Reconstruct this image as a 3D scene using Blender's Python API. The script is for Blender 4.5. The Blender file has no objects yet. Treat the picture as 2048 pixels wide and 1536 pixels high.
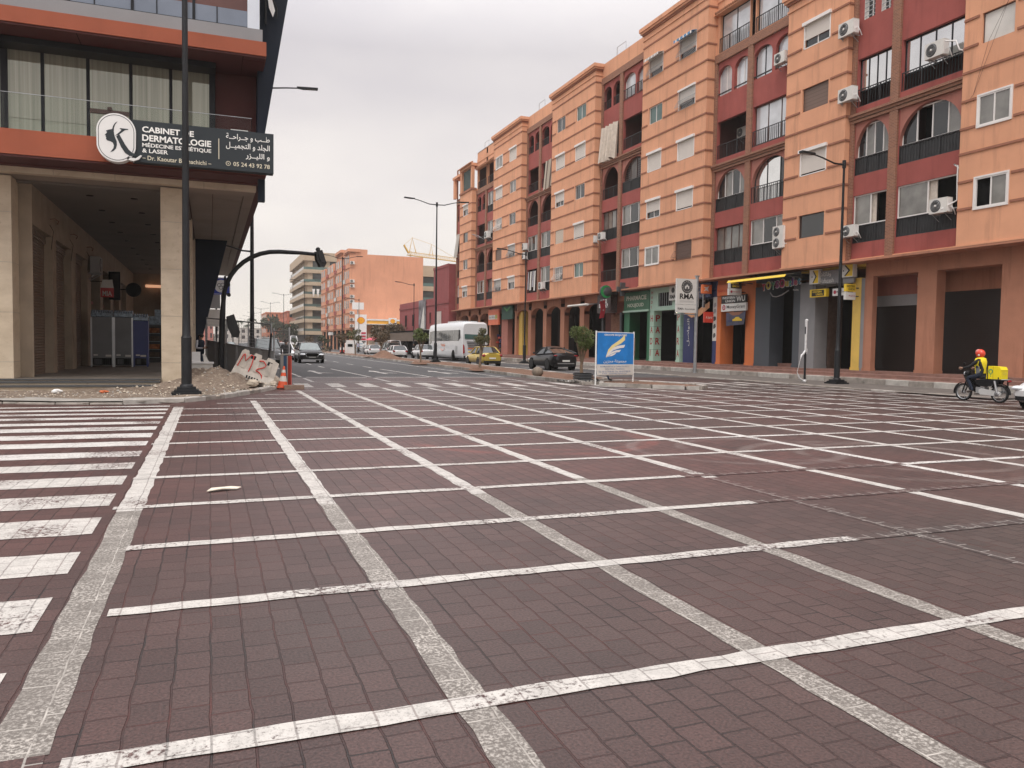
import bpy, math, random
from math import sin, cos, pi, radians as R
from mathutils import Matrix, Vector
import numpy as np
random.seed(7)
S = bpy.context.scene
COL = S.collection
# ---------------------------------------------------------------- camera
cam = bpy.data.cameras.new('camera')
cam.lens = 27.8; cam.sensor_width = 36; cam.clip_end = 6000; cam.clip_start = .05
co = bpy.data.objects.new('camera', cam); COL.objects.link(co); S.camera = co
PIT, YAW, ROL = R(2.794), R(20.937), R(.858)
fw = Vector((sin(YAW)*cos(PIT), cos(YAW)*cos(PIT), -sin(PIT)))
r0 = Vector((cos(YAW), -sin(YAW), 0)); u0 = r0.cross(fw)
rr = cos(ROL)*r0 + sin(ROL)*u0; uu = -sin(ROL)*r0 + cos(ROL)*u0
co.matrix_world = Matrix(((rr.x, uu.x, -fw.x, 0), (rr.y, uu.y, -fw.y, 0), (rr.z, uu.z, -fw.z, 1.6), (0, 0, 0, 1)))
# ---------------------------------------------------------------- sky, sun, exposure
SUN_EL, SUN_AZ = R(58), R(215)          # overcast: broad soft sun from behind the camera
w = bpy.data.worlds.new('World'); S.world = w; w.use_nodes = True
nt = w.node_tree; nt.nodes.clear()
def ND(nt, t, **k):
    n = nt.nodes.new(t)
    for a, b in k.items(): setattr(n, a, b)
    return n
out = ND(nt, 'ShaderNodeOutputWorld'); bg = ND(nt, 'ShaderNodeBackground')
sky = ND(nt, 'ShaderNodeTexSky', sky_type='NISHITA', sun_disc=False)
sky.sun_elevation = SUN_EL; sky.sun_rotation = SUN_AZ
tc = ND(nt, 'ShaderNodeTexCoord'); mp = ND(nt, 'ShaderNodeMapping'); mp.inputs['Scale'].default_value = (1.6, 1.6, 4.2)
n1 = ND(nt, 'ShaderNodeTexNoise'); n1.inputs['Scale'].default_value = 1.7; n1.inputs['Detail'].default_value = 6; n1.inputs['Roughness'].default_value = .5
cr = ND(nt, 'ShaderNodeValToRGB')
cr.color_ramp.elements[0].position = .34; cr.color_ramp.elements[0].color = (.70, .675, .685, 1)
cr.color_ramp.elements[1].position = .62; cr.color_ramp.elements[1].color = (.83, .80, .78, 1)
sx = ND(nt, 'ShaderNodeSeparateXYZ')
hz = ND(nt, 'ShaderNodeValToRGB')       # warmer and paler at the horizon, brighter overhead (overcast sky)
e = hz.color_ramp.elements
e[0].position = 0; e[0].color = (.80, .76, .69, 1); e[1].position = 1; e[1].color = (2.1, 2.1, 2.15, 1)
x = e.new(.16); x.color = (.80, .765, .725, 1)
x = e.new(.34); x.color = (.625, .605, .615, 1)
x = e.new(.55); x.color = (1.3, 1.3, 1.33, 1)
mulc = ND(nt, 'ShaderNodeMix', data_type='RGBA', blend_type='MULTIPLY'); mulc.inputs[0].default_value = 1
sc9 = ND(nt, 'ShaderNodeMix', data_type='RGBA', blend_type='MULTIPLY'); sc9.inputs[0].default_value = 1; sc9.inputs[7].default_value = (1.36, 1.36, 1.36, 1)
mixs = ND(nt, 'ShaderNodeMix', data_type='RGBA', blend_type='ADD'); mixs.inputs[0].default_value = .012
L = nt.links.new
L(tc.outputs['Generated'], mp.inputs['Vector']); L(mp.outputs[0], n1.inputs['Vector']); L(n1.outputs['Fac'], cr.inputs[0])
L(tc.outputs['Generated'], sx.inputs[0]); L(sx.outputs['Z'], hz.inputs[0])
L(cr.outputs[0], mulc.inputs[6]); L(hz.outputs[0], mulc.inputs[7])
L(mulc.outputs[2], sc9.inputs[6]); L(sc9.outputs[2], mixs.inputs[6]); L(sky.outputs[0], mixs.inputs[7])
L(mixs.outputs[2], bg.inputs[0]); bg.inputs[1].default_value = 1.0; L(bg.outputs[0], out.inputs[0])
sl = bpy.data.lights.new('sun', 'SUN'); sl.energy = 1.5; sl.angle = R(22); sl.color = (1, .95, .88)
so = bpy.data.objects.new('sun', sl); COL.objects.link(so)
sd = Vector((sin(SUN_AZ)*cos(SUN_EL), cos(SUN_AZ)*cos(SUN_EL), sin(SUN_EL)))
so.rotation_euler = sd.to_track_quat('Z', 'Y').to_euler()
S.view_settings.view_transform = 'Standard'; S.view_settings.look = 'None'
S.view_settings.exposure = .1; S.view_settings.gamma = 1
# ---------------------------------------------------------------- materials
MT = {}
def newmat(name):
    m = bpy.data.materials.new(name); m.use_nodes = True; MT[name] = m
    nt = m.node_tree; b = nt.nodes['Principled BSDF']
    return m, nt, b
def mixc(nt, fac, a, b, blend='MIX'):
    n = ND(nt, 'ShaderNodeMix', data_type='RGBA', blend_type=blend)
    for i, v in ((0, fac), (6, a), (7, b)):
        if isinstance(v, bpy.types.NodeSocket): nt.links.new(v, n.inputs[i])
        else: n.inputs[i].default_value = v if i == 0 else (*v[:3], 1)
    return n.outputs[2]
def mth(nt, op, a, b=None):
    n = ND(nt, 'ShaderNodeMath', operation=op)
    for i, v in enumerate((a, b)):
        if v is None: continue
        if isinstance(v, bpy.types.NodeSocket): nt.links.new(v, n.inputs[i])
        else: n.inputs[i].default_value = v
    return n.outputs[0]
def posn(nt, scale=(1, 1, 1)):
    g = ND(nt, 'ShaderNodeNewGeometry'); mp = ND(nt, 'ShaderNodeMapping'); mp.inputs['Scale'].default_value = scale
    nt.links.new(g.outputs['Position'], mp.inputs['Vector']); return mp.outputs[0]
def noise(nt, vec, scale, detail=4, rough=.55):
    n = ND(nt, 'ShaderNodeTexNoise'); n.inputs['Scale'].default_value = scale; n.inputs['Detail'].default_value = detail
    n.inputs['Roughness'].default_value = rough; nt.links.new(vec, n.inputs['Vector']); return n.outputs['Fac']
def ramp(nt, fac, a, b):
    n = ND(nt, 'ShaderNodeMapRange'); n.inputs['From Min'].default_value = a; n.inputs['From Max'].default_value = b
    nt.links.new(fac, n.inputs['Value']); return n.outputs[0]
def bumpn(nt, b, h, strength, dist=.02):
    n = ND(nt, 'ShaderNodeBump'); n.inputs['Strength'].default_value = strength; n.inputs['Distance'].default_value = dist
    nt.links.new(h, n.inputs['Height']); nt.links.new(n.outputs[0], b.inputs['Normal'])
def mat(name, col=(.5, .5, .5), rough=.7, metal=0, var=.1, vs=1.2, bump=0, bs=30, streak=0, spec=.5, emit=0, scale=(1, 1, 1)):
    if name in MT: return MT[name]
    m, nt, b = newmat(name)
    b.inputs['Roughness'].default_value = rough; b.inputs['Metallic'].default_value = metal
    b.inputs['Specular IOR Level'].default_value = spec
    c = col
    if var:
        f = ramp(nt, noise(nt, posn(nt, scale), vs, 6), .3, .7)
        c = mixc(nt, f, [x*(1-var) for x in col], [min(1, x*(1+var)) for x in col])
    if streak:
        f2 = ramp(nt, noise(nt, posn(nt, (1.3, 1.3, .12)), 1.6, 6, .65), .52, .72)
        c = mixc(nt, mth(nt, 'MULTIPLY', f2, streak), c, [x*.45 for x in col])
        f3 = ramp(nt, noise(nt, posn(nt, (1, 1, 1)), .23, 3), .45, .7)
        c = mixc(nt, mth(nt, 'MULTIPLY', f3, streak*.7), c, [x*.72 for x in col])
    if isinstance(c, bpy.types.NodeSocket): nt.links.new(c, b.inputs['Base Color'])
    else: b.inputs['Base Color'].default_value = (*c, 1)
    if bump: bumpn(nt, b, noise(nt, posn(nt), bs, 5), bump)
    if emit:
        b.inputs['Emission Color'].default_value = (*col, 1); b.inputs['Emission Strength'].default_value = emit
    return m
# block paving: rows run along the road (world Y)
def paving(nt):
    g = ND(nt, 'ShaderNodeNewGeometry'); s = ND(nt, 'ShaderNodeSeparateXYZ'); c = ND(nt, 'ShaderNodeCombineXYZ')
    nt.links.new(g.outputs['Position'], s.inputs[0]); nt.links.new(s.outputs['Y'], c.inputs[0]); nt.links.new(s.outputs['X'], c.inputs[1])
    wob = noise(nt, g.outputs['Position'], 3.5, 2)
    add = ND(nt, 'ShaderNodeVectorMath', operation='ADD'); cw = ND(nt, 'ShaderNodeCombineXYZ')
    wv = mth(nt, 'MULTIPLY', mth(nt, 'SUBTRACT', wob, .5), .03); nt.links.new(wv, cw.inputs[0]); nt.links.new(wv, cw.inputs[1])
    nt.links.new(c.outputs[0], add.inputs[0]); nt.links.new(cw.outputs[0], add.inputs[1])
    br = ND(nt, 'ShaderNodeTexBrick'); br.offset = .5
    br.inputs['Scale'].default_value = 1; br.inputs['Brick Width'].default_value = .215; br.inputs['Row Height'].default_value = .165
    br.inputs['Mortar Size'].default_value = .0062; br.inputs['Mortar Smooth'].default_value = .5; br.inputs['Bias'].default_value = 0
    br.inputs['Color1'].default_value = (.3, .3, .3, 1); br.inputs['Color2'].default_value = (.7, .7, .7, 1)
    nt.links.new(add.outputs[0], br.inputs['Vector'])
    big = ramp(nt, noise(nt, posn(nt), .16, 4), .36, .64); mid = ramp(nt, noise(nt, posn(nt), .9, 5), .3, .7)
    # redder towards the left of the junction, greyer in worn patches
    gx = ND(nt, 'ShaderNodeMapRange'); nt.links.new(s.outputs['X'], gx.inputs['Value']); gx.inputs['From Min'].default_value = 2; gx.inputs['From Max'].default_value = 16
    gy = ramp(nt, s.outputs['Y'], 9, 4)  # greys the near ground: loss of grazing sheen painted into the colour
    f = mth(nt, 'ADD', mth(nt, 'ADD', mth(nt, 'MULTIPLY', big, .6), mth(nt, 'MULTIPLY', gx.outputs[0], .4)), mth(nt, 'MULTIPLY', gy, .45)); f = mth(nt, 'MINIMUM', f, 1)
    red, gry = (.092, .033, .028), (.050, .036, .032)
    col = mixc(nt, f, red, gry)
    col = mixc(nt, mth(nt, 'MULTIPLY', mid, .45), col, (.030, .017, .016))
    one = mixc(nt, .42, col, br.outputs['Color'], 'OVERLAY')
    fine = noise(nt, posn(nt), 70, 3)
    one = mixc(nt, .75, one, mixc(nt, ramp(nt, fine, .32, .68), (.2, .2, .2), (.8, .8, .8)), 'OVERLAY')
    one = mixc(nt, mth(nt, 'MULTIPLY', ramp(nt, noise(nt, posn(nt), 38, 4, .7), .60, .72), .55), one, (.02, .014, .013))
    mor = mixc(nt, ramp(nt, noise(nt, posn(nt), 1.3, 3), .4, .6), (.014, .009, .009), (.075, .020, .016))
    mf = mth(nt, 'MULTIPLY', br.outputs['Fac'], ramp(nt, noise(nt, posn(nt), .5, 3), .30, .5))
    col = mixc(nt, mth(nt, 'MULTIPLY', mf, .9), one, mor)
    oil = ramp(nt, noise(nt, posn(nt), .42, 5, .6), .60, .70)
    col = mixc(nt, mth(nt, 'MULTIPLY', oil, .45), col, (.016, .012, .012))
    for (cx, cy, r_, wd, cc, am) in ((5.2, 12.7, 2.1, .16, (.17, .045, .035), .6), (5.5, 12.6, 1.6, .10, (.16, .05, .04), .45), (7.8, 10.5, 1.6, .12, (.20, .16, .15), .4), (8.3, 10.4, 1.3, .12, (.20, .16, .15), .35), (9.4, 9.0, 2.0, .14, (.20, .165, .15), .4), (9.9, 9.1, 1.5, .12, (.20, .165, .15), .35)):
        sub_ = ND(nt, 'ShaderNodeVectorMath', operation='DISTANCE'); nt.links.new(g.outputs['Position'], sub_.inputs[0]); sub_.inputs[1].default_value = (cx, cy, 0)
        rg = mth(nt, 'ABSOLUTE', mth(nt, 'SUBTRACT', sub_.outputs['Value'], r_)); rg = ramp(nt, rg, wd, wd*.4)
        rg = mth(nt, 'MULTIPLY', mth(nt, 'MULTIPLY', rg, am), ramp(nt, noise(nt, posn(nt), 1.1, 4), .35, .6)); col = mixc(nt, rg, col, cc)
    # pale tyre scrubs on the right of the junction
    scr = ramp(nt, noise(nt, posn(nt, (.25, 2.2, 1)), 1.2, 4), .60, .78)
    col = mixc(nt, mth(nt, 'MULTIPLY', mth(nt, 'MULTIPLY', scr, gx.outputs[0]), .30), col, (.15, .125, .115))
    h = mth(nt, 'SUBTRACT', mth(nt, 'MULTIPLY', fine, .35), br.outputs['Fac'])
    return col, br.outputs['Fac'], h
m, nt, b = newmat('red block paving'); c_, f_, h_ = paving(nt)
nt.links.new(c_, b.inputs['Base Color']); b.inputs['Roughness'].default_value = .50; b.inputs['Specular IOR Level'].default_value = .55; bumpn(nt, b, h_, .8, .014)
def paint(name, white, worn, joints, grime=.3):
    m, nt, b = newmat(name); c, bf, h = paving(nt)
    p = mixc(nt, mth(nt, 'MULTIPLY', ramp(nt, noise(nt, posn(nt), 5, 6, .7), .42, .68), grime), white, [x*.45 for x in white])
    fine = noise(nt, posn(nt), 26, 6, .75); big = noise(nt, posn(nt), 1.1, 3)
    v = mth(nt, 'ADD', mth(nt, 'MULTIPLY', fine, .7), mth(nt, 'MULTIPLY', big, .45))
    p = mixc(nt, mth(nt, 'MULTIPLY', ramp(nt, noise(nt, posn(nt), 75, 4, .7), .52, .66), .55), p, (.10, .09, .082))
    t = .575+.16*(.5-worn)*2
    keep = ND(nt, 'ShaderNodeMapRange'); keep.inputs['From Min'].default_value = t+.035; keep.inputs['From Max'].default_value = t-.035
    nt.links.new(v, keep.inputs['Value'])
    k = keep.outputs[0]
    # joints: + keeps paint in the joints (worn brick tops), - lets dark joints show through
    if joints > 0: k = mth(nt, 'MAXIMUM', k, mth(nt, 'MULTIPLY', bf, joints))
    elif joints < 0: k = mth(nt, 'MULTIPLY', k, mth(nt, 'ADD', 1, mth(nt, 'MULTIPLY', bf, joints)))
    nt.links.new(mixc(nt, k, c, p), b.inputs['Base Color']); b.inputs['Roughness'].default_value = .65; bumpn(nt, b, h, .35, .01)
    return m
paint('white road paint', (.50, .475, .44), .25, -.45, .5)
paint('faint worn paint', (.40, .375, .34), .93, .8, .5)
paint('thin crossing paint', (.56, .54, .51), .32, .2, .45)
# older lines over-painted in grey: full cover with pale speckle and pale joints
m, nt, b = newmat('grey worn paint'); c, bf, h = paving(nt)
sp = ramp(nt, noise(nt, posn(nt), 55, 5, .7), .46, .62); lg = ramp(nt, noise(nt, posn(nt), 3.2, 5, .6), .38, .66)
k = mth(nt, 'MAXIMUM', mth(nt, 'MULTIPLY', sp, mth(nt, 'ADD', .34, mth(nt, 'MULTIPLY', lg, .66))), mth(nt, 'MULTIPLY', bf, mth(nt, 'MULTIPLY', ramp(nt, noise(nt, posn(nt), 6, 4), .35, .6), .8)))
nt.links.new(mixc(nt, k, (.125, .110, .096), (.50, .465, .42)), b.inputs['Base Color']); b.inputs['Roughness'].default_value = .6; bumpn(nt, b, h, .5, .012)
m, nt, b = newmat('asphalt'); p = posn(nt)
c = mixc(nt, ramp(nt, noise(nt, posn(nt, (1, .12, 1)), .6, 4), .3, .7), (.046, .046, .048), (.066, .065, .066))
c = mixc(nt, .5, c, mixc(nt, noise(nt, p, 60, 3), (.2, .2, .2), (.8, .8, .8)), 'OVERLAY')
nt.links.new(c, b.inputs['Base Color']); b.inputs['Roughness'].default_value = .8; bumpn(nt, b, noise(nt, p, 120, 3), .3, .01)
m, nt, b = newmat('sandy soil'); p = posn(nt)
c = mixc(nt, ramp(nt, noise(nt, p, .9, 6), .3, .7), (.145, .105, .076), (.25, .19, .142))
c = mixc(nt, ramp(nt, noise(nt, p, 9, 5, .7), .50, .68), c, (.34, .28, .22))
c = mixc(nt, mth(nt, 'MULTIPLY', ramp(nt, noise(nt, p, 17, 5, .7), .52, .7), .7), c, (.11, .085, .065))
nt.links.new(c, b.inputs['Base Color']); b.inputs['Roughness'].default_value = .95; bumpn(nt, b, noise(nt, p, 14, 8, .7), .9, .06)
m, nt, b = newmat('red soil'); p = posn(nt)
c = mixc(nt, ramp(nt, noise(nt, p, 1.5, 6), .3, .7), (.125, .066, .042), (.21, .115, .072))
c = mixc(nt, mth(nt, 'MULTIPLY', ramp(nt, noise(nt, p, 14, 5, .7), .52, .7), .6), c, (.10, .055, .035))
nt.links.new(c, b.inputs['Base Color']); b.inputs['Roughness'].default_value = .95; bumpn(nt, b, noise(nt, p, 12, 8, .7), .8, .06)
m, nt, b = newmat('brick'); g = ND(nt, 'ShaderNodeNewGeometry'); s = ND(nt, 'ShaderNodeSeparateXYZ'); c = ND(nt, 'ShaderNodeCombineXYZ')
nt.links.new(g.outputs['Position'], s.inputs[0]); nt.links.new(mth(nt, 'ADD', s.outputs['Y'], s.outputs['X']), c.inputs[0]); nt.links.new(s.outputs['Z'], c.inputs[1])
br = ND(nt, 'ShaderNodeTexBrick'); br.inputs['Scale'].default_value = 1; br.inputs['Brick Width'].default_value = .22; br.inputs['Row Height'].default_value = .075; br.inputs['Mortar Size'].default_value = .008
br.inputs['Color1'].default_value = (.27, .115, .065, 1); br.inputs['Color2'].default_value = (.19, .08, .05, 1); br.inputs['Mortar'].default_value = (.31, .19, .13, 1)
nt.links.new(c.outputs[0], br.inputs['Vector']); nt.links.new(br.outputs[0], b.inputs['Base Color']); b.inputs['Roughness'].default_value = .85
m, nt, b = newmat('travertine'); p = posn(nt, (1, 1, 2.2))
c = mixc(nt, ramp(nt, noise(nt, p, 1.4, 7, .6), .3, .7), (.46, .37, .265), (.60, .50, .375))
c = mixc(nt, mth(nt, 'MULTIPLY', ramp(nt, noise(nt, posn(nt), 6, 6, .7), .58, .72), .55), c, (.30, .21, .135))
nt.links.new(c, b.inputs['Base Color']); b.inputs['Roughness'].default_value = .55
m, nt, b = newmat('shutter slats'); g = ND(nt, 'ShaderNodeNewGeometry'); s = ND(nt, 'ShaderNodeSeparateXYZ'); nt.links.new(g.outputs['Position'], s.inputs[0])
wv = mth(nt, 'FRACT', mth(nt, 'MULTIPLY', s.outputs['Z'], 11)); nz = noise(nt, posn(nt, (1, 1, .4)), 1.2, 5)
nt.links.new(mixc(nt, nz, (.14, .095, .065), (.21, .15, .11)), b.inputs['Base Color']); b.inputs['Roughness'].default_value = .5
bumpn(nt, b, mth(nt, 'PINGPONG', wv, .5), 1, .05)
def slats(name, col, f):
    m, nt, b = newmat(name); g = ND(nt, 'ShaderNodeNewGeometry'); s = ND(nt, 'ShaderNodeSeparateXYZ'); nt.links.new(g.outputs['Position'], s.inputs[0])
    wv = mth(nt, 'FRACT', mth(nt, 'MULTIPLY', s.outputs['Z'], f)); nz = noise(nt, posn(nt), 1.2, 5)
    c = mixc(nt, nz, [x*.85 for x in col], col); c = mixc(nt, mth(nt, 'LESS_THAN', wv, .14), c, [x*.55 for x in col])
    nt.links.new(c, b.inputs['Base Color']); b.inputs['Roughness'].default_value = .55; return m
slats('white slats', (.66, .60, .54), 18); slats('brown slats', (.16, .10, .075), 5); slats('dark slats', (.024, .015, .012), 9)
slats('beige slats', (.55, .46, .37), 18)
m, nt, b = newmat('stripe curtain'); g = ND(nt, 'ShaderNodeNewGeometry'); s = ND(nt, 'ShaderNodeSeparateXYZ'); nt.links.new(g.outputs['Position'], s.inputs[0])
nt.links.new(mixc(nt, mth(nt, 'LESS_THAN', mth(nt, 'FRACT', mth(nt, 'MULTIPLY', s.outputs['Y'], 2.6)), .42), (.42, .36, .29), (.14, .10, .08)), b.inputs['Base Color'])
m, nt, b = newmat('foliage'); oi = ND(nt, 'ShaderNodeObjectInfo'); nz = noise(nt, posn(nt), 3, 3)
def foliage(name, a, c2, sc=4):
    m, nt, b = newmat(name); nz = ramp(nt, noise(nt, posn(nt), sc, 4), .3, .7)
    nt.links.new(mixc(nt, nz, a, c2), b.inputs['Base Color']); b.inputs['Roughness'].default_value = .6
    return m
foliage('topiary leaves', (.055, .075, .016), (.125, .165, .040)); foliage('dry leaves', (.07, .065, .022), (.13, .125, .045)); foliage('dark leaves', (.022, .032, .014), (.05, .06, .025))
foliage('rust leaves', (.075, .042, .022), (.12, .085, .04)); foliage('palm leaves', (.035, .05, .025), (.07, .085, .045))
# plain ones
ORA = mat('orange plaster', (.66, .325, .19),   .9, 0, .07, .9, .12, 60, .5)
ORM = mat('band moulding', (.30, .125, .075), .9, 0, .15, 2)
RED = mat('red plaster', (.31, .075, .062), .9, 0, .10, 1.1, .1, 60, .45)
TER = mat('terracotta plaster', (.40, .18, .11), .9, 0, .10, 1.2, .1, 50, .6)
PNK = mat('pink plaster', (.36, .14, .105), .9, 0, .1, 1.2, .1, 50, .4)
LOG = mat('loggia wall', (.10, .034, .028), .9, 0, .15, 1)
WHF = mat('white frame', (.72, .69, .66), .45, 0, .06)
DKF = mat('dark frame', (.010, .011, .014), .5, 0, .1, 1, 0, 1, 0, .25)
BRF = mat('brown frame', (.09, .045, .035), .5)
RAIL = mat('wrought iron', (.02, .02, .022), .5)
RPAN = mat('railing sheet', (.024, .025, .026), .5, 0, .35, 3)
GDK = mat('dark glass', (.018, .022, .024), .04, 0, .3, .7, 0, 1, 0, .8)
GMI = mat('mirror glass', (.78, .79, .78), .05, .92, .06, .8)
GGR = mat('green glass', (.09, .15, .14), .06, .3, .25, .8)
GCU = mat('curtained glass', (.17, .165, .15), .08, 0, .35, 1.1, 0, 1, 0, .9)
GWH = mat('bright glass', (.62, .64, .66), .1, .3, .15, 1)
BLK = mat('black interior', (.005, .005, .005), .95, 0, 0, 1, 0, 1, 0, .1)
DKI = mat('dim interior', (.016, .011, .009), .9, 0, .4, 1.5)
CUR = mat('cream curtain', (.55, .48, .41), .95, 0, .15, 4, .3, 8)
WHI = mat('white paint', (.74, .73, .71), .5, 0, .06)
OFW = mat('off white', (.58, .56, .52), .6, 0, .12)
GRY = mat('grey paint', (.30, .30, .30), .6, 0, .1)
DGR = mat('dark grey', (.06, .062, .065), .6, 0, .15)
POLE = mat('black pole paint', (.013, .014, .016), .5, 0, .25, 4, 0, 30, 0, .3)
STE = mat('galvanised steel', (.34, .35, .36), .45, .6, .15, 5)
CON = mat('concrete', (.33, .31, .28), .9, 0, .2, 2, .3, 30, .2)
KRB = mat('kerb stone', (.40, .375, .34), .9, 0, .22, 3, .4, 25)
KRD = mat('dirty kerb', (.27, .24, .21), .9, 0, .35, 3, .4, 25)
PVR = mat('pink pavers', (.23, .125, .098), .9, 0, .2, 3, .3, 25)
APR = mat('dusty apron', (.125, .108, .095), .95, 0, .25, 1.2, .3, 40)
EAR = mat('earth', (.24, .19, .145), .95, 0, .2, .2)
TIL = mat('roof tile', (.38, .17, .09), .8, 0, .25, 6)
RUB = mat('tyre rubber', (.016, .016, .016), .85)
ALU = mat('wheel alloy', (.42, .43, .44), .35, .8, .1)
PLT = mat('number plate', (.66, .66, .62), .5)
TAIL = mat('tail lamp', (.28, .008, .012), .2)
LMP = mat('head lamp', (.75, .78, .8), .15, .2)
CGL = mat('car glass', (.025, .032, .034), .05, 0, .2, 2, 0, 1, 0, .9)
CGB = mat('pale car glass', (.20, .24, .24), .06, 0, .2, 2, 0, 1, 0, .9)
BPL = mat('black plastic', (.010, .010, .011), .6, 0, .1, 1, 0, 1, 0, .3)
# ---------------------------------------------------------------- mesh builder
I4 = Matrix.Identity(4)
def TM(x=0, y=0, z=0, rz=0, rx=0, ry=0, s=1):
    return Matrix.Translation((x, y, z)) @ Matrix.Rotation(rz, 4, 'Z') @ Matrix.Rotation(ry, 4, 'Y') @ Matrix.Rotation(rx, 4, 'X') @ Matrix.Scale(s, 4)
def props(o, label=None, cat=None, group=None, kind=None):
    for k, v in (('label', label), ('category', cat), ('group', group), ('kind', kind)):
        if v: o[k] = v
    return o
def thing(name, label, cat, loc=(0, 0, 0), rz=0, group=None):
    o = bpy.data.objects.new(name, None); COL.objects.link(o); o.empty_display_size = .3
    o.location = loc; o.rotation_euler = (0, 0, rz); return props(o, label, cat, group)
def new(name, me, parent=None, label=None, cat=None, group=None, kind=None):
    o = bpy.data.objects.new(name, me); COL.objects.link(o)
    if parent is not None: o.parent = parent
    return props(o, label, cat, group, kind)
class MB:
    def __init__(s, T=I4): s.v = []; s.f = []; s.fm = []; s.fs = []; s.mt = []; s.T = T
    def mi(s, m):
        if isinstance(m, str): m = MT[m]
        if m not in s.mt: s.mt.append(m)
        return s.mt.index(m)
    def add(s, vs, fs, m, smooth=False):
        n = len(s.v); k = s.mi(m); T = s.T
        s.v += [tuple(T @ Vector(p)) for p in vs]
        for f in fs: s.f.append([i+n for i in f]); s.fm.append(k); s.fs.append(smooth)
        return s
    def box(s, x0, y0, z0, x1, y1, z1, m):
        x0, x1 = min(x0, x1), max(x0, x1); y0, y1 = min(y0, y1), max(y0, y1); z0, z1 = min(z0, z1), max(z0, z1)
        return s.add([(x0, y0, z0), (x1, y0, z0), (x1, y1, z0), (x0, y1, z0), (x0, y0, z1), (x1, y0, z1), (x1, y1, z1), (x0, y1, z1)],
                     [(0, 3, 2, 1), (4, 5, 6, 7), (0, 1, 5, 4), (1, 2, 6, 5), (2, 3, 7, 6), (3, 0, 4, 7)], m)
    def cbox(s, c, d, m, T=I4):
        o = s.T; s.T = o @ T; s.box(c[0]-d[0]/2, c[1]-d[1]/2, c[2]-d[2]/2, c[0]+d[0]/2, c[1]+d[1]/2, c[2]+d[2]/2, m); s.T = o; return s
    def quad(s, a, b, c, d, m): return s.add([a, b, c, d], [(0, 1, 2, 3)], m)
    def prism(s, pts, d, m, cap=True, smooth=False):   # pts 3-D polygon, d = extrusion vector
        n = len(pts); d = Vector(d); q = [Vector(p) for p in pts]
        fs = [(i, (i+1) % n, (i+1) % n+n, i+n) for i in range(n)]
        if cap: fs += [tuple(range(n-1, -1, -1)), tuple(range(n, 2*n))]
        return s.add(q+[p+d for p in q], fs, m, smooth)
    def tube(s, pts, r, m, n=8, cap=True, smooth=True):
        pts = [Vector(p) for p in pts]; rs = r if isinstance(r, (list, tuple)) else [r]*len(pts)
        vs = []
        ts = [(pts[min(i+1, len(pts)-1)]-pts[max(i-1, 0)]).normalized() for i in range(len(pts))]
        up = min((Vector((1, 0, 0)), Vector((0, 1, 0)), Vector((0, 0, 1))), key=lambda a: max(abs(a.dot(t)) for t in ts))
        for i, p in enumerate(pts):
            t = ts[i]; a = t.cross(up); a = a.normalized() if a.length > 1e-6 else t.orthogonal().normalized(); bb = t.cross(a)
            for k in range(n):
                an = 2*pi*k/n; vs.append(p+(a*cos(an)+bb*sin(an))*rs[i])
        fs = [(i*n+k, i*n+(k+1) % n, (i+1)*n+(k+1) % n, (i+1)*n+k) for i in range(len(pts)-1) for k in range(n)]
        s.add(vs, fs, m, smooth)
        if cap: s.add(vs[:n], [tuple(range(n))], m); s.add(vs[-n:], [tuple(range(n-1, -1, -1))], m)
        return s
    def lathe(s, prof, m, T=I4, n=20, smooth=True, cap=True):    # prof [(r, z)] round local z
        vs = []; o = s.T; s.T = o @ T
        for r, z in prof:
            for k in range(n): vs.append((r*cos(2*pi*k/n), r*sin(2*pi*k/n), z))
        fs = [(i*n+k, i*n+(k+1) % n, (i+1)*n+(k+1) % n, (i+1)*n+k) for i in range(len(prof)-1) for k in range(n)]
        s.add(vs, fs, m, smooth)
        for i in (0, len(prof)-1):
            if cap and prof[i][0] > 1e-4: s.add(vs[i*n:(i+1)*n], [tuple(range(n)) if i else tuple(range(n-1, -1, -1))], m)
        s.T = o; return s
    def ell(s, c, d, m, nu=14, nv=9, jit=0, T=I4):
        vs = []; o = s.T; s.T = o @ T
        for j in range(nv+1):
            th = pi*j/nv
            for i in range(nu):
                ph = 2*pi*i/nu; k = 1+random.uniform(-jit, jit)
                vs.append((c[0]+d[0]*sin(th)*cos(ph)*k, c[1]+d[1]*sin(th)*sin(ph)*k, c[2]+d[2]*cos(th)*k))
        fs = [(j*nu+i, (j+1)*nu+i, (j+1)*nu+(i+1) % nu, j*nu+(i+1) % nu) for j in range(nv) for i in range(nu)]
        s.add(vs, fs, m, jit == 0); s.T = o; return s
    def text(s, body, M, w, h, m, bold=.0, ext=.02, lsp=1):  # fits the text into w x h (local x, y of M)
        c = bpy.data.curves.new('t', 'FONT'); c.body = body; c.resolution_u = 3; c.extrude = 0; c.offset = bold; c.space_character = lsp
        o = bpy.data.objects.new('t', c); me = o.to_mesh()
        vs = [v.co.copy() for v in me.vertices]; fs = [tuple(p.vertices) for p in me.polygons]
        o.to_mesh_clear(); bpy.data.objects.remove(o); bpy.data.curves.remove(c)
        if not vs: return s
        x0, x1 = min(v.x for v in vs), max(v.x for v in vs); y0, y1 = min(v.y for v in vs), max(v.y for v in vs)
        kx, ky = w/max(x1-x0, 1e-6), h/max(y1-y0, 1e-6)
        n = len(vs); q = [M @ Vector(((v.x-x0)*kx, (v.y-y0)*ky, ext)) for v in vs]
        return s.add(q, fs, m)
    def poly(s, pts, M, m, ext=.02, th=.015):              # flat outline on M's xy plane, given thickness
        a = [M @ Vector((p[0], p[1], ext)) for p in pts]; d = (M.to_3x3() @ Vector((0, 0, 1))).normalized()*(-th)
        return s.prism(a, d, m)
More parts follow.
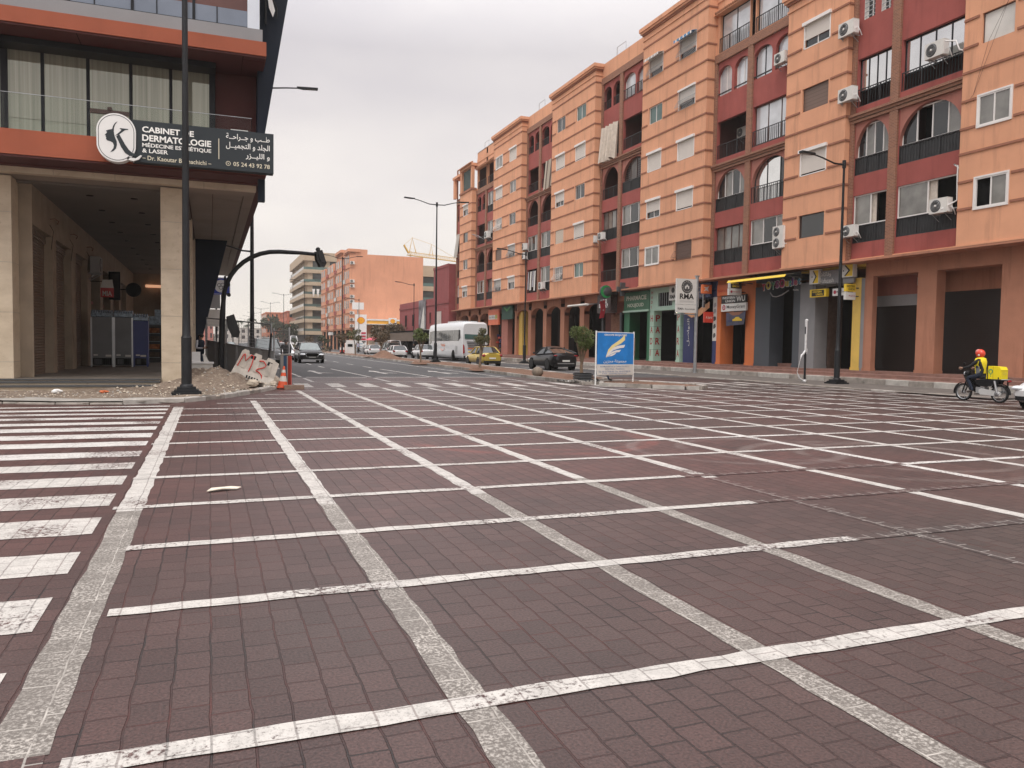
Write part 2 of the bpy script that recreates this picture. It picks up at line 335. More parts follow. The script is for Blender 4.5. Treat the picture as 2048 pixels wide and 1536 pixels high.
    def build(s, name, parent=None, label=None, cat=None, group=None, kind=None, off=None):
        me = bpy.data.meshes.new(name)
        v = s.v
        if parent is not None and off is None and parent.get('_w'): off = parent.location
        if off is not None: v = [(a-off[0], b-off[1], c-off[2]) for a, b, c in v]
        me.from_pydata(v, [], s.f); me.polygons.foreach_set('material_index', s.fm); me.polygons.foreach_set('use_smooth', s.fs)
        for m in s.mt: me.materials.append(m)
        me.update(); return new(name, me, parent, label, cat, group, kind)
def sub(o, name, mb, label=None):      # part of a part (same local space)
    return mb.build(name, o, label)
def wthing(name, label, cat, loc, group=None):      # thing whose parts are given in world coordinates
    o = thing(name, label, cat, loc, 0, group); o['_w'] = 1; return o
def face_x(X, y, z): return Matrix(((0, 0, -1, X), (-1, 0, 0, y), (0, 1, 0, z), (0, 0, 0, 1)))   # text plane facing -X; x runs to -Y
def face_y(x, Y, z): return Matrix(((1, 0, 0, x), (0, 0, -1, Y), (0, 1, 0, z), (0, 0, 0, 1)))    # text plane facing -Y; x runs to +X
AR = {'ا': 'FE8D FE8E', 'ب': 'FE8F FE90 FE91 FE92', 'ة': 'FE93 FE94', 'ت': 'FE95 FE96 FE97 FE98', 'ج': 'FE9D FE9E FE9F FEA0', 'ح': 'FEA1 FEA2 FEA3 FEA4', 'د': 'FEA9 FEAA',
      'ر': 'FEAD FEAE', 'ز': 'FEAF FEB0', 'ش': 'FEB5 FEB6 FEB7 FEB8', 'ص': 'FEB9 FEBA FEBB FEBC', 'ط': 'FEC1 FEC2 FEC3 FEC4', 'ع': 'FEC9 FECA FECB FECC', 'ف': 'FED1 FED2 FED3 FED4',
      'ك': 'FED9 FEDA FEDB FEDC', 'ل': 'FEDD FEDE FEDF FEE0', 'م': 'FEE1 FEE2 FEE3 FEE4', 'ن': 'FEE5 FEE6 FEE7 FEE8', 'و': 'FEED FEEE', 'ي': 'FEF1 FEF2 FEF3 FEF4', 'ـ': '0640 0640 0640 0640'}
def arab(t):
    o = []
    for i, ch in enumerate(t):
        if ch not in AR: o.append(ch); continue
        f = [chr(int(h, 16)) for h in AR[ch].split()]
        pv = i > 0 and t[i-1] in AR and len(AR[t[i-1]].split()) == 4; nx = i+1 < len(t) and t[i+1] in AR and len(f) == 4
        o.append(f[3] if pv and nx else f[2] if nx else f[1] if pv else f[0])
    return ''.join(reversed(o))
# ---------------------------------------------------------------- ground, roads, kerbs, markings
def sheet(name, pts, z, m, kind='structure'):
    return MB().add([(x, y, z) for x, y in pts], [tuple(range(len(pts)))], m).build(name, kind=kind)
sheet('ground', [(-3000, -1500), (3000, -1500), (3000, 5000), (-3000, 5000)], -.06, EAR)
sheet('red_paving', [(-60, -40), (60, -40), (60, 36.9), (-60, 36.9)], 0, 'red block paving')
sheet('asphalt_road', [(2.4, 36.9), (26, 36.9), (26, 900), (2.4, 900)], 0, 'asphalt')
A = [-.70, 1.095, 2.705, 4.18, 5.80, 7.47, 9.15]+[9.15+1.66*k for k in range(1, 10)]
Bl = [1.62, 3.27, 5.09, 6.65, 8.28, 10.01, 11.74, 13.28, 14.95, 16.6, 18.25, 19.9, 21.55, 23.2, 24.85, 26.5, 28.0]
SK = .0175
mk = MB(); mk2 = MB()
def aline(x, y0, y1, m, wd=.085):
    n = max(1, int((y1-y0)/.22)); L0, R0 = [], []
    for i in range(n+1):
        y = y0+(y1-y0)*i/n; j = random.uniform(-.011, .011); k = random.uniform(-.011, .011)
        L0.append((x-wd+j, y, .003)); R0.append((x+wd+k, y, .003))
    mk.add(L0+R0, [(i, n+1+i, n+2+i, i+1) for i in range(n)], m)
def bline(y, x0, x1, m, wd=.072):
    n = max(1, int((x1-x0)/.2)); P, Q = [], []
    for i in range(n+1):
        x = x0+(x1-x0)*i/n; yy = y+SK*x; j = random.uniform(-.012, .012); k = random.uniform(-.012, .012)
        P.append((x, yy-wd+j, .006)); Q.append((x, yy+wd+k, .006))
    mk2.add(P+Q, [(i, i+1, n+2+i, n+1+i) for i in range(n)], m)
W_, G_, F_, T_ = 'white road paint', 'grey worn paint', 'faint worn paint', 'thin crossing paint'
ST = [20.6, 22.4, 26.9, 28.2]+[28.3]*12
for i, x in enumerate(A):
    y1 = ST[i] if i < 16 else 28
    if i == 0: segs = [(-6, 3.4, F_), (3.4, 8.1, G_), (8.1, y1, W_)]
    elif i == 1: segs = [(-6, 1.5, F_), (1.5, 7.9, G_), (7.9, y1, W_)]
    elif i == 2: segs = [(-6, 8.0, G_), (8.0, y1, W_)]
    elif i == 3: segs = [(-6, 8.6, G_), (8.6, y1, W_)]
    elif i == 4: segs = [(-6, 8.2, F_), (8.2, y1, W_)]
    else: segs = [(-6, 5, F_), (5, y1, W_ if i % 3 else T_)]
    for a, b_, m_ in segs: aline(x, a, b_, m_, .11 if i == 0 else .085)
for j, y in enumerate(Bl):
    x0 = [-.55, -.53, -.56, -.60, -.86, -.83, -.82, -.84][j] if j < 8 else -.6
    if y > 20.5: x0 = .35+(y-22)*.42
    x1 = 26
    segs = [(x0, x1, W_)]
    if j == 3: segs = [(x0, 5.3, W_), (5.3, 9.5, F_), (9.5, 17, F_)]
    if j == 4: segs = [(x0, 5.5, W_), (5.5, 9.2, F_), (9.2, x1, T_)]
    if j == 2: segs = [(x0, 5.1, W_), (5.1, 16, F_)]
    if j == 0: segs = [(x0, 4.2, F_), (4.2, 12, F_)]
    if j in (6, 8): segs = [(x0, 7, W_), (7, 11, T_), (11, x1, W_)]
    for a, b_, m_ in segs: bline(y, a, b_, m_)
mk.build('long_grid_lines', kind='structure'); mk2.build('cross_grid_lines', kind='structure')
z = MB()
for y0, y1 in ((1.3, 1.95), (2.5, 3.15), (3.68, 4.3), (4.88, 5.5), (6.03, 6.63), (7.22, 7.88), (8.42, 9.06), (9.62, 10.24), (10.78, 11.32), (11.92, 12.48), (13.12, 13.69), (14.22, 14.85), (15.38, 16.0), (16.51, 16.99), (17.61, 18.07), (18.65, 19.05), (19.63, 20.1), (20.7, 21.0)):
    far = y0 > 11
    n = 60; xs = [-12+(11.09)*i/n for i in range(n+1)]
    v = [(x, y0+random.uniform(-.012, .012), .004) for x in xs]+[(x, y1+random.uniform(-.012, .012), .004) for x in xs]
    z.add(v, [(i, i+1, n+2+i, n+1+i) for i in range(n)], T_ if far else W_)
z.build('zebra_crossing', kind='structure')
z = MB()
for k in range(11):
    x = 2.93+1.19*k
    z.add([(x, 28.85, .004), (x+.55, 28.85, .004), (x+.62, 31.6, .004), (x+.07, 31.6, .004)], [(0, 1, 2, 3)], W_)
for x in (19.6, 20.8, 22.0, 23.2): z.add([(x, 28.85, .004), (x+.5, 28.85, .004), (x+.5, 31.6, .004), (x, 31.6, .004)], [(0, 1, 2, 3)], W_)
z.add([(2.7, 32.6, .004), (14.4, 32.6, .004), (14.4, 32.72, .004), (2.7, 32.72, .004)], [(0, 1, 2, 3)], T_)
for x in (3.9, 7.05, 10.1, 13.2): z.add([(x-.07, 32.8, .004), (x+.07, 32.8, .004), (x+.07, 36.2, .004), (x-.07, 36.2, .004)], [(0, 1, 2, 3)], T_)
z.build('stop_zebra_crossing', kind='structure')
z = MB()
def ln(x, y0, y1, wd=.07, x2=None):
    x2 = x if x2 is None else x2; z.add([(x-wd, y0, .006), (x+wd, y0, .006), (x2+wd, y1, .006), (x2-wd, y1, .006)], [(0, 1, 2, 3)], T_)
ln(3.9, 37.2, 300); ln(13.75, 37, 130, .07, 14.3)
for x in (7.1, 10.1):
    ln(x, 37.2, 49, .07, x-.2)
    for k in range(28): ln(x-.25, 51.5+7*k, 54.5+7*k)
for k in range(20): ln(21.7, 44+8*k, 47+8*k)
ln(18.95, 37, 130)
for x in (5.3, 8.7, 12.2):      # turn arrows
    z.add([(x-.1, 41.2, .006), (x+.1, 41.2, .006), (x+.1, 44.6, .006), (x-.1, 44.6, .006), (x-.32, 44.6, .006), (x+.32, 44.6, .006), (x, 46.2, .006)], [(0, 1, 2, 3), (4, 5, 6)], T_)
    z.add([(x+.1, 42.6, .006), (x+.75, 41.9, .006), (x+.75, 42.4, .006), (x+.1, 43.2, .006)], [(0, 1, 2, 3)], T_)
for x0, x1 in ((4.1, 6.9), (7.3, 9.9), (10.3, 13.5)): z.add([(x0, 36.95, .006), (x1, 36.95, .006), (x1, 37.3, .006), (x0, 37.3, .006)], [(0, 1, 2, 3)], T_)
z.build('lane_markings', kind='structure')
def kerbrun(name, pts, wd, h, m, z0=0, step=1.0, gap=.012, m2=None):
    mb = MB()
    P = [Vector((x, y, 0)) for x, y in pts]; acc = []
    for a, b_ in zip(P, P[1:]):
        n = max(1, int(round((b_-a).length/step)))
        for i in range(n): acc.append((a+(b_-a)*(i/n), a+(b_-a)*((i+1)/n)))
    for a, b_ in acc:
        d = (b_-a).normalized(); nr = Vector((-d.y, d.x, 0))*wd; a2 = a+d*gap; b2 = b_-d*gap; hh = h+random.uniform(-.008, .008); o = nr*random.uniform(-.05, .05)
        q = [a2+o, b2+o, b2+nr+o, a2+nr+o]
        ch = nr*.12
        vs = [(p.x, p.y, z0-.05) for p in q]+[(p.x, p.y, z0+hh-.025) for p in q]+[((q[0]+ch).x, (q[0]+ch).y, z0+hh), ((q[1]+ch).x, (q[1]+ch).y, z0+hh), (q[2].x, q[2].y, z0+hh), (q[3].x, q[3].y, z0+hh)]
        mb.add(vs, [(0, 1, 5, 4), (4, 5, 9, 8), (8, 9, 10, 11), (1, 2, 10, 9, 5), (3, 0, 4, 8, 11), (2, 3, 11, 10)], (m2 if m2 and random.random() < .35 else m))
    return mb.build(name, kind='structure')
LK = [(-45, 23.0), (-8, 22.7), (-4.7, 22.25), (-3.5, 21.75), (-2, 21.55), (-.6, 22.0), (.4, 23.4), (1.5, 26.0), (2.3, 28.4), (2.65, 31), (2.75, 36), (2.75, 300)]
kerbrun('left_kerb', LK[:5], .18, .055, KRD, 0, 1.0, .014, KRB); kerbrun('left_kerb', LK[4:], .18, .13, KRB, 0, 1.0, .014, KRD)
# left pavement: rough dirt near the corner
def hnoise(x, y): return .035*sin(x*2.1+1.3*sin(y*1.7))+.03*sin(y*3.1+x*.9)+.02*sin(x*6.3+y*5.1)
def dirt(name, poly, z0, heights, m, res=.16, kind='structure', edge=None):
    xs = [p[0] for p in poly]; ys = [p[1] for p in poly]
    def inside(x, y):
        c = False; n = len(poly)
        for i in range(n):
            (x1, y1), (x2, y2) = poly[i], poly[(i+1) % n]
            if (y1 > y) != (y2 > y) and x < (x2-x1)*(y-y1)/(y2-y1)+x1: c = not c
        return c
    mb = MB(); idx = {}; nx = int((max(xs)-min(xs))/res)+1; ny = int((max(ys)-min(ys))/res)+1; V = []; F = []
    for i in range(nx+1):
        for j in range(ny+1):
            x = min(xs)+i*res; y = min(ys)+j*res
            if inside(x, y): idx[i, j] = len(V); V.append((x, y, z0+heights(x, y)))
    for (i, j) in idx:
        q = [(i, j), (i+1, j), (i+1, j+1), (i, j+1)]
        if all(k in idx for k in q): F.append(tuple(idx[k] for k in q))
        else:
            t = [k for k in q if k in idx]
            if len(t) == 3: F.append(tuple(idx[k] for k in t))
    mb.add(V, F, m, True); return mb.build(name, kind=kind)
sheet('left_pavement', [(-45, 22.95), (-8, 22.65), (-4.7, 22.3), (-3.5, 21.8), (-2, 21.6), (-.6, 22.05), (.3, 23.4), (1.4, 26), (2.2, 28.5), (2.55, 31), (2.65, 36), (2.65, 900), (-45, 900)], .085, CON)
dirt('pavement_soil', [(-14, 22.75), (-8, 22.62), (-4.7, 22.2), (-3.5, 21.72), (-2, 21.5), (-.6, 21.9), (.3, 23.3), (1.4, 26), (2.2, 28.4), (2.55, 31), (2.5, 33), (-14, 33)], .115,
     lambda x, y: hnoise(x, y)*.55-.07*max(0, min(1, (23.2-y)/1.2))*(x < -.6), 'sandy soil', .15)
# the heap of sand and rubble round the lamp, and its loose stones
def heap(x, y):
    h = .95*math.exp(-((x+.15)**2/1.1+(y-28.0)**2/3.2))+.35*math.exp(-((x-1.1)**2/.8+(y-28.3)**2/2.4))+.30*math.exp(-((x+.9)**2/1.0+(y-25.6)**2/1.6))+.18*math.exp(-((x+2.6)**2/2.2+(y-25.3)**2/.5))
    return .56*h*(1+.25*sin(x*7+y*3)*sin(y*6-x*2))+.5*hnoise(x*1.7, y*1.7)*min(1, h*4)-.03
heap_o = dirt('sand_heap', [(-3.9, 24.4), (-2.4, 23.4), (-.7, 22.9), (.1, 23.5), (1.2, 26.1), (1.95, 28.4), (2.1, 30.5), (1.2, 32), (-1.2, 32), (-2.3, 28), (-3.6, 26)], .12, heap, 'sandy soil', .09, None)
props(heap_o, 'heap of sandy rubble spilling from the travertine column to the kerb behind the lamp post', 'sand heap')
def rock(c, r, seed, m):
    rs = random.Random(seed); mb = MB(); n = 9
    vs = [];
    for j in range(6):
        th = pi*j/5
        for i in range(n):
            ph = 2*pi*i/n; k = rs.uniform(.7, 1.1); vs.append((c[0]+r[0]*sin(th)*cos(ph)*k, c[1]+r[1]*sin(th)*sin(ph)*k, c[2]+r[2]*cos(th)*rs.uniform(.8, 1.05)))
    mb.add(vs, [(j*n+i, (j+1)*n+i, (j+1)*n+(i+1) % n, j*n+(i+1) % n) for j in range(5) for i in range(n)], m); return mb
STN = mat('pale rubble stone', (.50, .43, .34), .9, 0, .2, 6, .4, 30)
for i, (c, r, lb) in enumerate((((1.28, 26.6, .27), (.2, .16, .13), 'flat pale stone lying on the heap under the graffitied barrier'), ((2.05, 28.2, .24), (.22, .2, .24), 'largest broken stone block between the white barrier and the traffic cone'),
        ((1.98, 27.5, .2), (.12, .11, .12), 'small round stone below the larger block beside the traffic cone'), ((-1.35, 25.6, .22), (.2, .12, .05), 'yellowish flat slab lying at the foot of the travertine column'))):
    props(rock(c, r, i, STN).build('rubble_stone'), lb, 'stone', 'stones lying on the sand heap')
mb = MB()
for i in range(520):
    x, y = random.uniform(-2.6, 2.0), random.uniform(23.2, 29.6)
    if y < 21.8+1.55*max(0, x+.4)+.6: continue
    s_ = random.choice((.015, .02, .025, .045)); c = (x, y, .12+max(0, heap(x, y))+s_*.4); o = [(s_, 0, 0), (-s_, s_*.3, 0), (0, s_, .2*s_), (0, -s_, 0), (.1*s_, 0, s_)]
    mb.add([(c[0]+a, c[1]+b_, c[2]+d) for a, b_, d in o], [(0, 2, 4), (2, 1, 4), (1, 3, 4), (3, 0, 4)], STN if random.random() < .7 else CON)
for i in range(420):
    x, y = random.uniform(-6, .3), random.uniform(22.3, 25.9); s_ = random.uniform(.01, .028)
    mb.add([(x+a*s_, y+b_*s_, .14+d*s_) for a, b_, d in [(1, 0, 0), (-1, .3, 0), (0, 1, .2), (0, -1, 0), (.1, 0, 1)]], [(0, 2, 4), (2, 1, 4), (1, 3, 4), (3, 0, 4)], STN if random.random() < .6 else CON)
mb.build('gravel', kind='stuff')
MB(TM(-3.9, 24.6, .16)).ell((0, 0, 0), (.13, .07, .06), WHI, 9, 6, .25).build('litter_bag', None, 'crumpled white bag lying on the soil below the arcade steps', 'litter')
MB(TM(-2.75, 24.45, .15)).ell((0, 0, 0), (.12, .06, .035), mat('orange wrapper', (.6, .16, .06)), 9, 6, .3).build('litter_wrapper', None, 'orange crumpled wrapper on the soil below the steps', 'litter')
mb = MB(TM(.12, 8.95, .012, .25)); q = [(-.17, -.04, .0), (-.1, .05, .012), (.0, .055, .01), (.1, .03, .016), (.2, .0, .005), (.14, -.05, 0), (.0, -.035, .012), (-.09, -.06, .01)]
mb.prism(q, (0, 0, .008), mat('torn cardboard', (.62, .56, .46), .9)); mb.build('torn_paper', None, 'torn scrap of pale cardboard lying on the red paving near the first long line', 'litter')
# median island
MP = [(14.55, 31.3), (14.75, 36), (15.2, 43), (15.35, 53), (15.8, 66), (16, 160), (16, 500)]
MQ = [(18.9, 500), (18.9, 160), (18.75, 66), (18.5, 52), (18.3, 43), (18.1, 38), (17.6, 33.4)]
sheet('median_soil', MP+MQ, .11, 'red soil')
kerbrun('median_kerb', MQ[::-1][::-1]+[(16.5, 32.0), (14.55, 31.3)]+MP[1:], .16, .15, KRD, 0, 1.1, .012, KRB)
NI = [(14.95, 28.7), (16.2, 26.9), (17.1, 26.0), (17.6, 25.9), (18.35, 26.6), (18.55, 28.0), (18.1, 30), (17.3, 31.3), (16.0, 30.6)]
sheet('island_soil', NI, .10, 'red soil'); kerbrun('island_kerb', NI[::-1]+[NI[-1]], .16, .15, KRB, 0, .9, .02, KRD)
# right side: dusty lay-by, flush kerb, high kerb, paver steps
sheet('layby_apron', [(24.7, 19.2), (29.1, 19.2), (29.1, 60), (26.9, 75), (26, 75), (24.7, 58)], .045, APR)
kerbrun('flush_kerb', [(24.7, 75), (24.7, 23.2), (25.4, 19.3)], .22, .055, KRD, 0, 1.2, .01, KRB)
sheet('apron_by_corner', [(25.4, -40), (60, -40), (60, 19.2), (25.4, 19.2)], .02, APR)
kerbrun('high_kerb', [(29, 112), (29, -2)], .2, .30, KRB, 0, 1.3, .014, KRD)
mb = MB(); mb.box(29.2, -2, 0, 30.15, 112, .31, PVR); mb.box(30.15, -2, 0, 31.0, 112, .45, PVR); mb.box(31.0, -2, 0, 40, 112, .58, PVR); mb.box(29.2, 112, 0, 34, 320, .2, APR)
mb.build('right_pavement', kind='structure')
sheet('right_forecourt', [(26, 75), (60, 112), (60, 320), (26, 320)], .03, APR)
# ---------------------------------------------------------------- left office building
TRV, SHUT = MT['travertine'], MT['shutter slats']
OSL = mat('orange slab render', (.31, .078, .036), .8, 0, .08, 1.2, .1, 70, .25)
GSL = mat('grey slab panel', (.24, .235, .24), .5, 0, .08, .8)
MAR = mat('maroon soffit', (.085, .024, .022), .8, 0, .12, .8)
NAV = mat('navy cladding', (.006, .011, .022), .6, 0, .2, .8, 0, 1, 0, .25)
AWL = mat('shaded arcade wall', (.29, .225, .16), .7, 0, .18, 1.4, .1, 30, .3)  # wall stone darkened: the arcade's shade is put into its colour
CEI = mat('arcade ceiling', (.15, .128, .108), .9, 0, .12, .5)
TAU = mat('taupe soffit', (.27, .22, .18), .9, 0, .1, .6)
FLO = mat('arcade floor stone', (.13, .11, .09), .7, 0, .25, 1.5)
m, nt, b = newmat('office glass'); g = ND(nt, 'ShaderNodeNewGeometry'); fold = noise(nt, posn(nt, (9, 9, .08)), 1.6, 5, .6)
nt.links.new(mixc(nt, ramp(nt, fold, .3, .7), (.24, .245, .19), (.40, .40, .32)), b.inputs['Base Color']); b.inputs['Roughness'].default_value = .025; b.inputs['Metallic'].default_value = .42; b.inputs['Specular IOR Level'].default_value = .9; OGL = m
bl = wthing('office_building', 'corner office building with travertine columned arcade, orange slab edges and dark glazing', 'building', (-6, 40, 0))
def column(x0, x1, y0, y1, z1, name='column'):
    mb = MB(); zs = [.08, .9, 2.35, 3.8, 5.25, z1]
    for a, b_ in zip(zs, zs[1:]): mb.box(x0, y0, a+.006, x1, y1, b_-.006, TRV)
    mb.box(x0+.01, y0+.01, .1, x1-.01, y1-.01, z1, CON); return mb.build(name, bl)
for k, y in enumerate((26.8, 33.2, 39.6, 46, 52.4)):
    column(-1.40, -.62, y, y+.85, 6.3)
column(-6.3, -5.36, 26.8, 27.7, 6.3); column(-11.2, -10.3, 26.8, 27.7, 6.3)
mb = MB()
for x0, x1 in ((-12, -8), (-8, -4.2), (-4.2, -2.6), (-2.6, -.15), (-.15, 1.38)): mb.box(x0+.006, 26.3, 6.31, x1-.006, 26.62, 6.88, TRV)
mb.box(-12, 26.31, 6.32, 1.37, 27.5, 6.87, TAU); mb.build('arcade_beam', bl)
mb = MB()
for k in range(9): mb.box(.12, 27.52+1.2*k, 6.40, 1.05, 28.70+1.2*k, 6.46, TAU)
mb.box(1.06, 27.5, 6.36, 1.38, 62, 6.46, TAU); mb.box(-.62, 27.5, 6.40, .1, 62, 6.45, TAU); mb.box(.12, 38.4, 6.4, 1.05, 62, 6.45, TAU)
mb.build('street_soffit', bl)
mb = MB(); mb.box(-12, 27.5, 6.24, -.66, 62, 6.4, CEI)
for k in range(10):
    for x in (-2.3, -3.6): mb.lathe([(.0, 0), (.11, 0), (.11, .02)], DKI, TM(x, 29+3.1*k, 6.215), 12)
mb.build('arcade_ceiling', bl)
mb = MB(); mb.box(-12, 26.45, .0, -1.4, 62, .42, FLO); mb.box(-1.4, 27.7, .0, -.66, 62, .42, FLO); mb.build('arcade_floor', bl)
mb = MB()
for i, (y, z0, z1) in enumerate(((25.62, .02, .26), (26.05, .2, .36))):
    mb.box(-12, y, z0, -1.45, 26.5, z1-.04, TRV); mb.box(-12, y-.05, z1-.04, -1.42, 26.5, z1, DGR)
mb.box(-12, 26.38, .34, -1.42, 26.5, .385, TRV); mb.box(-12, 26.33, .385, -1.42, 26.46, .425, DGR)
mb.build('entrance_steps', bl)
# wall with shops: pilasters and recessed shutters
mb = MB()
yy = 25.6; wall = [(27.75, 31.0, 1), (31.65, 34.9, 1), (36.0, 39.2, 1), (40.3, 43.5, 0), (44.6, 47.8, 0), (48.9, 52.1, 1), (53.2, 56.4, 1)]
mb.box(-5.5, 27.7, 5.05, -5.0, 62, 6.24, AWL)
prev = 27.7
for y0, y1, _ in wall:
    if y0 > prev: mb.box(-5.5, prev, .42, -5.0, y0, 5.05, AWL)
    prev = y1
mb.box(-5.5, prev, .42, -5, 62, 5.05, AWL); mb.box(-5.5, 61.6, .42, -1.9, 62, 6.24, AWL); mb.box(-3.2, 60.6, 3.2, -1.9, 61.5, 4.9, AWL)
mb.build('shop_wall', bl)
for y0, y1, s_ in wall:
    mb = MB()
    if s_: mb.box(-5.42, y0, .42, -5.26, y1, 5.05, SHUT); mb.box(-5.44, y0, 4.78, -5.2, y1, 5.04, SHUT); mb.build('roller_shutter', bl)
    else:
        mb.box(-5.46, y0, .42, -5.4, y1, 5.05, BLK); mb.box(-5.38, y0, .42, -5.32, y0+.1, 5.04, mat('red door frame', (.25, .03, .03), .5)); mb.box(-5.38, y0, 3.3, -5.32, y1, 3.42, MT['red door frame']); mb.build('shop_door', bl)
MB().box(-4.2, 61.3, 5.3, -.75, 61.55, 5.48, mat('orange strip light', (1, .52, .3), .5, 0, 0, emit=.55)).build('light_strip', bl)
for k, y in enumerate((30.6, 34.7, 39.1)):
    MB().tube([(-5.0, y, 5.6), (-4.85, y, 5.62), (-4.75, y+.05, 5.55), (-4.8, y+.08, 5.45)], .02, mat('rusty bracket', (.16, .07, .04))).tube([(-4.99, y-.1, 5.4), (-4.9, y, 5.2), (-4.95, y+.1, 4.95), (-4.99, y+.1, 4.6)], .008, BLK).build('cable_bracket', bl)
# first-floor slab, deep reveal, glazing
def slab(z0, z1, zg, x1, name):
    mb = MB(); mb.box(-14, 25, z0, x1, 26.0, z1, OSL)
    if zg: mb.box(-14, 25.12, z1, x1-.1, 26.0, zg, GSL)
    return mb.build(name, bl)
slab(6.56, 7.23, 0, 1.60, 'first_slab_edge'); slab(10.06, 10.47, 10.86, 1.60, 'second_slab_edge')
mb = MB(); mb.box(-14, 26.0, 6.47, 1.38, 60, 7.2, MAR); mb.box(1.38, 26.0, 6.44, 1.60, 60, 6.62, MAR); mb.box(-14, 25.03, 6.50, 1.58, 26.3, 6.555, MAR); mb.build('lower_soffit', bl)
mb = MB(); mb.box(-14, 25.04, 10.0, 1.58, 26.9, 10.058, MAR)
for x in (-6.2, -3.4, -.6, .95): mb.box(x-.008, 25.06, 9.994, x+.008, 26.8, 10.0, BLK)
mb.box(.95, 25.35, 9.99, 1.58, 26.8, 10.0, MAR); mb.box(.19, 26.9, 7.2, 1.58, 27.0, 10.0, MAR); mb.build('upper_soffit', bl)
MB().box(-14, 26.7, 7.2, .17, 27.2, 7.24, DKI).box(-14, 28.2, 7.2, .17, 28.3, 10.0, DKI).build('room_interior', bl)
xs = [-9.9, -8.8, -7.7, -6.6, -5.45, -4.49, -3.32, -2.18, -1.08, .06]
for i, (a, b_) in enumerate(zip(xs, xs[1:])):
    mb = MB(); t = .09 if i == 4 else .045
    mb.box(a-t, 26.6, 7.22, a+t, 26.72, 9.98, DKF); mb.box(a+t, 26.6, 9.83, b_-.05, 26.72, 9.98, DKF)
    if i == 8: mb.box(b_-.05, 26.6, 7.22, b_+.12, 26.72, 9.98, DKF)
    if i == 6:
        mb.box(a+t, 26.58, 8.28, b_-.05, 26.7, 8.40, BRF); mb.box((a+b_)/2-.06, 26.54, 8.40, (a+b_)/2+.06, 26.6, 8.48, BRF)
    if i == 3: mb.box(b_-.32, 26.54, 8.62, b_-.1, 26.58, 8.65, BLK)
    fr = mb.build('window', bl)
    MB().box(a+t, 26.63, 7.23, b_-.045, 26.645, 9.83, OGL).build('pane', fr, off=bl.location)
MB().box(-14, 25.95, 9.83, .2, 26.6, 9.99, DKF).build('window_head', bl)
# glass balustrade along the front of the first slab
m, nt, b = newmat('clear glass'); b.inputs['Base Color'].default_value = (.93, .97, .95, 1); b.inputs['Roughness'].default_value = .0; b.inputs['Transmission Weight'].default_value = 1; b.inputs['IOR'].default_value = 1.16
mb = MB()
for a, b_ in ((-9.6, -7.4), (-7.38, -5.2), (-5.18, -3.0), (-2.98, -.8), (-.78, 1.19)): mb.box(a, 25.2, 7.22, b_, 25.215, 8.24, 'clear glass')
mb.box(-9.6, 25.198, 8.24, 1.19, 25.217, 8.255, STE); mb.box(1.19, 25.2, 7.22, 1.205, 26.5, 8.24, 'clear glass'); mb.build('glass_balustrade', bl)
MB().box(.62, 25.9, 7.22, 1.12, 26.6, 8.05, WHI).build('planter_box', bl)
# second floor glazing
mb = MB(); x2 = [-10, -8.4, -6.8, -5.2, -3.62, -2.02, -.4, 1.12]
for i, (a, b_) in enumerate(zip(x2, x2[1:])):
    f = MB(); f.box(a-.04, 25.32, 10.86, a+.04, 25.44, 13.6, DKF); f.box(a+.04, 25.32, 10.86, b_-.04, 25.44, 10.95, DKF)
    f.box(a+.62, 25.34, 10.95, a+.65, 25.42, 11.42, DKF); f = f.build('window', bl)
    g = MB(); g.box(a+.04, 25.36, 10.95, b_-.04, 25.37, 11.42, mat('blue grey glass', (.22, .25, .30), .06, .3, .15, .6)); g.box(a+.04, 25.36, 11.42, b_-.04, 25.372, 13.6, mat('maroon blind glass', (.13, .06, .05), .06, 0, .2, .5)); g.build('pane', f, off=bl.location)
MB().box(1.08, 25.2, 10.86, 1.42, 25.45, 13.6, mat('pale corner glass', (.62, .66, .72), .15, 0, .05)).build('corner_panel', bl)
MB().box(-14, 25.0, 13.6, 1.6, 26, 14.2, OSL).box(-14, 26, 13.6, 1.6, 60, 14.2, GSL).box(-14, 26, 10.1, 1.4, 60, 13.6, DKI).box(-14, 28.3, 7.2, .1, 60, 10, DKI).build('upper_body', bl)
# leaning navy side facade on the street side and its fin below
mb = MB(); mb.prism([(1.40, 26.2, 8.0), (1.62, 26.2, 8.0), (2.47, 26.2, 13.2), (1.44, 26.2, 13.2)], (0, 30, 0), NAV); mb.box(1.30, 27.3, 6.62, 1.62, 56, 8.0, MAR); mb.build('street_facade', bl)
mb = MB(TM(1.62, 25.9, 11.35, .1)); mb.box(0, 0, 0, .05, .04, 1.2, BPL); mb.box(.02, .02, .05, .06, .6, 1.15, 'clear glass'); mb.tube([(0, 0, 1.2), (.36, .05, .55), (.36, .1, .3)], .025, BPL); mb.prism([(.05, 0, 1.05), (.2, 0, .8), (.3, .02, .45), (.24, .02, .25), (.12, 0, .5)], (0, .02, 0), WHI)
mb.build('open_window', bl)
MB().box(1.38, 25.3, 5.85, 1.58, 25.6, 6.56, NAV).build('corner_bracket', bl)
mb = MB(); mb.prism([(-.62, 40.5, .1), (-.5, 40.5, .1), (-.48, 40.5, 1.1), (.81, 40.5, 6.4), (-.62, 40.5, 6.4)], (0, .5, 0), NAV); mb.build('navy_fin', bl)
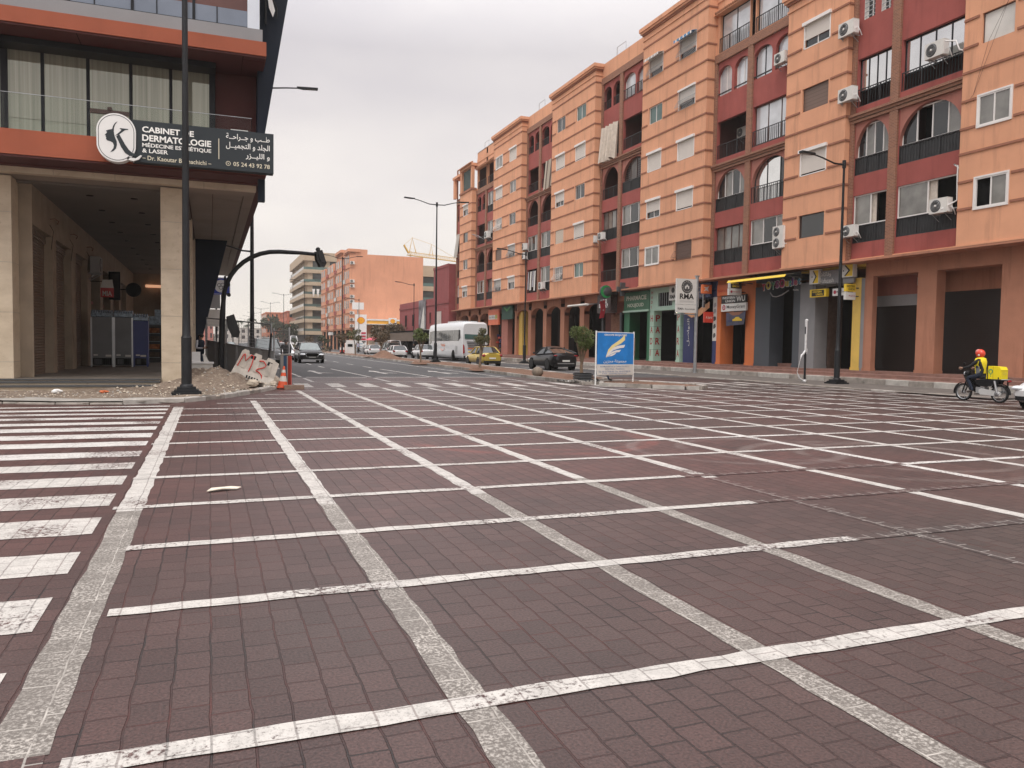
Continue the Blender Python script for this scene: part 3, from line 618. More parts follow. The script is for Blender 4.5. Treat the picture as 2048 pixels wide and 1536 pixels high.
# clinic sign
sg = wthing('clinic_sign', 'dark grey clinic sign with white oval emblem and white lettering above the arcade beam', 'sign', (-.2, 25, 6.6))
SGM = mat('sign anthracite', (.026, .033, .038), .55, 0, .05, 1, 0, 1, 0, .3)
MB().box(-2.0, 24.62, 6.56, 1.78, 24.97, 7.71, SGM).build('panel', sg)
WL = mat('white lettering', (.85, .84, .80), .5, 0, 0); CL = mat('cream lettering', (.72, .66, .50), .5, 0, 0)
F = face_y(0, 24.62, 0)
mb = MB()
def tx(mb, s_, x0, x1, z0, h, m, bold=.012): MB().text(s_, Matrix.Translation((x0, 24.62, z0)) @ Matrix.Rotation(pi/2, 4, 'X'), x1-x0, h, m, bold, .012).build('lettering', sg)
tx(mb, 'CABINET DE', -1.74, -.40, 7.39, .165, WL, .03); tx(mb, 'DERMATOLOGIE', -1.74, .06, 7.15, .18, WL, .03)
tx(mb, 'MÉDECINE ESTHÉTIQUE', -1.74, .06, 6.97, .15, WL, .02); tx(mb, '& LASER', -1.74, -1.08, 6.83, .115, WL, .02)
tx(mb, '– Dr. Kaoutar Belmachichi –', -1.74, .06, 6.63, .12, CL, .006)
tx(mb, arab('طــب و جــراحــة'), .46, 1.67, 7.40, .21, WL, .012); tx(mb, arab('الجلد و التجميــل'), .46, 1.67, 7.15, .21, WL, .012); tx(mb, arab('و الليــزر'), 1.0, 1.67, 6.90, .20, WL, .012)
tx(mb, '05 24 43 92 78', .66, 1.67, 6.68, .12, CL, .006)
mb.box(.255, 24.60, 6.84, .275, 24.62, 7.42, CL); mb.build('divider_bar', sg)
def ring(mb, M, r0, r1, m, ext=.012, n=28, sy=1):
    vs = []
    for k in range(n):
        a = 2*pi*k/n; vs += [M @ Vector((r0*cos(a), r0*sy*sin(a), ext)), M @ Vector((r1*cos(a), r1*sy*sin(a), ext))]
    mb.add(vs, [(2*k, 2*k+1, (2*k+3) % (2*n), (2*k+2) % (2*n)) for k in range(n)], m); return mb
mb = MB(); FM = Matrix.Translation((.52, 24.62, 6.74)) @ Matrix.Rotation(pi/2, 4, 'X'); ring(mb, FM, .052, .066, CL); mb.poly([(-.02, .02), (-.01, .025), (.0, .005), (.02, -.01), (.025, -.02), (.01, -.025), (-.015, 0)], FM, CL); mb.build('phone_icon', sg)
def oval(w, h, n=40):      # stadium-like oval
    r = w/2; pts = []
    for k in range(n):
        a = 2*pi*k/n; pts.append((r*cos(a), r*sin(a)+(h/2-r)*(1 if sin(a) >= 0 else -1)))
    return pts
OC = Matrix.Translation((-2.385, 24.55, 7.155)) @ Matrix.Rotation(pi/2, 4, 'X')
mb = MB(); mb.poly(oval(.98, 1.32), OC, WHI, .0, .3); mb.poly([(.30, -.50), (.48, -.52), (.60, -.42), (.64, -.43), (.56, -.54), (.42, -.60), (.25, -.56)], OC, WHI, 0, .2); mb.build('emblem_disc', sg)
mb = MB(); o1, o2 = oval(.90, 1.24), oval(.87, 1.21); n = len(o1)
mb.add([OC @ Vector((p[0], p[1], .004)) for p in o1]+[OC @ Vector((p[0], p[1], .004)) for p in o2], [(i, (i+1) % n, (i+1) % n+n, i+n) for i in range(n)], SGM)
# profile of a face with swept hair, and the letter drawn as its neck and shoulder
mb.poly([(.03, .44), (-.03, .39), (-.075, .31), (-.10, .22), (-.20, .19), (-.255, .155), (-.225, .125), (-.245, .09), (-.285, .04), (-.25, .02), (-.265, -.01), (-.245, -.025), (-.255, -.06), (-.225, -.10), (-.15, -.115), (-.085, -.15), (-.06, -.22), (-.075, -.30), (-.15, -.41), (-.07, -.37), (-.01, -.30), (.015, -.2), (.01, -.1), (-.03, .0), (-.05, .08), (-.06, .16), (-.055, .26), (-.03, .34)], OC, SGM, .006)
mb.poly([(-.03, .045), (.11, .19), (.13, .225), (.09, .245), (.09, .265), (.30, .265), (.30, .245), (.22, .225), (.075, .095)], OC, SGM, .006); mb.poly([(.00, .03), (.075, .10), (.14, -.02), (.22, -.17), (.31, -.30), (.40, -.38), (.50, -.40), (.56, -.44), (.46, -.455), (.34, -.47), (.22, -.40), (.12, -.25), (.05, -.08)], OC, SGM, .008)
mb.build('emblem', sg)
# ---------------------------------------------------------------- things under the arcade
def cabinet(x, y, w_, h, d, m, label, vent=True, mb_extra=None):
    t = thing('drinks_fridge', label, 'fridge', (x, y, .42), 0, 'fridges standing with their backs to the street')
    mb = MB(); mb.box(0, 0, .06, w_, d, h, m); mb.box(-.01, -.012, 0, .05, 0, h, ALU if m is not BLU else m); mb.box(w_-.05, -.012, 0, w_+.01, 0, h, ALU if m is not BLU else m); mb.build('body', t)
    mb = MB(); mb.box(.07, -.01, .08, w_-.07, .02, .38, BLK); mb.box(.12, -.02, .12, w_*.5, -.01, .34, DGR)
    for k in range(9): mb.box(.07+k*(w_-.16)/9, -.022, .08, .085+k*(w_-.16)/9, -.01, .38, BPL)
    mb.build('compressor_grille', t)
    mb = MB(); mb.box(.1, -.014, .48, .26, -.002, .54, OFW); mb.box(w_-.3, -.014, .44, w_-.08, -.002, .52, OFW); mb.build('sticker', t); return t
BLU = mat('blue cabinet', (.012, .028, .16), .4, 0, .1); FGR = mat('fridge back', (.17, .175, .18), .55, .2, .12)
cabinet(-4.74, 38, .86, 2.13, .7, FGR, 'leftmost grey backed fridge beside the shop pilaster under the arcade')
cabinet(-3.86, 38, .74, 2.13, .7, FGR, 'grey backed fridge between the other grey one and the blue one')
cabinet(-3.10, 38, .58, 2.0, .7, BLU, 'narrow blue backed fridge at the right end of the row')
WAT = mat('wrapped water bottles', (.16, .22, .28), .25, .1, .45, 9); WCAP = mat('bottle caps', (.25, .35, .5), .4)
def bottles(x, y, z0, nx, w_, lb):
    mb = MB()
    for i in range(nx):
        for j in range(3):
            cx, cy = x+(i+.5)*w_/nx, y+.12+.2*j
            mb.lathe([(.0, 0), (.045, 0), (.047, .2), (.03, .26), (.014, .29), (.014, .31), (0, .31)], WAT, TM(cx, cy, z0), 8)
    mb.box(x, y+.04, z0+.02, x+w_, y+.62, z0+.16, WAT)
    o = mb.build('bottle_pack'); props(o, lb, 'bottled water', 'packs of water bottles stacked on the fridges')
bottles(-4.74, 38, 2.56, 9, .84, 'plastic wrapped pack of bottles on the leftmost grey fridge'); bottles(-3.86, 38, 2.56, 8, .74, 'plastic wrapped pack of bottles on the second grey fridge')
bottles(-3.10, 38, 2.43, 6, .58, 'blue tinted pack of bottles on top of the blue fridge')
t = thing('drinks_cooler', 'lit glass door cooler full of drinks behind the blue fridge', 'cooler', (-3.05, 45.6, .42))
MB().box(0, .06, 0, 1.3, .8, 1.98, DGR).build('body', t)
mb = MB()
for k in range(4): mb.box(.08, .0, .25+.42*k, .6, .05, .28+.42*k, STE); mb.box(.1, .01, .3+.42*k, .58, .04, .55+.42*k, mat('orange cartons', (.42, .13, .04), .6, 0, .6, 6) if k % 2 else mat('brown cartons', (.12, .07, .05), .6, 0, .5, 5))
mb.build('shelf_goods', t); MB().box(.04, -.04, .2, .64, -.02, 1.9, 'clear glass').box(.0, -.06, .1, .05, .0, 1.95, DKF).box(.62, -.06, .1, .7, .0, 1.95, DKF).build('glass_door', t)
props(MB().box(-3.05, 45.6, 2.4, -1.8, 46.3, 2.85, WAT).box(-2.7, 45.7, 2.85, -2.1, 46.2, 3.2, WAT).build('bottle_pack'), 'large blue wrapped stack of bottles on the glass door cooler', 'bottled water', 'packs of water bottles stacked on the fridges')
def ac(loc, rz, label, s_=1.0, tall=False, sub_m=None, grp='air conditioner units on the facades', sc=1):
    t = thing('air_conditioner', label, 'air conditioner', loc, rz, grp)      # front faces local -Y
    h = 1.25 if tall else .62; wd = .88
    mb = MB(TM(s=s_)); mb.box(-wd/2, 0, 0, wd/2, .33, h, sub_m or OFW); mb.box(wd/2-.015, .02, .03, wd/2+.012, .31, h-.05, WHI); mb.build('casing', t)
    g = MB(TM(s=s_))
    for zc in ((.31, .93) if tall else (.31,)):
        M = TM(-.12, -.012, zc, 0, pi/2)
        g.lathe([(0, .0), (.25, 0), (.26, -.012)], DGR, M, 24)
        for r in (.08, .14, .20): g.lathe([(r, -.0), (r, .014), (r+.012, .014), (r+.012, 0)], GRY, M, 24)
        g.lathe([(0, .016), (.05, .016), (.05, 0)], OFW, M, 12)
    g.build('fan_grille', t)
    for x in (-.3, .3): MB(TM(s=s_)).box(x-.02, .02, -.04, x+.02, .5, 0, GRY).tube([(x, .45, -.3), (x, .05, -.03)], .014, GRY, 6).build('bracket', t)
    MB(TM(s=s_)).tube([(wd/2, .15, .2), (wd/2+.12, .15, .22), (wd/2+.15, .25, .05), (wd/2+.1, .4, -.1)], .022, WHI, 6).build('pipe', t)
    return t
ac((-4.55, 40, 4.55), R(90), 'dark condenser hanging over the third shop door under the arcade ceiling', 1.15, False, GRY)
t = thing('hanging_poster', 'red and white poster sign projecting beside the shop door under the arcade', 'sign', (-4.6, 40.0, 3.5))
MB().box(.02, 0, 0, .55, .06, .42, mat('red poster', (.45, .05, .05), .6, 0, .2, 4)).box(.1, 0, .42, .5, .06, .78, OFW).prism([(.02, -.01, .42), (.55, -.01, .42), (.5, -.01, .8), (.1, -.01, .74)], (0, .02, 0), OFW).build('panel', t); MB().tube([(-.4, .03, .7), (.1, .03, .7)], .015, BLK).build('bracket', t)
mb = MB(); mb.text('MIA', face_y(-4.5, 39.995, 3.56), .38, .22, OFW, .02, .01); mb.build('lettering', t, off=(-4.6, 40, 3.5))
props(MB().box(-5.0, 47.0, 3.7, -4.45, 47.15, 5.2, BLK).box(-4.95, 46.98, 3.8, -4.5, 47.0, 5.1, DKI).build('black_board'), 'tall black board fixed to the arcade wall beyond the poster', 'sign')
mb = MB(TM(-4.2, 52, 4.55, 0, pi/2)); mb.lathe([(0, 0), (.42, 0), (.42, .08), (0, .08)], BLK, I4, 24); mb.box(-.8, -.03, .0, -.4, .03, .08, BLK); props(mb.build('round_sign'), 'round black disc sign projecting from the arcade wall', 'sign')
# ---------------------------------------------------------------- street lamps
def lamp(loc, label, h, arms, grp, r=.075, base=True, side=None):
    t = thing('street_lamp', label, 'street lamp', loc, 0, grp)
    mb = MB(); mb.tube([(0, 0, .1), (0, 0, 1.55)], .135, POLE, 12); mb.tube([(0, 0, 1.55), (0, 0, 1.62), (0, 0, 2.2), (0, 0, h)], [.145, r*1.1, r*1.02, r*.6], POLE, 12); mb.build('pole', t)
    mb = MB(); mb.box(-.38, -.38, 0, .38, .38, .07, POLE); mb.box(-.31, -.31, .07, .31, .31, .13, POLE); mb.box(-.24, -.24, .13, .24, .24, .2, POLE); mb.lathe([(.18, .2), (.17, .26), (.14, .28)], POLE)
    for a in range(4): mb.lathe([(.0, .1), (.03, .1), (.03, .14), (0, .14)], STE, TM(.28*cos(a*pi/2+pi/4), .28*sin(a*pi/2+pi/4), .03), 6)
    mb.build('base_plate', t)
    for (dx, ln_, hz_, rise) in arms:
        mb = MB(); mb.tube([(0, 0, hz_), (dx*.25*ln_, 0, hz_+.02), (dx*.55*ln_, 0, hz_+rise*.7), (dx*.75*ln_, 0, hz_+rise)], [.045, .04, .035, .033], POLE, 8); mb.tube([(0, 0, hz_-.15), (0, 0, hz_+.2)], .085, POLE, 10); a = mb.build('arm', t)
        M = TM(dx*.72*ln_, 0, hz_+rise, 0, 0, R(-4)*dx); mb = MB(M); x1 = dx*.34*ln_
        mb.prism([(0, -.05, -.02), (x1*.3, -.13, -.045), (x1, -.12, -.05), (x1, .12, -.05), (x1*.3, .13, -.045), (0, .05, -.02)], (0, 0, .085), POLE); hd = mb.build('lamp_head', t)
        mb = MB(M); mb.box(min(x1*.35, x1*.92), -.09, -.058, max(x1*.35, x1*.92), .09, -.052, GRY); mb.build('lens', hd)
    return t
G1 = 'black street lamps on the left pavement'
lamp((-.60, 23.6, .12), 'near black lamp post standing in front of the travertine column, its top out of view', 14, [(1, 2.9, 13.9, .25)], G1, .10)
lamp((1.95, 41, .1), 'black lamp post rising behind the grey site fence with a second low arm', 14.2, [(1, 2.95, 13.85, .2), (-1, 1.75, 5.9, .25)], G1, .10)
lamp((27.2, 28.9, .045), 'black lamp post with one arm on the lay-by beside the grey money shop', 10.2, [(-1, 2.35, 10.05, .3)], 'single armed lamps on the right pavement', .085)
for i, (y, h) in enumerate(((64, 9.6), (107, 9.8), (150, 9.8), (193, 9.8))):
    lamp((25.6 if i == 0 else 26.3, y, .045), ['single armed lamp post behind the taxi, in front of the terracotta arcade', 'single armed lamp post beside the red building and cafe', 'single armed lamp post beside the fuel price totem', 'farthest single armed lamp post before the beige block'][i], h, [(-1, 2.5, h-.15, .3)], 'single armed lamps on the right pavement', .07)
MEDL = ['nearest double armed lamp on the median, between the bus and the taxi', 'second double armed median lamp, in front of the peach blank wall', 'third double armed median lamp, against the beige apartment block', 'double armed median lamp against the far orange flats', 'double armed lamp just right of the fence lamp post', 'double armed lamp peeking just beyond the fence lamp post', 'far double armed lamp left of the fence lamp post', 'tiny far double armed lamp in the row', 'tinier double armed lamp farther down the row', 'smallest double armed lamp at the vanishing end of the road']
for i in range(10):
    y = 64+46*i
    lamp((17.6 if i == 0 else 17.0, y, .12), MEDL[i], 13.1, [(1, 2.6, 13.0, .35), (-1, 2.6, 13.0, .35)], 'double armed lamps along the median', .085)
# traffic signals wrapped in black bags
t = thing('traffic_signal', 'curved mast with a bagged signal head hanging over the road', 'traffic signal', (.42, 34, .1))
pts = [(0, 0, 0), (.02, 0, 1.2), (.07, 0, 2.6)]+[(.1+2.15*(1-cos(a)), 0, 3.1+2.1*sin(a)) for a in [k*pi/2/9 for k in range(10)]]+[(3.2, 0, 5.2), (3.95, 0, 5.16)]
MB().tube(pts, [.12, .12, .11]+[.09]*10+[.075, .07], POLE, 12).build('mast', t); MB().box(-.22, -.22, 0, .22, .22, .05, POLE).build('base_plate', t)
BAG = mat('black bag', (.013, .014, .015), .5, 0, .3, 5, .6, 5)
def bag(x, y, z, w_, h, tilt):
    mb = MB(TM(x, y, z, tilt, 0, R(-12), .82)); mb.prism([(-w_*.4, -.16, h*.45), (w_*.35, -.16, h*.5), (w_*.55, -.16, -h*.3), (w_*.3, -.16, -h*.5), (-w_*.25, -.16, -h*.46), (-w_*.5, -.16, 0)], (0, .32, 0), BAG); mb.prism([(-.1, -.2, h*.3), (.12, -.2, h*.36), (.2, -.22, -h*.3), (-.05, -.22, -h*.2)], (0, .05, 0), BAG); return mb
mb = bag(3.9, 0, 5.0, .45, .85, .2); mb.ell((0, 0, .46), (.12, .14, .12), BAG, 8, 6, .2); mb.build('bagged_head', t)
t2 = bag(.45, -.12, 2.1, .5, 1.15, 0).build('bagged_side_head', t)
MB().box(.12, -.2, 3.6, .2, -.1, 4.1, BPL).lathe([(.0, 0), (.07, 0), (.08, .12)], BPL, TM(.3, -.16, 3.35, 0, pi/2), 10).lathe([(.0, 0), (.07, 0), (.08, .12)], BPL, TM(.28, -.16, 3.75, 0, pi/2), 10).tube([(.12, 0, 3.4), (.3, -.1, 3.4)], .02, BPL).build('camera_cluster', t)
t = thing('blue_road_sign', 'blue square sign with linked rings on a white disc under the soffit edge', 'sign', (.57, 44, 0))
mb = MB(); mb.box(-.44, 0, 4.0, .44, .04, 4.9, mat('sign blue', (.02, .05, .36), .4)); mb.build('panel', t)
mb = MB(); M = Matrix.Translation((0, 0, 4.45)) @ Matrix.Rotation(pi/2, 4, 'X'); mb.poly([(.33*cos(k*pi/16), .33*sin(k*pi/16)) for k in range(32)], M, WHI, .004, .003)
for k, (a, b_) in enumerate(((-.1, .05), (.07, .07), (-.02, -.08))): ring(mb, Matrix.Translation((a, 0, 4.45+b_)) @ Matrix.Rotation(pi/2, 4, 'X'), .075, .1, DGR, .008)
M2 = Matrix.Translation((0, 0, 4.45)) @ Matrix.Rotation(pi/2, 4, 'X')
for (a, b_, c, d) in ((-.42, .40, .42, .42), (-.42, -.42, .42, -.40), (-.42, -.4, -.40, .4), (.40, -.4, .42, .4)): mb.poly([(a, b_), (c, b_), (c, d), (a, d)], M2, WHI, .004, .003)
mb.build('rings_emblem', t); MB().tube([(.02, .08, 0), (.02, .08, 4.9)], .035, POLE).build('post', t)
t = thing('grey_notice_board', 'pair of grey boards on thin posts beyond the navy fin', 'sign', (.1, 47, .1))
MB().box(-.5, 0, 3.3, .45, .06, 4.1, GRY).box(-.42, 0, 2.3, .5, .06, 3.25, OFW).build('panel', t); MB().tube([(.25, .1, 0), (.25, .1, 4.2)], .05, POLE).tube([(-.3, .1, 0), (-.3, .1, 4.1)], .04, STE).build('post', t)
# ---------------------------------------------------------------- site fence, barrier, cone, board
FP = mat('grey fence sheet', (.36, .364, .37), .6, 0, .12, 2)
P0, P1 = Vector((-.12, 38, .40)), Vector((2.25, 31.0, .02)); D = P1-P0
t = wthing('site_fence', 'grey corrugated site fence with wire mesh above, running from the rubble to the kerb', 'fence', (1, 34, 0))
mb = MB(); n = 60; nr = Vector((D.y, -D.x, 0)).normalized()*-1
def fp(u, z, o=0): p = P0+D*u; return (p.x+nr.x*o, p.y+nr.y*o, p.z+z)
vs = []; 
for i in range(n+1):
    o = .03 if (i % 10) < 8 else -.035
    vs += [fp(i/n, -.1, o), fp(i/n, 1.22, o)]
mb.add(vs, [(2*i, 2*i+2, 2*i+3, 2*i+1) for i in range(n)], FP); mb.tube([fp(0, 1.22), fp(1, 1.22)], .03, FP, 6); mb.build('sheet_panel', t)
mb = MB(); mb.tube([fp(0, 2.22), fp(.97, 2.22)], .026, STE, 8)
for u in (0, .33, .66, .97): mb.tube([fp(u, 0), fp(u, 2.26)], .028, STE, 8)
mb.build('rail', t)
mb = MB(); NM = 46
for i in range(NM): mb.tube([fp(.97*i/NM, 1.22), fp(.97*i/NM, 2.22)], .0035, STE, 4, False)
for k in range(7): mb.tube([fp(0, 1.3+.13*k), fp(.97, 1.3+.13*k)], .0035, STE, 4, False)
mb.build('wire_mesh', t)
t = wthing('mesh_gate', 'short wire mesh gate panel leaning at the kerb end of the fence', 'fence', (2.4, 29.8, 0))
Q0, Q1 = Vector((2.25, 30.9, .02)), Vector((2.62, 28.9, 0)); E = Q1-Q0
mb = MB()
for u, z0 in ((0, 0), (1, 0)): p = Q0+E*u; mb.tube([(p.x, p.y, 0), (p.x, p.y, 2.12)], .03, STE)
p0, p1 = Q0, Q1; mb.tube([(p0.x, p0.y, 2.0), (p1.x, p1.y, 2.0)], .02, STE); mb.tube([(p0.x, p0.y, .95), (p1.x, p1.y, .95)], .02, STE); mb.tube([(p0.x-.1, p0.y, 1.9), (p0.x-.28, p0.y-.6, .45)], .035, BPL); mb.build('frame', t)
mb = MB()
for i in range(18): p = Q0+E*(i/18); mb.tube([(p.x, p.y, .95), (p.x, p.y, 2)], .003, STE, 4, False)
for k in range(9): mb.tube([(Q0.x, Q0.y, 1.05+.11*k), (Q1.x, Q1.y, 1.05+.11*k)], .003, STE, 4, False)
mb.build('wire_mesh', t); MB().box(2.0, 30.6, .05, 2.28, 30.65, 1.0, FP).build('sheet_panel', t)
t = wthing('striped_hoarding', 'red, white and blue upright hoarding board closing the fence at the kerb', 'hoarding', (2.55, 28.8, 0))
mb = MB(); zz = 1.12
for k, (c, u0, u1) in enumerate(((mat('board red', (.62, .09, .06), .5), .70, 1.0), (OFW, .60, .70), (mat('board blue', (.07, .16, .30), .5), .28, .60), (OFW, .0, .28))):
    mb.prism([(2.36+.30*u0, 29.25-.55*u0, .05), (2.36+.30*u1, 29.25-.55*u1, .0), (2.36+.30*u1, 29.25-.55*u1, zz), (2.36+.30*u0, 29.25-.55*u0, zz)], (.03, .04, 0), c)
mb.build('board', t); MB().tube([(2.36, 29.25, zz+.02), (2.68, 28.68, zz+.06)], .025, OFW).tube([(2.36, 29.3, 0), (2.36, 29.3, 1.15)], .03, STE).build('edge_tube', t)
BAR = mat('barrier plastic', (.56, .51, .44), .6, 0, .22, 3, .2, 9, .35); SPR = mat('red spray paint', (.62, .035, .025), .6, 0, .1)
# leaning white plastic barrier
t = thing('plastic_barrier', 'tilted dirty white plastic barrier sprayed M2 in red, sunk in the rubble', 'barrier', (1.30, 28.1, .26))
t.rotation_euler = (R(-6), R(21), R(-7)); t.scale = (.80, .9, .96)
mb = MB(); Wb, Hb = 1.55, .98
out_ = [(-.86, 0), (-.45, -.0), (-.4, -.08), (.35, -.08), (.42, 0), (.86, 0), (.80, Hb*.93), (.62, Hb*.96), (.60, Hb), (.30, Hb), (.26, Hb*.88), (.06, Hb*.88), (.03, Hb), (-.24, Hb), (-.28, Hb*.9), (-.48, Hb*.9), (-.52, Hb), (-.70, Hb), (-.78, Hb*.92)]
mb.prism([(x, -.10, z) for x, z in out_], (0, .2, 0), BAR)
mb.prism([(-.86, -.26, 0), (.86, -.26, 0), (.84, -.10, .34), (-.84, -.10, .34)], (0, .02, 0), BAR); mb.box(-.86, -.26, -.05, -.4, .26, .1, BAR); mb.box(.4, -.26, -.05, .86, .26, .1, BAR)
for x in (-.5, .0, .5): mb.prism([(x-.07, -.10, .34), (x+.07, -.10, .34), (x+.05, -.10, .82), (x-.05, -.10, .82)], (0, -.035, 0), BAR)
mb.build('body', t)
MB().box(-.36, -.106, .74, -.16, -.09, .87, BPL).build('lift_slot', t); MB().box(.36, -.106, .72, .55, -.09, .85, BPL).build('lift_slot', t)
mb = MB()
for k in range(5): mb.box(-.25+.11*k, -.275, .02, -.19+.11*k, -.255, .14, BPL)
mb.build('base_vent', t)
mb = MB(); mb.tube([(-.74, -.16, .34), (-.66, -.15, .80), (-.62, -.15, .82), (-.50, -.15, .60), (-.36, -.15, .86), (-.26, -.15, .84), (-.22, -.15, .55), (-.24, -.15, .28)], .021, SPR, 6); mb.tube([(.02, -.15, .76), (.18, -.15, .80), (.34, -.15, .70), (.30, -.15, .60), (.06, -.15, .46), (.02, -.15, .40), (.18, -.15, .38), (.32, -.15, .30), (.36, -.15, .20)], .02, SPR, 6); mb.build('graffiti', t)
t = thing('traffic_cone', 'orange and white traffic cone tilted against the striped hoarding', 'cone', (2.32, 28.0, .06)); t.rotation_euler = (0, R(4), 0)
CO = mat('cone orange', (.70, .10, .03), .5, 0, .12); CW = mat('cone white', (.62, .58, .52), .5, 0, .1)
mb = MB()
def rz_(z): return .175-.15*z/.72
for z0, z1, m_ in ((0, .2, CO), (.2, .38, CW), (.38, .5, CO), (.5, .6, CW), (.6, .72, CO)): mb.lathe([(rz_(z0), z0), (rz_(z1), z1)], m_, I4, 18)
mb.build('cone_body', t); MB().prism([(-.2, -.2, -.03), (.2, -.2, -.03), (.2, .2, -.03), (-.2, .2, -.03)], (0, 0, .04), CO).build('cone_base', t)
props(MB().box(2.35, 27.6, 0, 3.0, 27.95, .14, mat('brown kerb', (.23, .16, .12), .9, 0, .2, 4)).build('loose_kerbstone'), 'brown loose kerbstone lying on the road at the foot of the hoarding', 'kerbstone')
t = wthing('white_block_wall', 'low white block wall and blocks behind the sand heap beside the navy fin', 'wall', (-.4, 31, 0))
mb = MB(); mb.box(-.65, 30.6, .1, .1, 30.9, .78, OFW); mb.box(-.65, 30.55, .78, .14, 30.95, .84, WHI); mb.build('wall', t); MB().box(-.6, 30.6, .84, -.32, 30.85, 1.2, WHI).prism([(-.2, 30.7, .84), (-.02, 30.7, .84), (-.16, 30.7, 1.12), (-.24, 30.7, 1.12)], (0, .06, 0), OFW).build('block', t)
# ---------------------------------------------------------------- long orange apartment building on the right
ab = wthing('apartment_building', 'long orange apartment building with red loggia bays above a shop arcade', 'building', (34, 60, 0))
XF, XR, H0, FL, ZT = 30.3, 31.0, 6.2, 3.42, 25.25
def wb(k): return 7.72+FL*k      # window bottom / top bands
def wt(k): return 8.90+FL*k
def wmid(k): return 10.1+FL*k
def wall_holes(mb, y0, y1, z0, z1, holes, X, m, rev=.16, mrev=None):
    ys = sorted({y0, y1, *[h[0] for h in holes], *[h[1] for h in holes]}); zs = sorted({z0, z1, *[h[2] for h in holes], *[h[3] for h in holes]})
    for a, b_ in zip(ys, ys[1:]):
        for c, d in zip(zs, zs[1:]):
            if any(h[0] <= a and b_ <= h[1] and h[2] <= c and d <= h[3] for h in holes): continue
            mb.quad((X, b_, c), (X, a, c), (X, a, d), (X, b_, d), m)
    for a, b_, c, d in holes:
        q = mrev or m
        mb.quad((X, a, c), (X+rev, a, c), (X+rev, a, d), (X, a, d), q); mb.quad((X, b_, c), (X, b_, d), (X+rev, b_, d), (X+rev, b_, c), q)
        mb.quad((X, a, c), (X, b_, c), (X+rev, b_, c), (X+rev, a, c), q); mb.quad((X, a, d), (X+rev, a, d), (X+rev, b_, d), (X, b_, d), q)
def framed(mb, y0, y1, z0, z1, X, m, t=.06, n=2, d=.07):
    mb.box(X, y0, z0, X+d, y0+t, z1, m); mb.box(X, y1-t, z0, X+d, y1, z1, m); mb.box(X, y0+t, z0, X+d, y1-t, z0+t, m); mb.box(X, y0+t, z1-t, X+d, y1-t, z1, m)
    for i in range(1, n): y = y0+(y1-y0)*i/n; mb.box(X+.004, y-t*.45, z0+t, X+d-.004, y+t*.45, z1-t, m)
def win(y0, y1, k, ty, X=XF):
    z0, z1 = wb(k)-.03, wt(k)+.04; OF = ab.location
    f = MB(); xi = X+.09
    if ty in ('slide', 'white', 'green', 'bars', 'open'):
        f_m = WHF; framed(f, y0, y1, z0, z1, X-.03 if ty in ('white', 'open') else xi, f_m)
        if ty in ('white', 'open'):
            f.box(X-.05, y0-.07, z0-.07, X+.02, y1+.07, z0, WHF); f.box(X-.05, y0-.07, z1, X+.02, y1+.07, z1+.07, WHF); f.box(X-.05, y0-.07, z0, X+.02, y0, z1, WHF); f.box(X-.05, y1, z0, X+.02, y1+.07, z1, WHF)
    elif ty in ('shut', 'half', 'shutw', 'halfw'):
        f.box(X-.12, y0-.08, z1-.04, X+.05, y1+.08, z1+.13, WHF); f.box(X-.01, y0-.02, z0-.05, X+.05, y0+.05, z1, WHF); f.box(X-.01, y1-.05, z0-.05, X+.05, y1+.02, z1, WHF); f.box(X-.01, y0, z0-.05, X+.05, y1, z0, WHF)
    elif ty == 'grille': f.box(X-.02, y0, z0, X+.02, y0+.05, z1, WHF); f.box(X-.02, y1-.05, z0, X+.02, y1, z1, WHF); f.box(X-.1, y0-.05, z1-.03, X+.03, y1+.05, z1+.1, WHF)
    else: framed(f, y0, y1, z0, z1, xi, BRF, .04, 1)
    w_ = f.build('window', ab)
    g = MB(); gz1 = z1
    if ty in ('half', 'halfw', 'grille'): gz1 = z0+(z1-z0)*(.55 if ty == 'half' else .35)
    if ty in ('slide', 'white', 'green', 'bars', 'open', 'half', 'halfw', 'grille', 'dark'):
        gm = {'green': GGR, 'white': GCU, 'open': GCU, 'bars': GGR, 'slide': GCU if (k+int(y0)) % 2 else GDK}.get(ty, GDK)
        xx = X+.01 if ty in ('white', 'open') else xi+.03
        if ty == 'open': g.box(xx, y0+.06, z0+.06, xx+.01, (y0+y1)/2, z1-.06, GCU); g.box(xx+.1, (y0+y1)/2, z0+.06, xx+.11, y1, z1, BLK)
        else: g.box(xx, y0+.05, z0+.05, xx+.012, y1-.05, gz1-.02, gm)
        if ty in ('half', 'halfw'):
            g.box(xx-.03, (y0+y1)/2-.03, z0, xx+.02, (y0+y1)/2+.03, gz1, WHF)
        g.build('pane', w_, off=OF)
    if ty in ('shut', 'half', 'shutw', 'halfw', 'grille', 'brown', 'plain', 'beige'):
        s_ = MB(); sz0 = gz1 if ty in ('half', 'halfw', 'grille') else z0+.01
        if ty == 'shut' and k % 2: sz0 += .08
        s_.box(X+.05 if ty not in ('brown', 'plain') else X+.11, y0+.04, sz0, X+.075 if ty not in ('brown', 'plain') else X+.13, y1-.04, z1-.02, {'brown': 'brown slats', 'plain': OFW, 'beige': 'beige slats'}.get(ty, 'white slats')); s_.build('shutter', w_, off=OF)
        if ty in ('shut', 'beige'): MB().box(X+.1, y0, z0, X+.11, y1, z1, BLK).build('dark_gap', w_, off=OF)
    if ty == 'beige': pass
    return w_
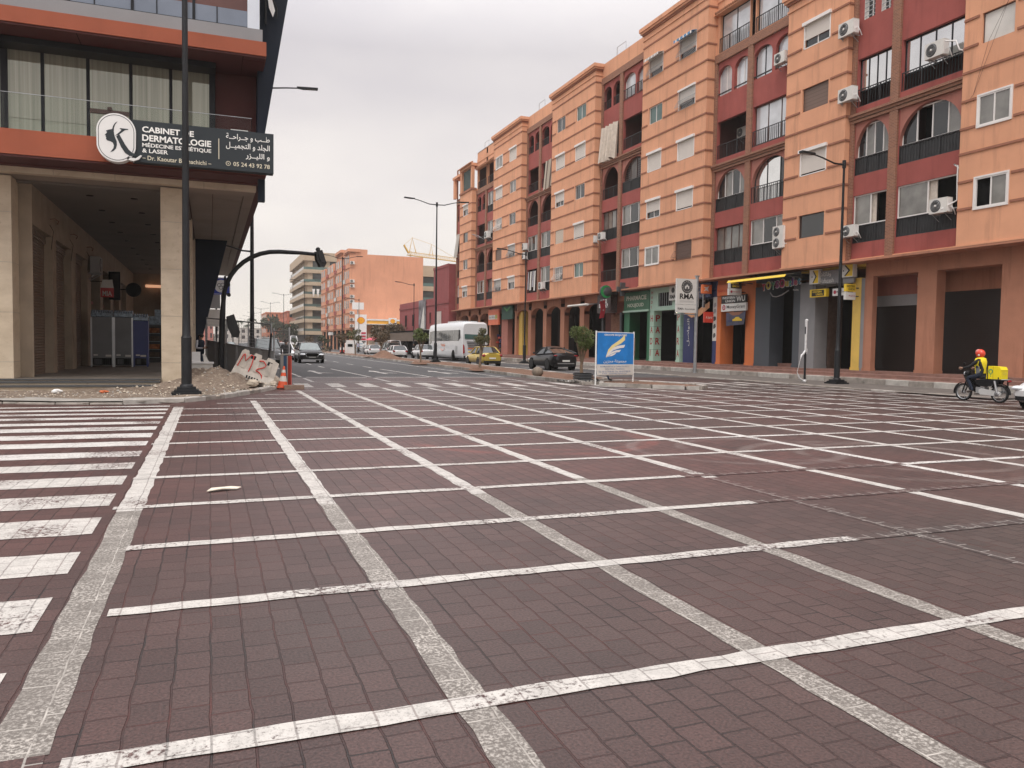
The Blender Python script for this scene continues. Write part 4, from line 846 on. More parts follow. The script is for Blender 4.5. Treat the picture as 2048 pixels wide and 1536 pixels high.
def grille(w_, y0, y1, k, m, X=XF):      # belly grille
    z0, z1 = wb(k)-.08, wt(k)+.02; mb = MB(); n = int((y1-y0)/.13)
    for i in range(n+1):
        y = y0-.05+(y1-y0+.1)*i/n; mb.tube([(X-.05, y, z1), (X-.06, y, z0+.65), (X-.25, y, z0+.35), (X-.3, y, z0+.2), (X-.22, y, z0+.05), (X-.05, y, z0)], .011, m, 4, False)
    for zz, o in ((z1, .05), (z0+.65, .06), (z0+.2, .3), (z0, .05)): mb.box(X-o-.012, y0-.06, zz-.012, X-o+.012, y1+.06, zz+.012, m)
    mb.build('grille', w_, off=ab.location)
def orange_bay(ya, yb, cols, kmax, ztop, depth=.7, cornice=True, X=XF):
    holes = []; types = {}
    for (y0, y1, tys) in cols:
        for k, t in enumerate(tys):
            if t: holes.append((y0, y1, wb(k)-.03, wt(k)+.04)); types[y0, y1, k] = t
    mb = MB(); wall_holes(mb, ya, yb, H0, ztop, holes, X, ORA)
    for y, s_ in ((ya, 1), (yb, -1)):
        q = [(X, y, H0), (X+depth+.3, y, H0), (X+depth+.3, y, ztop), (X, y, ztop)]; mb.add(q, [(0, 1, 2, 3)], ORA)
    mb.quad((X, ya, H0), (X+1.2, ya, H0), (X+1.2, yb, H0), (X, yb, H0), ORA); mb.quad((X, ya, ztop), (X, yb, ztop), (X+1.2, yb, ztop), (X+1.2, ya, ztop), ORA)
    mb.build('orange_bay', ab)
    mb = MB()
    def band(z, segs):
        for a, b_ in segs: mb.box(X-.045, a, z-.05, X+.01, b_, z+.05, ORM)
        mb.box(X, ya-.045, z-.05, X+depth, ya+.01, z+.05, ORM)
    for k in range(kmax):
        segs = [(ya-.045, yb)]
        for (y0, y1, tys) in cols:
            if k < len(tys) and tys[k]: segs = [s_ for a, b_ in segs for s_ in (((a, y0-.14), (y1+.14, b_)) if a < y0 < b_ else ((a, b_),))]
        band(wb(k)+.02, segs); band(wt(k), segs)
        if wmid(k) < ztop-1: band(wmid(k), [(ya-.045, yb)])
    mb.box(X-.06, ya-.06, H0-.06, X+1.0, yb+.06, H0, ORA)
    if cornice:
        for o, z0, z1, m_ in ((.06, ztop-.95, ztop-.83, ORA), (.10, ztop-.55, ztop-.42, ORM), (.2, ztop-.42, ztop-.28, ORA), (.28, ztop-.28, ztop, ORA)): mb.box(X-o, ya-o, z0, X+depth-.05, yb+o, z1, m_)
    mb.build('band_moulding', ab)
    for (y0, y1, k), t in types.items():
        w_ = win(y0, y1, k, {'gshut': 'grille', 'brgr': 'brown', 'whgr': 'slide', 'bars': 'bars'}.get(t, t), X)
        if t in ('gshut', 'brgr', 'whgr'): grille(w_, y0, y1, k, BRF if t == 'brgr' else (WHF if t == 'whgr' else GRY), X)
orange_bay(94.07, 98.94, [(95.5, 97.5, ['half', 'slide', 'dark', 'half'])], 4, 20.9, cornice=False)
orange_bay(77.37, 86.03, [(83.1, 85.2, ['gshut', 'brown', 'whgr', 'shut', 'white']), (78.9, 80.9, ['half', 'gshut', 'slide', 'slide', 'shut'])], 5, ZT)
orange_bay(60.62, 69.54, [(66.6, 68.5, ['whgr', 'beige', 'halfw', 'shut', 'slide']), (62.35, 64.3, ['green', 'shut', 'slide', 'shut', 'bars'])], 5, ZT)
orange_bay(44.5, 52.76, [(49.95, 51.8, ['white', 'halfw', 'shut', 'green', 'gshut']), (45.8, 47.8, ['brgr', 'shut', 'shut', 'gshut', 'gshut'])], 5, ZT)
orange_bay(32.21, 36.75, [(33.5, 35.45, ['dark', 'shut', 'brown', 'halfw'])], 4, 21.25, .4)
orange_bay(14.0, 25.49, [(23.2, 24.65, ['open', 'white', 'plain', 'shut', 'shut']), (17, 18.8, ['slide', 'shut', 'white', 'shut', 'shut'])], 5, ZT)
# blue and white fringed awnings over two top windows
for y0, y1, k, m_, lb in ((45.8, 47.8, 4, mat('awning blue', (.10, .28, .50), .8), 'blue fringed awning over the grilled top window'), (49.95, 51.8, 4, OFW, 'white scalloped awning over the other grilled top window')):
    mb = MB(); z1 = wt(k)+.12; mb.prism([(XF-.05, y0-.1, z1), (XF-.5, y0-.1, z1-.12), (XF-.5, y0-.1, z1-.1), (XF-.05, y0-.1, z1+.03)], (0, y1-y0+.2, 0), m_)
    for i in range(10): a = y0-.1+(y1-y0+.2)*i/10; mb.box(XF-.505, a+.02, z1-.27, XF-.495, a+(y1-y0)/10-.03, z1-.1, m_ if i % 2 else WHI)
    props(mb.build('window_awning'), lb, 'awning', 'awnings over the top windows')
# red bays
def rail_part(y0, y1, z0, z1, X, panel=True, par=ab):
    mb = MB(); mb.box(X-.03, y0, z1-.04, X+.02, y1, z1, RAIL); mb.box(X-.02, y0, z0, X+.01, y1, z0+.03, RAIL); n = int((y1-y0)/.16)
    for i in range(n+1): y = y0+(y1-y0)*i/n; mb.box(X-.012, y-.009, z0, X+.012, y+.009, z1, RAIL)
    for i in range(4): y = y0+(y1-y0)*i/3; mb.box(X-.025, y-.02, z0, X+.02, y+.02, z1, RAIL)
    r = mb.build('balcony_railing', par)
    if panel: MB().box(X+.03, y0, z0, X+.04, y1, z1-.05, RPAN).build('railing_sheet', r, off=par.location)
    return r
def arch_fill(mb, y0, y1, z0, z1, spring, apex, X, m, th=.22, n=18, pointed=0):
    c = (y0+y1)/2; hw = (y1-y0)/2; pts = []
    for i in range(n+1):
        t = pi*i/n; yy = c-hw*cos(t); zz = spring+(apex-spring)*(sin(t) if not pointed else sin(t)**.8)
        pts.append((yy, zz))
    for (a, za), (b_, zb) in zip(pts, pts[1:]):
        mb.quad((X, b_, zb), (X, a, za), (X, a, z1), (X, b_, z1), m); mb.quad((X, a, za), (X, b_, zb), (X+th, b_, zb), (X+th, a, za), m)
    for y in (y0, y1): mb.quad((X, y, z0), (X+th, y, z0), (X+th, y, spring), (X, y, spring), m)
def glazing(y0, y1, z0, z1, X, fm, gm, n, par=ab, open_=None, cur=False):
    f = MB(); framed(f, y0, y1, z0, z1, X, fm, .06, n); w_ = f.build('window', par); g = MB()
    for i in range(n):
        a, b_ = y0+(y1-y0)*i/n+.04, y0+(y1-y0)*(i+1)/n-.04
        if open_ is not None and i in open_: g.box(X+.5, a, z0, X+.51, b_, z1, BLK); continue
        g.box(X+.03, a, z0+.05, X+.042, b_, z1-.05, gm[i % len(gm)] if isinstance(gm, list) else gm)
    if cur: g.box(X+.12, y0+(y1-y0)*.38, z0+.05, X+.16, y0+(y1-y0)*.52, z1-.05, CUR)
    g.build('pane', w_, off=par.location); return w_
def red_bay(ya, yb, yp, rows, X=XR, ztop=ZT, lint=20.3, pw=.24, wall2=RED):
    mb = MB()
    cells = []
    for k, row in enumerate(rows):
        za, zb = (H0 if k == 0 else 6.88+FL*k-.0), (6.88+FL*(k+1) if k < len(rows)-1 else ztop)
        for side, spec in enumerate(row):
            y0, y1 = (yp+pw, yb) if side == 0 else (ya, yp-pw)      # side 0 = far column
            o0, o1 = (y0+.06, y1-.3) if side == 0 else (y0+.3, y1-.06); zo0, zo1 = 7.05+FL*k, 9.45+FL*k; t = spec[0]; mw = wall2 if k == 4 or (k == len(rows)-1 and spec[0] == 'eave') else RED
            if t in ('arch', 'archw'):
                wall_holes(mb, y0, y1, za, zb, [(o0, o1, zo0, zo1+.3)], X, mw, .02)
                ar = MB(); arch_fill(ar, o0, o1, zo0, zo1+.3, zo0+1.0, zo1+.15, X+.006, PNK if k > 0 else RED); ar.build('arch_surround', ab)
                cells.append((k, o0, o1, zo0, zo1+.1, spec))
            elif t == 'twin':
                m0 = (o0+o1)/2; s0, s1 = zo0+.62, zo0+2.45
                hs = [(o0-.1, m0-.14, s0, s1+.25), (m0+.14, o1+.1, s0, s1+.25)]
                wall_holes(mb, y0, y1, za, zb, hs, X, mw, .02)
                for h in hs: ar = MB(); arch_fill(ar, h[0], h[1], s0, h[3], s0+1.15, s1, X+.006, RED, .25, 14, 1); ar.build('arch_surround', ab); cells.append((k, h[0], h[1], s0, s1, spec))
            elif t == 'small':
                m0 = (o0+o1)/2; hs = [(o0+.2, m0-.3, zo0+.85, zo0+2.2), (m0+.1, o1-.3, zo0+.85, zo0+2.2)]
                wall_holes(mb, y0, y1, za, zb, hs, X, mw, .2, WHF)
                for h in hs: cells.append((k, *h, spec))
            else:
                wall_holes(mb, y0, y1, za, zb, [(o0, o1, zo0, zo1)], X, mw, .22); cells.append((k, o0, o1, zo0, zo1, spec))
    mb.build('red_wall', ab)
    # brick pilasters, cornices, eaves
    mb = MB(); ptop = lint if len(rows) < 5 or rows[-1][0][0] == 'eave' else lint+FL
    if len(rows) == 4: ptop = ZT-.5
    for y0, y1 in ((yp-pw, yp+pw), (ya, ya+.26), (yb-.26, yb)): mb.box(X-.12, y0, H0, X+.02, y1, ptop, 'brick')
    for k, row in enumerate(rows):
        if row[0][0] == 'arch':
            z0 = 13.1+FL*(k-1)
            for o, a, b_ in ((.14, z0, z0+.14), (.2, z0+.17, z0+.3), (.28, z0+.3, z0+.42)): mb.box(X-o, ya, a, X, yb, b_, 'brick')
        if row[0][0] == 'twin': mb.box(X-.14, ya, 20.1+FL*(k-3), X, yb, 20.62+FL*(k-3), 'brick')
    mb.box(X-.10, ya, H0-.04, X+1, yb, H0+.05, ORA); mb.build('brick_trim', ab)
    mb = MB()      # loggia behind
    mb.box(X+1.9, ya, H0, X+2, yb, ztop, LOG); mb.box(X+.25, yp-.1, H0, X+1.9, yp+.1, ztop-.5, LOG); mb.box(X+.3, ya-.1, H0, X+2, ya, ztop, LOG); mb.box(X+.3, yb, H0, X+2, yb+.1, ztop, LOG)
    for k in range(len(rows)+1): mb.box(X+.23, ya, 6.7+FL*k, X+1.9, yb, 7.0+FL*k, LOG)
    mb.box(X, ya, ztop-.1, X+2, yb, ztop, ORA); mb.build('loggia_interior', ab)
    for (k, y0, y1, z0, z1, spec) in cells:
        t, st = spec[0], spec[1]; zr = z0+.88
        if t == 'twin':
            zr = z0+.06 if st != 'open' else z0+.75
            if st == 'open': rail_part(y0, y1, z0, zr, X+.1, False)
            elif st == 'bright': glazing(y0, y1, z0, z1+.0, X+.2, WHF if y0 > yp else DKF, GWH, 2); rail_part(y0, y1, z0+.12, z0+.2, X+.04, False)
            elif st == 'white': glazing(y0, y1, z0, z1, X+.2, WHF, [GWH, GCU], 1); rail_part(y0, y1, z0-.1, z0+.7, X-.02, False)
            continue
        if t == 'small':
            glazing(y0, y1, z0, z1, X+.2, WHF, GDK, 2); m2 = MB()
            for i in range(6): m2.box(X+.02, y0, z0+.12+i*.22, X+.045, y1, z0+.15+i*.22, STE)
            m2.build('window_bars', ab); continue
        if st == 'open': rail_part(y0, y1, z0, z0+.92, X+.06, False)
        elif st == 'brown': glazing(y0, y1, zr, z1, X+.2, BRF, GCU, 4); rail_part(y0, y1, z0, zr+.06, X+.04)
        elif st == 'white': glazing(y0, y1, zr, z1, X+.08, WHF, [GCU, GDK], 3); rail_part(y0, y1, z0, zr, X+.04)
        elif st == 'half': glazing(y0, y1, zr, z1, X+.06, WHF, [GCU], 2, ab, (0,), True); rail_part(y0, y1, z0, zr, X+.04)
        elif st == 'wharch': glazing(y0, y1, zr, z1, X+.18, WHF, [GCU, GDK, GCU, GDK], 4, ab, (2,) if y0 < 29 else None); rail_part(y0, y1, z0, zr, X+.05)
        elif st == 'mirror': glazing(y0, y1, zr-.1, z1, X+.18, DKF, GMI, 4); rail_part(y0, y1, z0, zr, X+.03, False)
        elif st == 'mirarch': glazing(y0, y1, z0, z1, X+.24, DKF, [GDK, GMI, GMI], 3); rail_part(y0, y1, z0, zr+.1, X+.04, False)
        elif st == 'bright': glazing(y0, y1, z0+.1, z1, X+.2, DKF if k > 3 else BRF, GWH, 2 if k > 3 else 3); rail_part(y0, y1, z0, zr+.05, X+.02, False)
        elif st == 'grid':
            glazing(y0, y1, z0, z1, X+.22, BRF, [GCU, GDK], 4); m2 = MB()
            for i in range(9): m2.box(X+.2, y0, z0+.9+i*.17, X+.22, y1, z0+.92+i*.17, BRF)
            for i in range(12): m2.box(X+.2, y0+(y1-y0)*i/12-.01, z0+.9, X+.215, y0+(y1-y0)*i/12+.01, z1, BRF)
            m2.build('window_lattice', ab); rail_part(y0, y1, z0, zr, X+.04)
        elif st in ('curtain', 'stripe'):
            rail_part(y0, y1, z0, z0+.92, X+.1, False)
        elif st == 'lace': glazing(y0, y1, zr-.2, z1, X+.25, BRF, GCU, 2); rail_part(y0, y1, z0, zr, X+.04)
        if t == 'eave':
            m2 = MB(); zt = z1+.1
            for i in range(int((y1-y0+.6)/.2)): m2.tube([(X-.35, y0-.3+.2*i, zt), (X+.1, y0-.3+.2*i, zt+.22)], .085, TIL, 6)
            m2.box(X-.3, y0-.3, zt-.1, X, y1+.3, zt-.03, ORA); m2.build('tile_eave', ab)
r, a_ = 'rect', 'arch'
red_bay(25.49, 32.21, 29.45, [((r, 'half'), (r, 'half')), ((a_, 'wharch'), (a_, 'wharch')), ((r, 'mirror'), (r, 'mirror')), (('small', ''), ('small', ''))], 30.72)
red_bay(36.75, 44.5, 40.85, [((r, 'brown'), (r, 'white')), ((a_, 'wharch'), (a_, 'mirarch')), ((r, 'open'), (r, 'bright')), (('twin', 'bright'), ('twin', 'bright')), (('eave', 'bright'), ('eave', 'bright'))], wall2=ORA)
red_bay(52.76, 60.62, 57.2, [((r, 'open'), (r, 'white')), ((r, 'brown'), (r, 'white')), ((a_, 'open'), (a_, 'grid')), ((r, 'curtain'), (r, 'open')), (('twin', 'open'), ('twin', 'white'))], wall2=RED)
red_bay(69.54, 77.37, 73.9, [((r, 'open'), (r, 'white')), ((r, 'white'), (r, 'white')), ((a_, 'open'), (a_, 'open')), ((r, 'open'), (r, 'stripe')), (('twin', 'open'), ('twin', 'open'))], wall2=RED)
red_bay(86.03, 94.07, 90.4, [((r, 'white'), (r, 'lace')), ((a_, 'open'), (a_, 'open')), ((r, 'open'), (r, 'white')), (('twin', 'open'), (r, 'white')), (('eave', 'open'), ('eave', 'open'))], wall2=ORA)
red_bay(98.94, 102.4, 100.7, [((r, 'white'), (r, 'white')), ((a_, 'open'), (a_, 'open')), ((r, 'open'), (r, 'open')), (('twin', 'open'), ('twin', 'open'))], ztop=20.9)
# orange parapet zone above the twin arches of the two middle red bays, roof and far terrace
for ya, yb, z0, z1 in ((52.76, 60.62, 24.05, ZT-.02), (69.54, 77.37, 24.05, ZT-.02), (36.75, 44.5, 24.0, ZT+.5), (86.03, 94.07, 24.0, ZT-.8)): MB().box(XR-.05, ya, z0, XR+.3, yb, z1, ORA).build('parapet', ab)
MB().box(XR+2.0, 14, H0+.2, 46, 102.4, 20.8, LOG).box(XR+2.0, 36.75, 20.8, 46, 94.07, ZT-.6, ORA).build('roof_body', ab)
mb = MB()      # terrace loggia on the far bay
mb.box(XF, 94.1, 20.9, XF+.35, 94.6, 24.0, ORA); mb.box(XF, 98.4, 20.9, XF+.35, 98.9, 24.0, ORA); mb.box(XF-.1, 94.0, 23.7, XF+1, 99, 24.05, ORA); mb.box(XF-.12, 94, 20.75, XF+.6, 99, 21.0, ORM)
mb.box(XF+.1, 101.8, 20.9, XF+.4, 102.4, 23.4, ORA); mb.box(XF, 99, 23.4, XF+1, 102.5, 23.7, ORA)
for i in range(24): mb.tube([(XF-.35, 94.1+.2*i, 23.95), (XF+.1, 94.1+.2*i, 24.2)], .09, TIL, 6)
mb.build('terrace_loggia', ab)
mb = MB(); mb.box(XF+.25, 94.7, 21.0, XF+.3, 98.3, 23.6, mat('green netting', (.035, .06, .055), .7)); mb.build('netting', ab)
for y in (48, 57.5, 74, 84.5, 91): MB().tube([(XR+.4, y, ZT-.2), (XR+.4, y, ZT+.95), (XR+.4, y+1.5, ZT+.95), (XR+.4, y+1.5, ZT-.2)], .025, STE, 6).build('roof_rail', ab)
# ---------------- ground floor arcade
mb = MB(); mb.box(30.25, 14, H0-.16, 37.5, 102.4, H0-.05, TER); mb.build('arcade_soffit', ab)
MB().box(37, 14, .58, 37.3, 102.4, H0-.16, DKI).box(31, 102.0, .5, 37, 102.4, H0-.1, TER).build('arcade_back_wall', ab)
PF = 31.25
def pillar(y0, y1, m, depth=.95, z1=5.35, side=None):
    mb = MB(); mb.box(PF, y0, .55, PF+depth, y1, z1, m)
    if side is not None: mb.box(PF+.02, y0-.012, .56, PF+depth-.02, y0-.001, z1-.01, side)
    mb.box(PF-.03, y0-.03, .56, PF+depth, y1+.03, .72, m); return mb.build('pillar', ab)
def lintel(y0, y1, m, z0=5.3, X=None): return MB().box(PF+.02 if X is None else X, y0, z0, PF+.9, y1, H0-.14, m).build('lintel', ab)
for y0, y1 in ((18.2, 19.6), (22.9, 24.0), (27.2, 28.25)): pillar(y0, y1, TER, .55, 5.36)
pillar(30.95, 31.47, TER, .3); lintel(14, 31.47, TER, 5.35)
SX = 32.75
for a, b_, s_, gl in ((17.5, 22.0, 4.45, 0), (24.1, 28.6, 4.45, 0), (28.7, 32.3, 3.95, 1)):
    MB().box(SX, a, .58, SX+.1, b_, s_, 'dark slats').build('roller_shutter', ab)
    MB().box(SX-.02, a-.1, s_, SX+.2, b_+.2, H0-.15, TER if not gl else PNK).build('shutter_header', ab)
    if gl: MB().box(SX-.08, a, s_-.05, SX-.02, b_, s_+.5, GRY).box(SX-.1, b_-.12, .58, SX-.02, b_, s_, GRY).build('shutter_frame', ab)
for y0, y1 in ((22.0, 24.1), (28.6, 28.7), (32.3, 32.8)): MB().box(SX, y0, .58, SX+.3, y1, H0-.15, TER).build('shop_wall', ab)
MB().box(SX-.14, 29.1, 4.85, SX-.03, 29.5, 5.25, OFW).build('meter_box', ab)
SLA = mat('slate shopfront', (.062, .072, .085), .6, 0, .08); YEL = mat('shop yellow', (.62, .42, .09), .6, 0, .1, 1.2, 0, 1, .3); GSH = mat('shop grey', (.21, .21, .215), .6, 0, .1); BOR = mat('shop orange', (.60, .17, .05), .7, 0, .08, 1.2, 0, 1, .3)
DGN = mat('pharmacy green', (.012, .115, .05), .45, 0, .12); MNT = mat('mint panel', (.36, .52, .42), .5, 0, .06); NVB = mat('shop navy', (.012, .022, .10), .5, 0, .1)
pillar(31.72, 32.27, YEL, .9); MB().box(PF+.02, 31.47, .56, PF+.6, 31.72, 5.3, GSH).build('shop_jamb', ab); pillar(35.0, 36.2, GSH, .9); lintel(31.47, 36.2, YEL, 5.9)
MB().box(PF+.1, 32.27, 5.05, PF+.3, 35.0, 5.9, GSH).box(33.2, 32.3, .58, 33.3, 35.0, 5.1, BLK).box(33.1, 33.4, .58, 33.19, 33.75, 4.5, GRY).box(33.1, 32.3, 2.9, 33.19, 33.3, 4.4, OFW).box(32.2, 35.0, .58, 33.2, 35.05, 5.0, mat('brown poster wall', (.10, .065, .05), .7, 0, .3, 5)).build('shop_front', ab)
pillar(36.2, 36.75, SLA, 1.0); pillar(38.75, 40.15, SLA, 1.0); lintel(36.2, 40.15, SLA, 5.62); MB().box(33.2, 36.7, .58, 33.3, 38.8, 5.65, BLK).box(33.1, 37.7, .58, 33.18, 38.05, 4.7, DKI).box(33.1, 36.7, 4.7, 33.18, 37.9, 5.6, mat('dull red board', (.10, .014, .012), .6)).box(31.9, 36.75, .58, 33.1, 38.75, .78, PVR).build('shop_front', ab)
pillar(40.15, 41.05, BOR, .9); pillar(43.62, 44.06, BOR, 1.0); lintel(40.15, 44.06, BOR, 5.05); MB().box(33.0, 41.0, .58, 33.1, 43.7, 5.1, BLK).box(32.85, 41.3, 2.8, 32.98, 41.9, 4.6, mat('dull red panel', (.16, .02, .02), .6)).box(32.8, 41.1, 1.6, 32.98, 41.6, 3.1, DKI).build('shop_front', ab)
mb = MB(); mb.box(PF, 44.06, 2.1, PF+.5, 44.5, 5.0, OFW); mb.box(PF, 44.06, .58, PF+.5, 44.5, 2.1, NVB)
for z_ in (2.3, 2.9, 3.4, 3.9, 4.3): mb.poly([(.06, 0), (.2, .02), (.34, .12), (.3, .3), (.14, .33), (.05, .2)], face_x(PF, 44.48, z_), DGR if z_ < 3.5 else GRY, .005, .004)
mb.build('poster_pillar', ab)
lintel(44.06, 48.4, NVB, 5.0); MB().box(33.2, 44.1, .58, 33.3, 48.4, 5.1, BLK).build('shop_front', ab); MB().box(PF+.02, 46.75, .58, PF+.3, 48.0, 4.6, NVB).build('blue_panel', ab)
mb = MB(); mb.text(arab('التواصل'), face_x(PF+.02, 47.2, 1.75) @ Matrix.Rotation(pi/2, 4, 'Z'), 1.9, .34, OFW, .01, .006); mb.build('lettering', ab)
# mint shop with its red letters
pillar(48.4, 48.85, MNT, .65, 4.5); pillar(52.0, 52.56, MNT, .68, 4.5)
mb = MB(); wall_holes(mb, 48.4, 52.56, 4.35, 6.1, [(49.5, 51.4, 4.66, 5.66)], PF-.02, MNT, .12); mb.quad((PF-.02, 48.4, 4.35), (PF+.6, 48.4, 4.35), (PF+.6, 52.56, 4.35), (PF-.02, 52.56, 4.35), MNT); mb.build('fascia', ab)
mb = MB(); mb.box(PF+.08, 49.5, 4.66, PF+.1, 51.4, 5.66, BLK)
for i in range(6): mb.box(PF+.02, 49.7+.3*i, 4.66, PF+.05, 49.74+.3*i, 5.66, STE)
mb.build('grilled_opening', ab); MB().box(33.0, 48.8, .58, 33.1, 52.0, 4.4, BLK).build('shop_front', ab)
RLT = mat('red letters', (.30, .012, .012), .4, 0, 0)
mb = MB()
for i, ch in enumerate('HADI'): mb.text(ch, face_x(PF, 52.45, 3.55-.86*i), .34 if ch != 'I' else .09, .48, RLT, .02, .008)
for i, ch in enumerate('PARA'): mb.text(ch, face_y(PF+.16, 51.985, 3.55-.86*i), .38, .5, RLT, .025, .008)
mb.build('lettering', ab); mb = MB()
for i, ch in enumerate('PARA'): mb.text(ch, face_x(PF, 48.78, 3.55-.86*i), .32, .48, RLT, .02, .008)
mb.build('lettering', ab); mb = MB()
for i, ch in enumerate('HADI'): mb.text(ch, face_x(PF-.02, 52.4, 5.62-.36*i), .24 if ch != 'I' else .06, .22, RLT, .02, .008)
mb.build('lettering', ab); mb = MB()
for i, ch in enumerate('PARA'): mb.text(ch, face_x(PF-.02, 49.0, 5.62-.36*i), .24, .22, RLT, .02, .008)
mb.build('lettering', ab)
mb = MB()
for z_ in (1.44, 2.3, 3.16): mb.box(PF-.005, 52.0, z_, PF+.68, 52.56, z_+.02, DGN); mb.box(PF-.004, 51.995, z_, PF+.68, 52.0, z_+.02, DGN); mb.box(PF-.005, 48.4, z_, PF+.6, 48.85, z_+.02, DGN)
mb.build('panel_joint', ab)
# pharmacy
pillar(55.7, 56.55, DGN, .95, 4.6, mat('pharmacy green shaded', (.004, .055, .02), .5)); pillar(52.56, 52.95, DGN, .68, 4.6); MB().box(PF-.06, 52.58, 4.36, PF+.5, 56.55, 5.95, DGN).box(PF-.16, 52.58, 4.36, PF-.06, 56.55, 4.5, MNT).build('fascia', ab); MB().box(33.6, 52.9, .58, 33.7, 55.7, 4.4, BLK).build('shop_front', ab)  # pillar's near side: shade painted as a darker copy of the green
mb = MB(); LT = mat('pharmacy letters', (.52, .54, .44), .5, 0, 0)
mb.text('PHARMACIE', face_x(PF-.06, 56.1, 5.28), 3.1, .36, LT, .03, .03); mb.text('NOUJOUD', face_x(PF-.06, 55.9, 4.68), 2.5, .36, LT, .03, .03); mb.build('lettering', ab)
for (y, n_, X_) in ((54.9, 2, 32.6), (50.6, 3, 32.4)):
    for i in range(n_): props(MB().ell((X_, y-1.0*i*(1 if n_ == 2 else .55), 4.22+(.1 if i == 1 and n_ == 3 else 0)), (.055, .055, .055), mat('lit bulb', (1, .82, .55), .5, 0, 0, emit=6), 10, 7).build('ceiling_lamp'), 'small lit bulb in the dark doorway of the %s' % ('green pharmacy' if n_ == 2 else 'mint fronted shop'), 'lamp', 'lit bulbs in the %s' % ('pharmacy doorway' if n_ == 2 else 'mint shop doorway'))
props(MB(TM(32.4, 53.3, 2.7)).prism([(0, .0, 1.1), (0, .9, 1.1), (0, .95, .25), (0, .5, .1), (0, .05, .2)], (.03, 0, 0), mat('red cloth', (.33, .03, .035), .8, 0, .1, 3)).build('red_flag'), 'red flag cloth hanging inside the pharmacy doorway', 'flag')
# far pillars with arched heads
for i, (y0, y1, m_, dp) in enumerate(((63.95, 64.8, TER, .55), (68.15, 69.05, TER, .5), (72.4, 73.23, TER, .55), (76.4, 77.2, TER, .5), (83.3, 85.3, PNK, .6), (89.0, 89.6, TER, 1), (93, 93.8, TER, 1), (97, 97.8, TER, 1), (101.4, 102.2, TER, 1))): pillar(y0, y1, m_, dp, 5.3)
pillar(80.6, 81.1, TER, .3); MB().box(PF+.3, 79.6, .58, PF+1.3, 80.6, 5.3, YEL).build('yellow_pier', ab)
for a, b_ in ((60.3, 63.95), (64.8, 68.15), (69.05, 72.4), (73.23, 76.4), (77.2, 80.6), (89.6, 93), (93.8, 97), (97.8, 101.4)):
    mb = MB(); arch_fill(mb, a, b_, 4.5, H0-.14, 4.75, 5.45, PF+.05, TER, .5, 14); mb.build('arch_lintel', ab)
MB().box(PF+.06, 56.6, 5.3, PF+.5, 60.3, H0-.14, TER).build('lintel', ab); MB().box(PF+.06, 81.1, 5.3, PF+.5, 89.0, H0-.14, PNK).build('lintel', ab)
mb = MB()
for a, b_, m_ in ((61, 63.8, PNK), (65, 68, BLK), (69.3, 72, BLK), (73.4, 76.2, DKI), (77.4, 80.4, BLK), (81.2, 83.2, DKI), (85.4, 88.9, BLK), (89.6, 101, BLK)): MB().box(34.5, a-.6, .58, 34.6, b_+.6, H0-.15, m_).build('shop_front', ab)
mb = MB(); mb.box(34.3, 61.2, 2.4, 34.48, 63.4, 4.6, DKI); mb.box(34.3, 61.2, .6, 34.48, 63.4, 2.4, DKI); mb.box(32.2, 57.0, .58, 32.3, 58.6, 4.3, BLK); mb.box(32.0, 58.6, .58, 32.25, 60.2, 4.35, 'brick'); mb.box(32.2, 60.2, .58, 32.4, 61.6, 5.2, LOG); mb.build('shop_wall', ab)
for y in (56.9, 60.05): MB().tube([(PF-.1, y, .58), (PF-.1, y, 4.4)], .11, DGR, 8).build('barber_post', ab)
# ---------------------------------------------------------------- signs of the shops
BKL = mat('black lettering', (.012, .012, .012), .5, 0, 0); YLW = mat('sign yellow', (.72, .50, .03), .5, 0, .06); SRD = mat('sign red', (.52, .05, .03), .5, 0, .08); SOR = mat('sign orange', (.66, .16, .05), .5, 0, .08); SWH = mat('sign white', (.62, .61, .58), .4, 0, .05); MGR = mat('roundel red', (.36, .02, .05), .5, 0, 0); TEA = mat('sign teal', (.01, .13, .15), .5, 0, 0)
def wsign(name, lb, y0, y1, z0, z1, m, X=31.0, th=.12, cat='sign', grp=None):
    t = wthing(name, lb, cat, (X, (y0+y1)/2, z0), grp); MB().box(X, y0, z0, X+th, y1, z1, m).build('panel', t); return t
def wtext(t, items, X):
    for (s_, yl, z0, w_, h, m, bo) in items: MB().text(s_, face_x(X, yl, z0), w_, h, m, bo, .012).build('lettering', t)
t = wsign('money_shop_sign', 'orange shop header with a white bird emblem square above the orange doorway', 41.6, 43.75, 5.02, 5.72, SOR)
wtext(t, [('BARID CASH', 43.6, 5.25, 1.1, .14, SRD, .02)], 31.0); mb = MB(); mb.box(30.96, 41.7, 5.06, 31.0, 42.35, 5.66, SWH); mb.poly([(.1, .08), (.3, .3), (.08, .42), (.32, .38), (.5, .5), (.4, .3), (.45, .1), (.3, .22)], face_x(30.96, 42.33, 5.07), BOR, .006, .004); mb.build('bird_emblem', t)
t = wsign('transfer_sign', 'black wall sign with white block capitals and W U monogram above the doorway', 40.66, 43.2, 4.5, 4.98, BKL, 30.95)
wtext(t, [('WESTERN', 43.1, 4.76, 1.35, .15, SWH, .02), ('UNION', 42.75, 4.55, 1.0, .15, SWH, .02), ('WU', 41.62, 4.57, .85, .34, SWH, .02)], 30.95)
t = wsign('transfer_sign', 'white wall sign with red roundel under the black W U sign', 40.64, 43.2, 3.98, 4.47, SWH, 30.95)
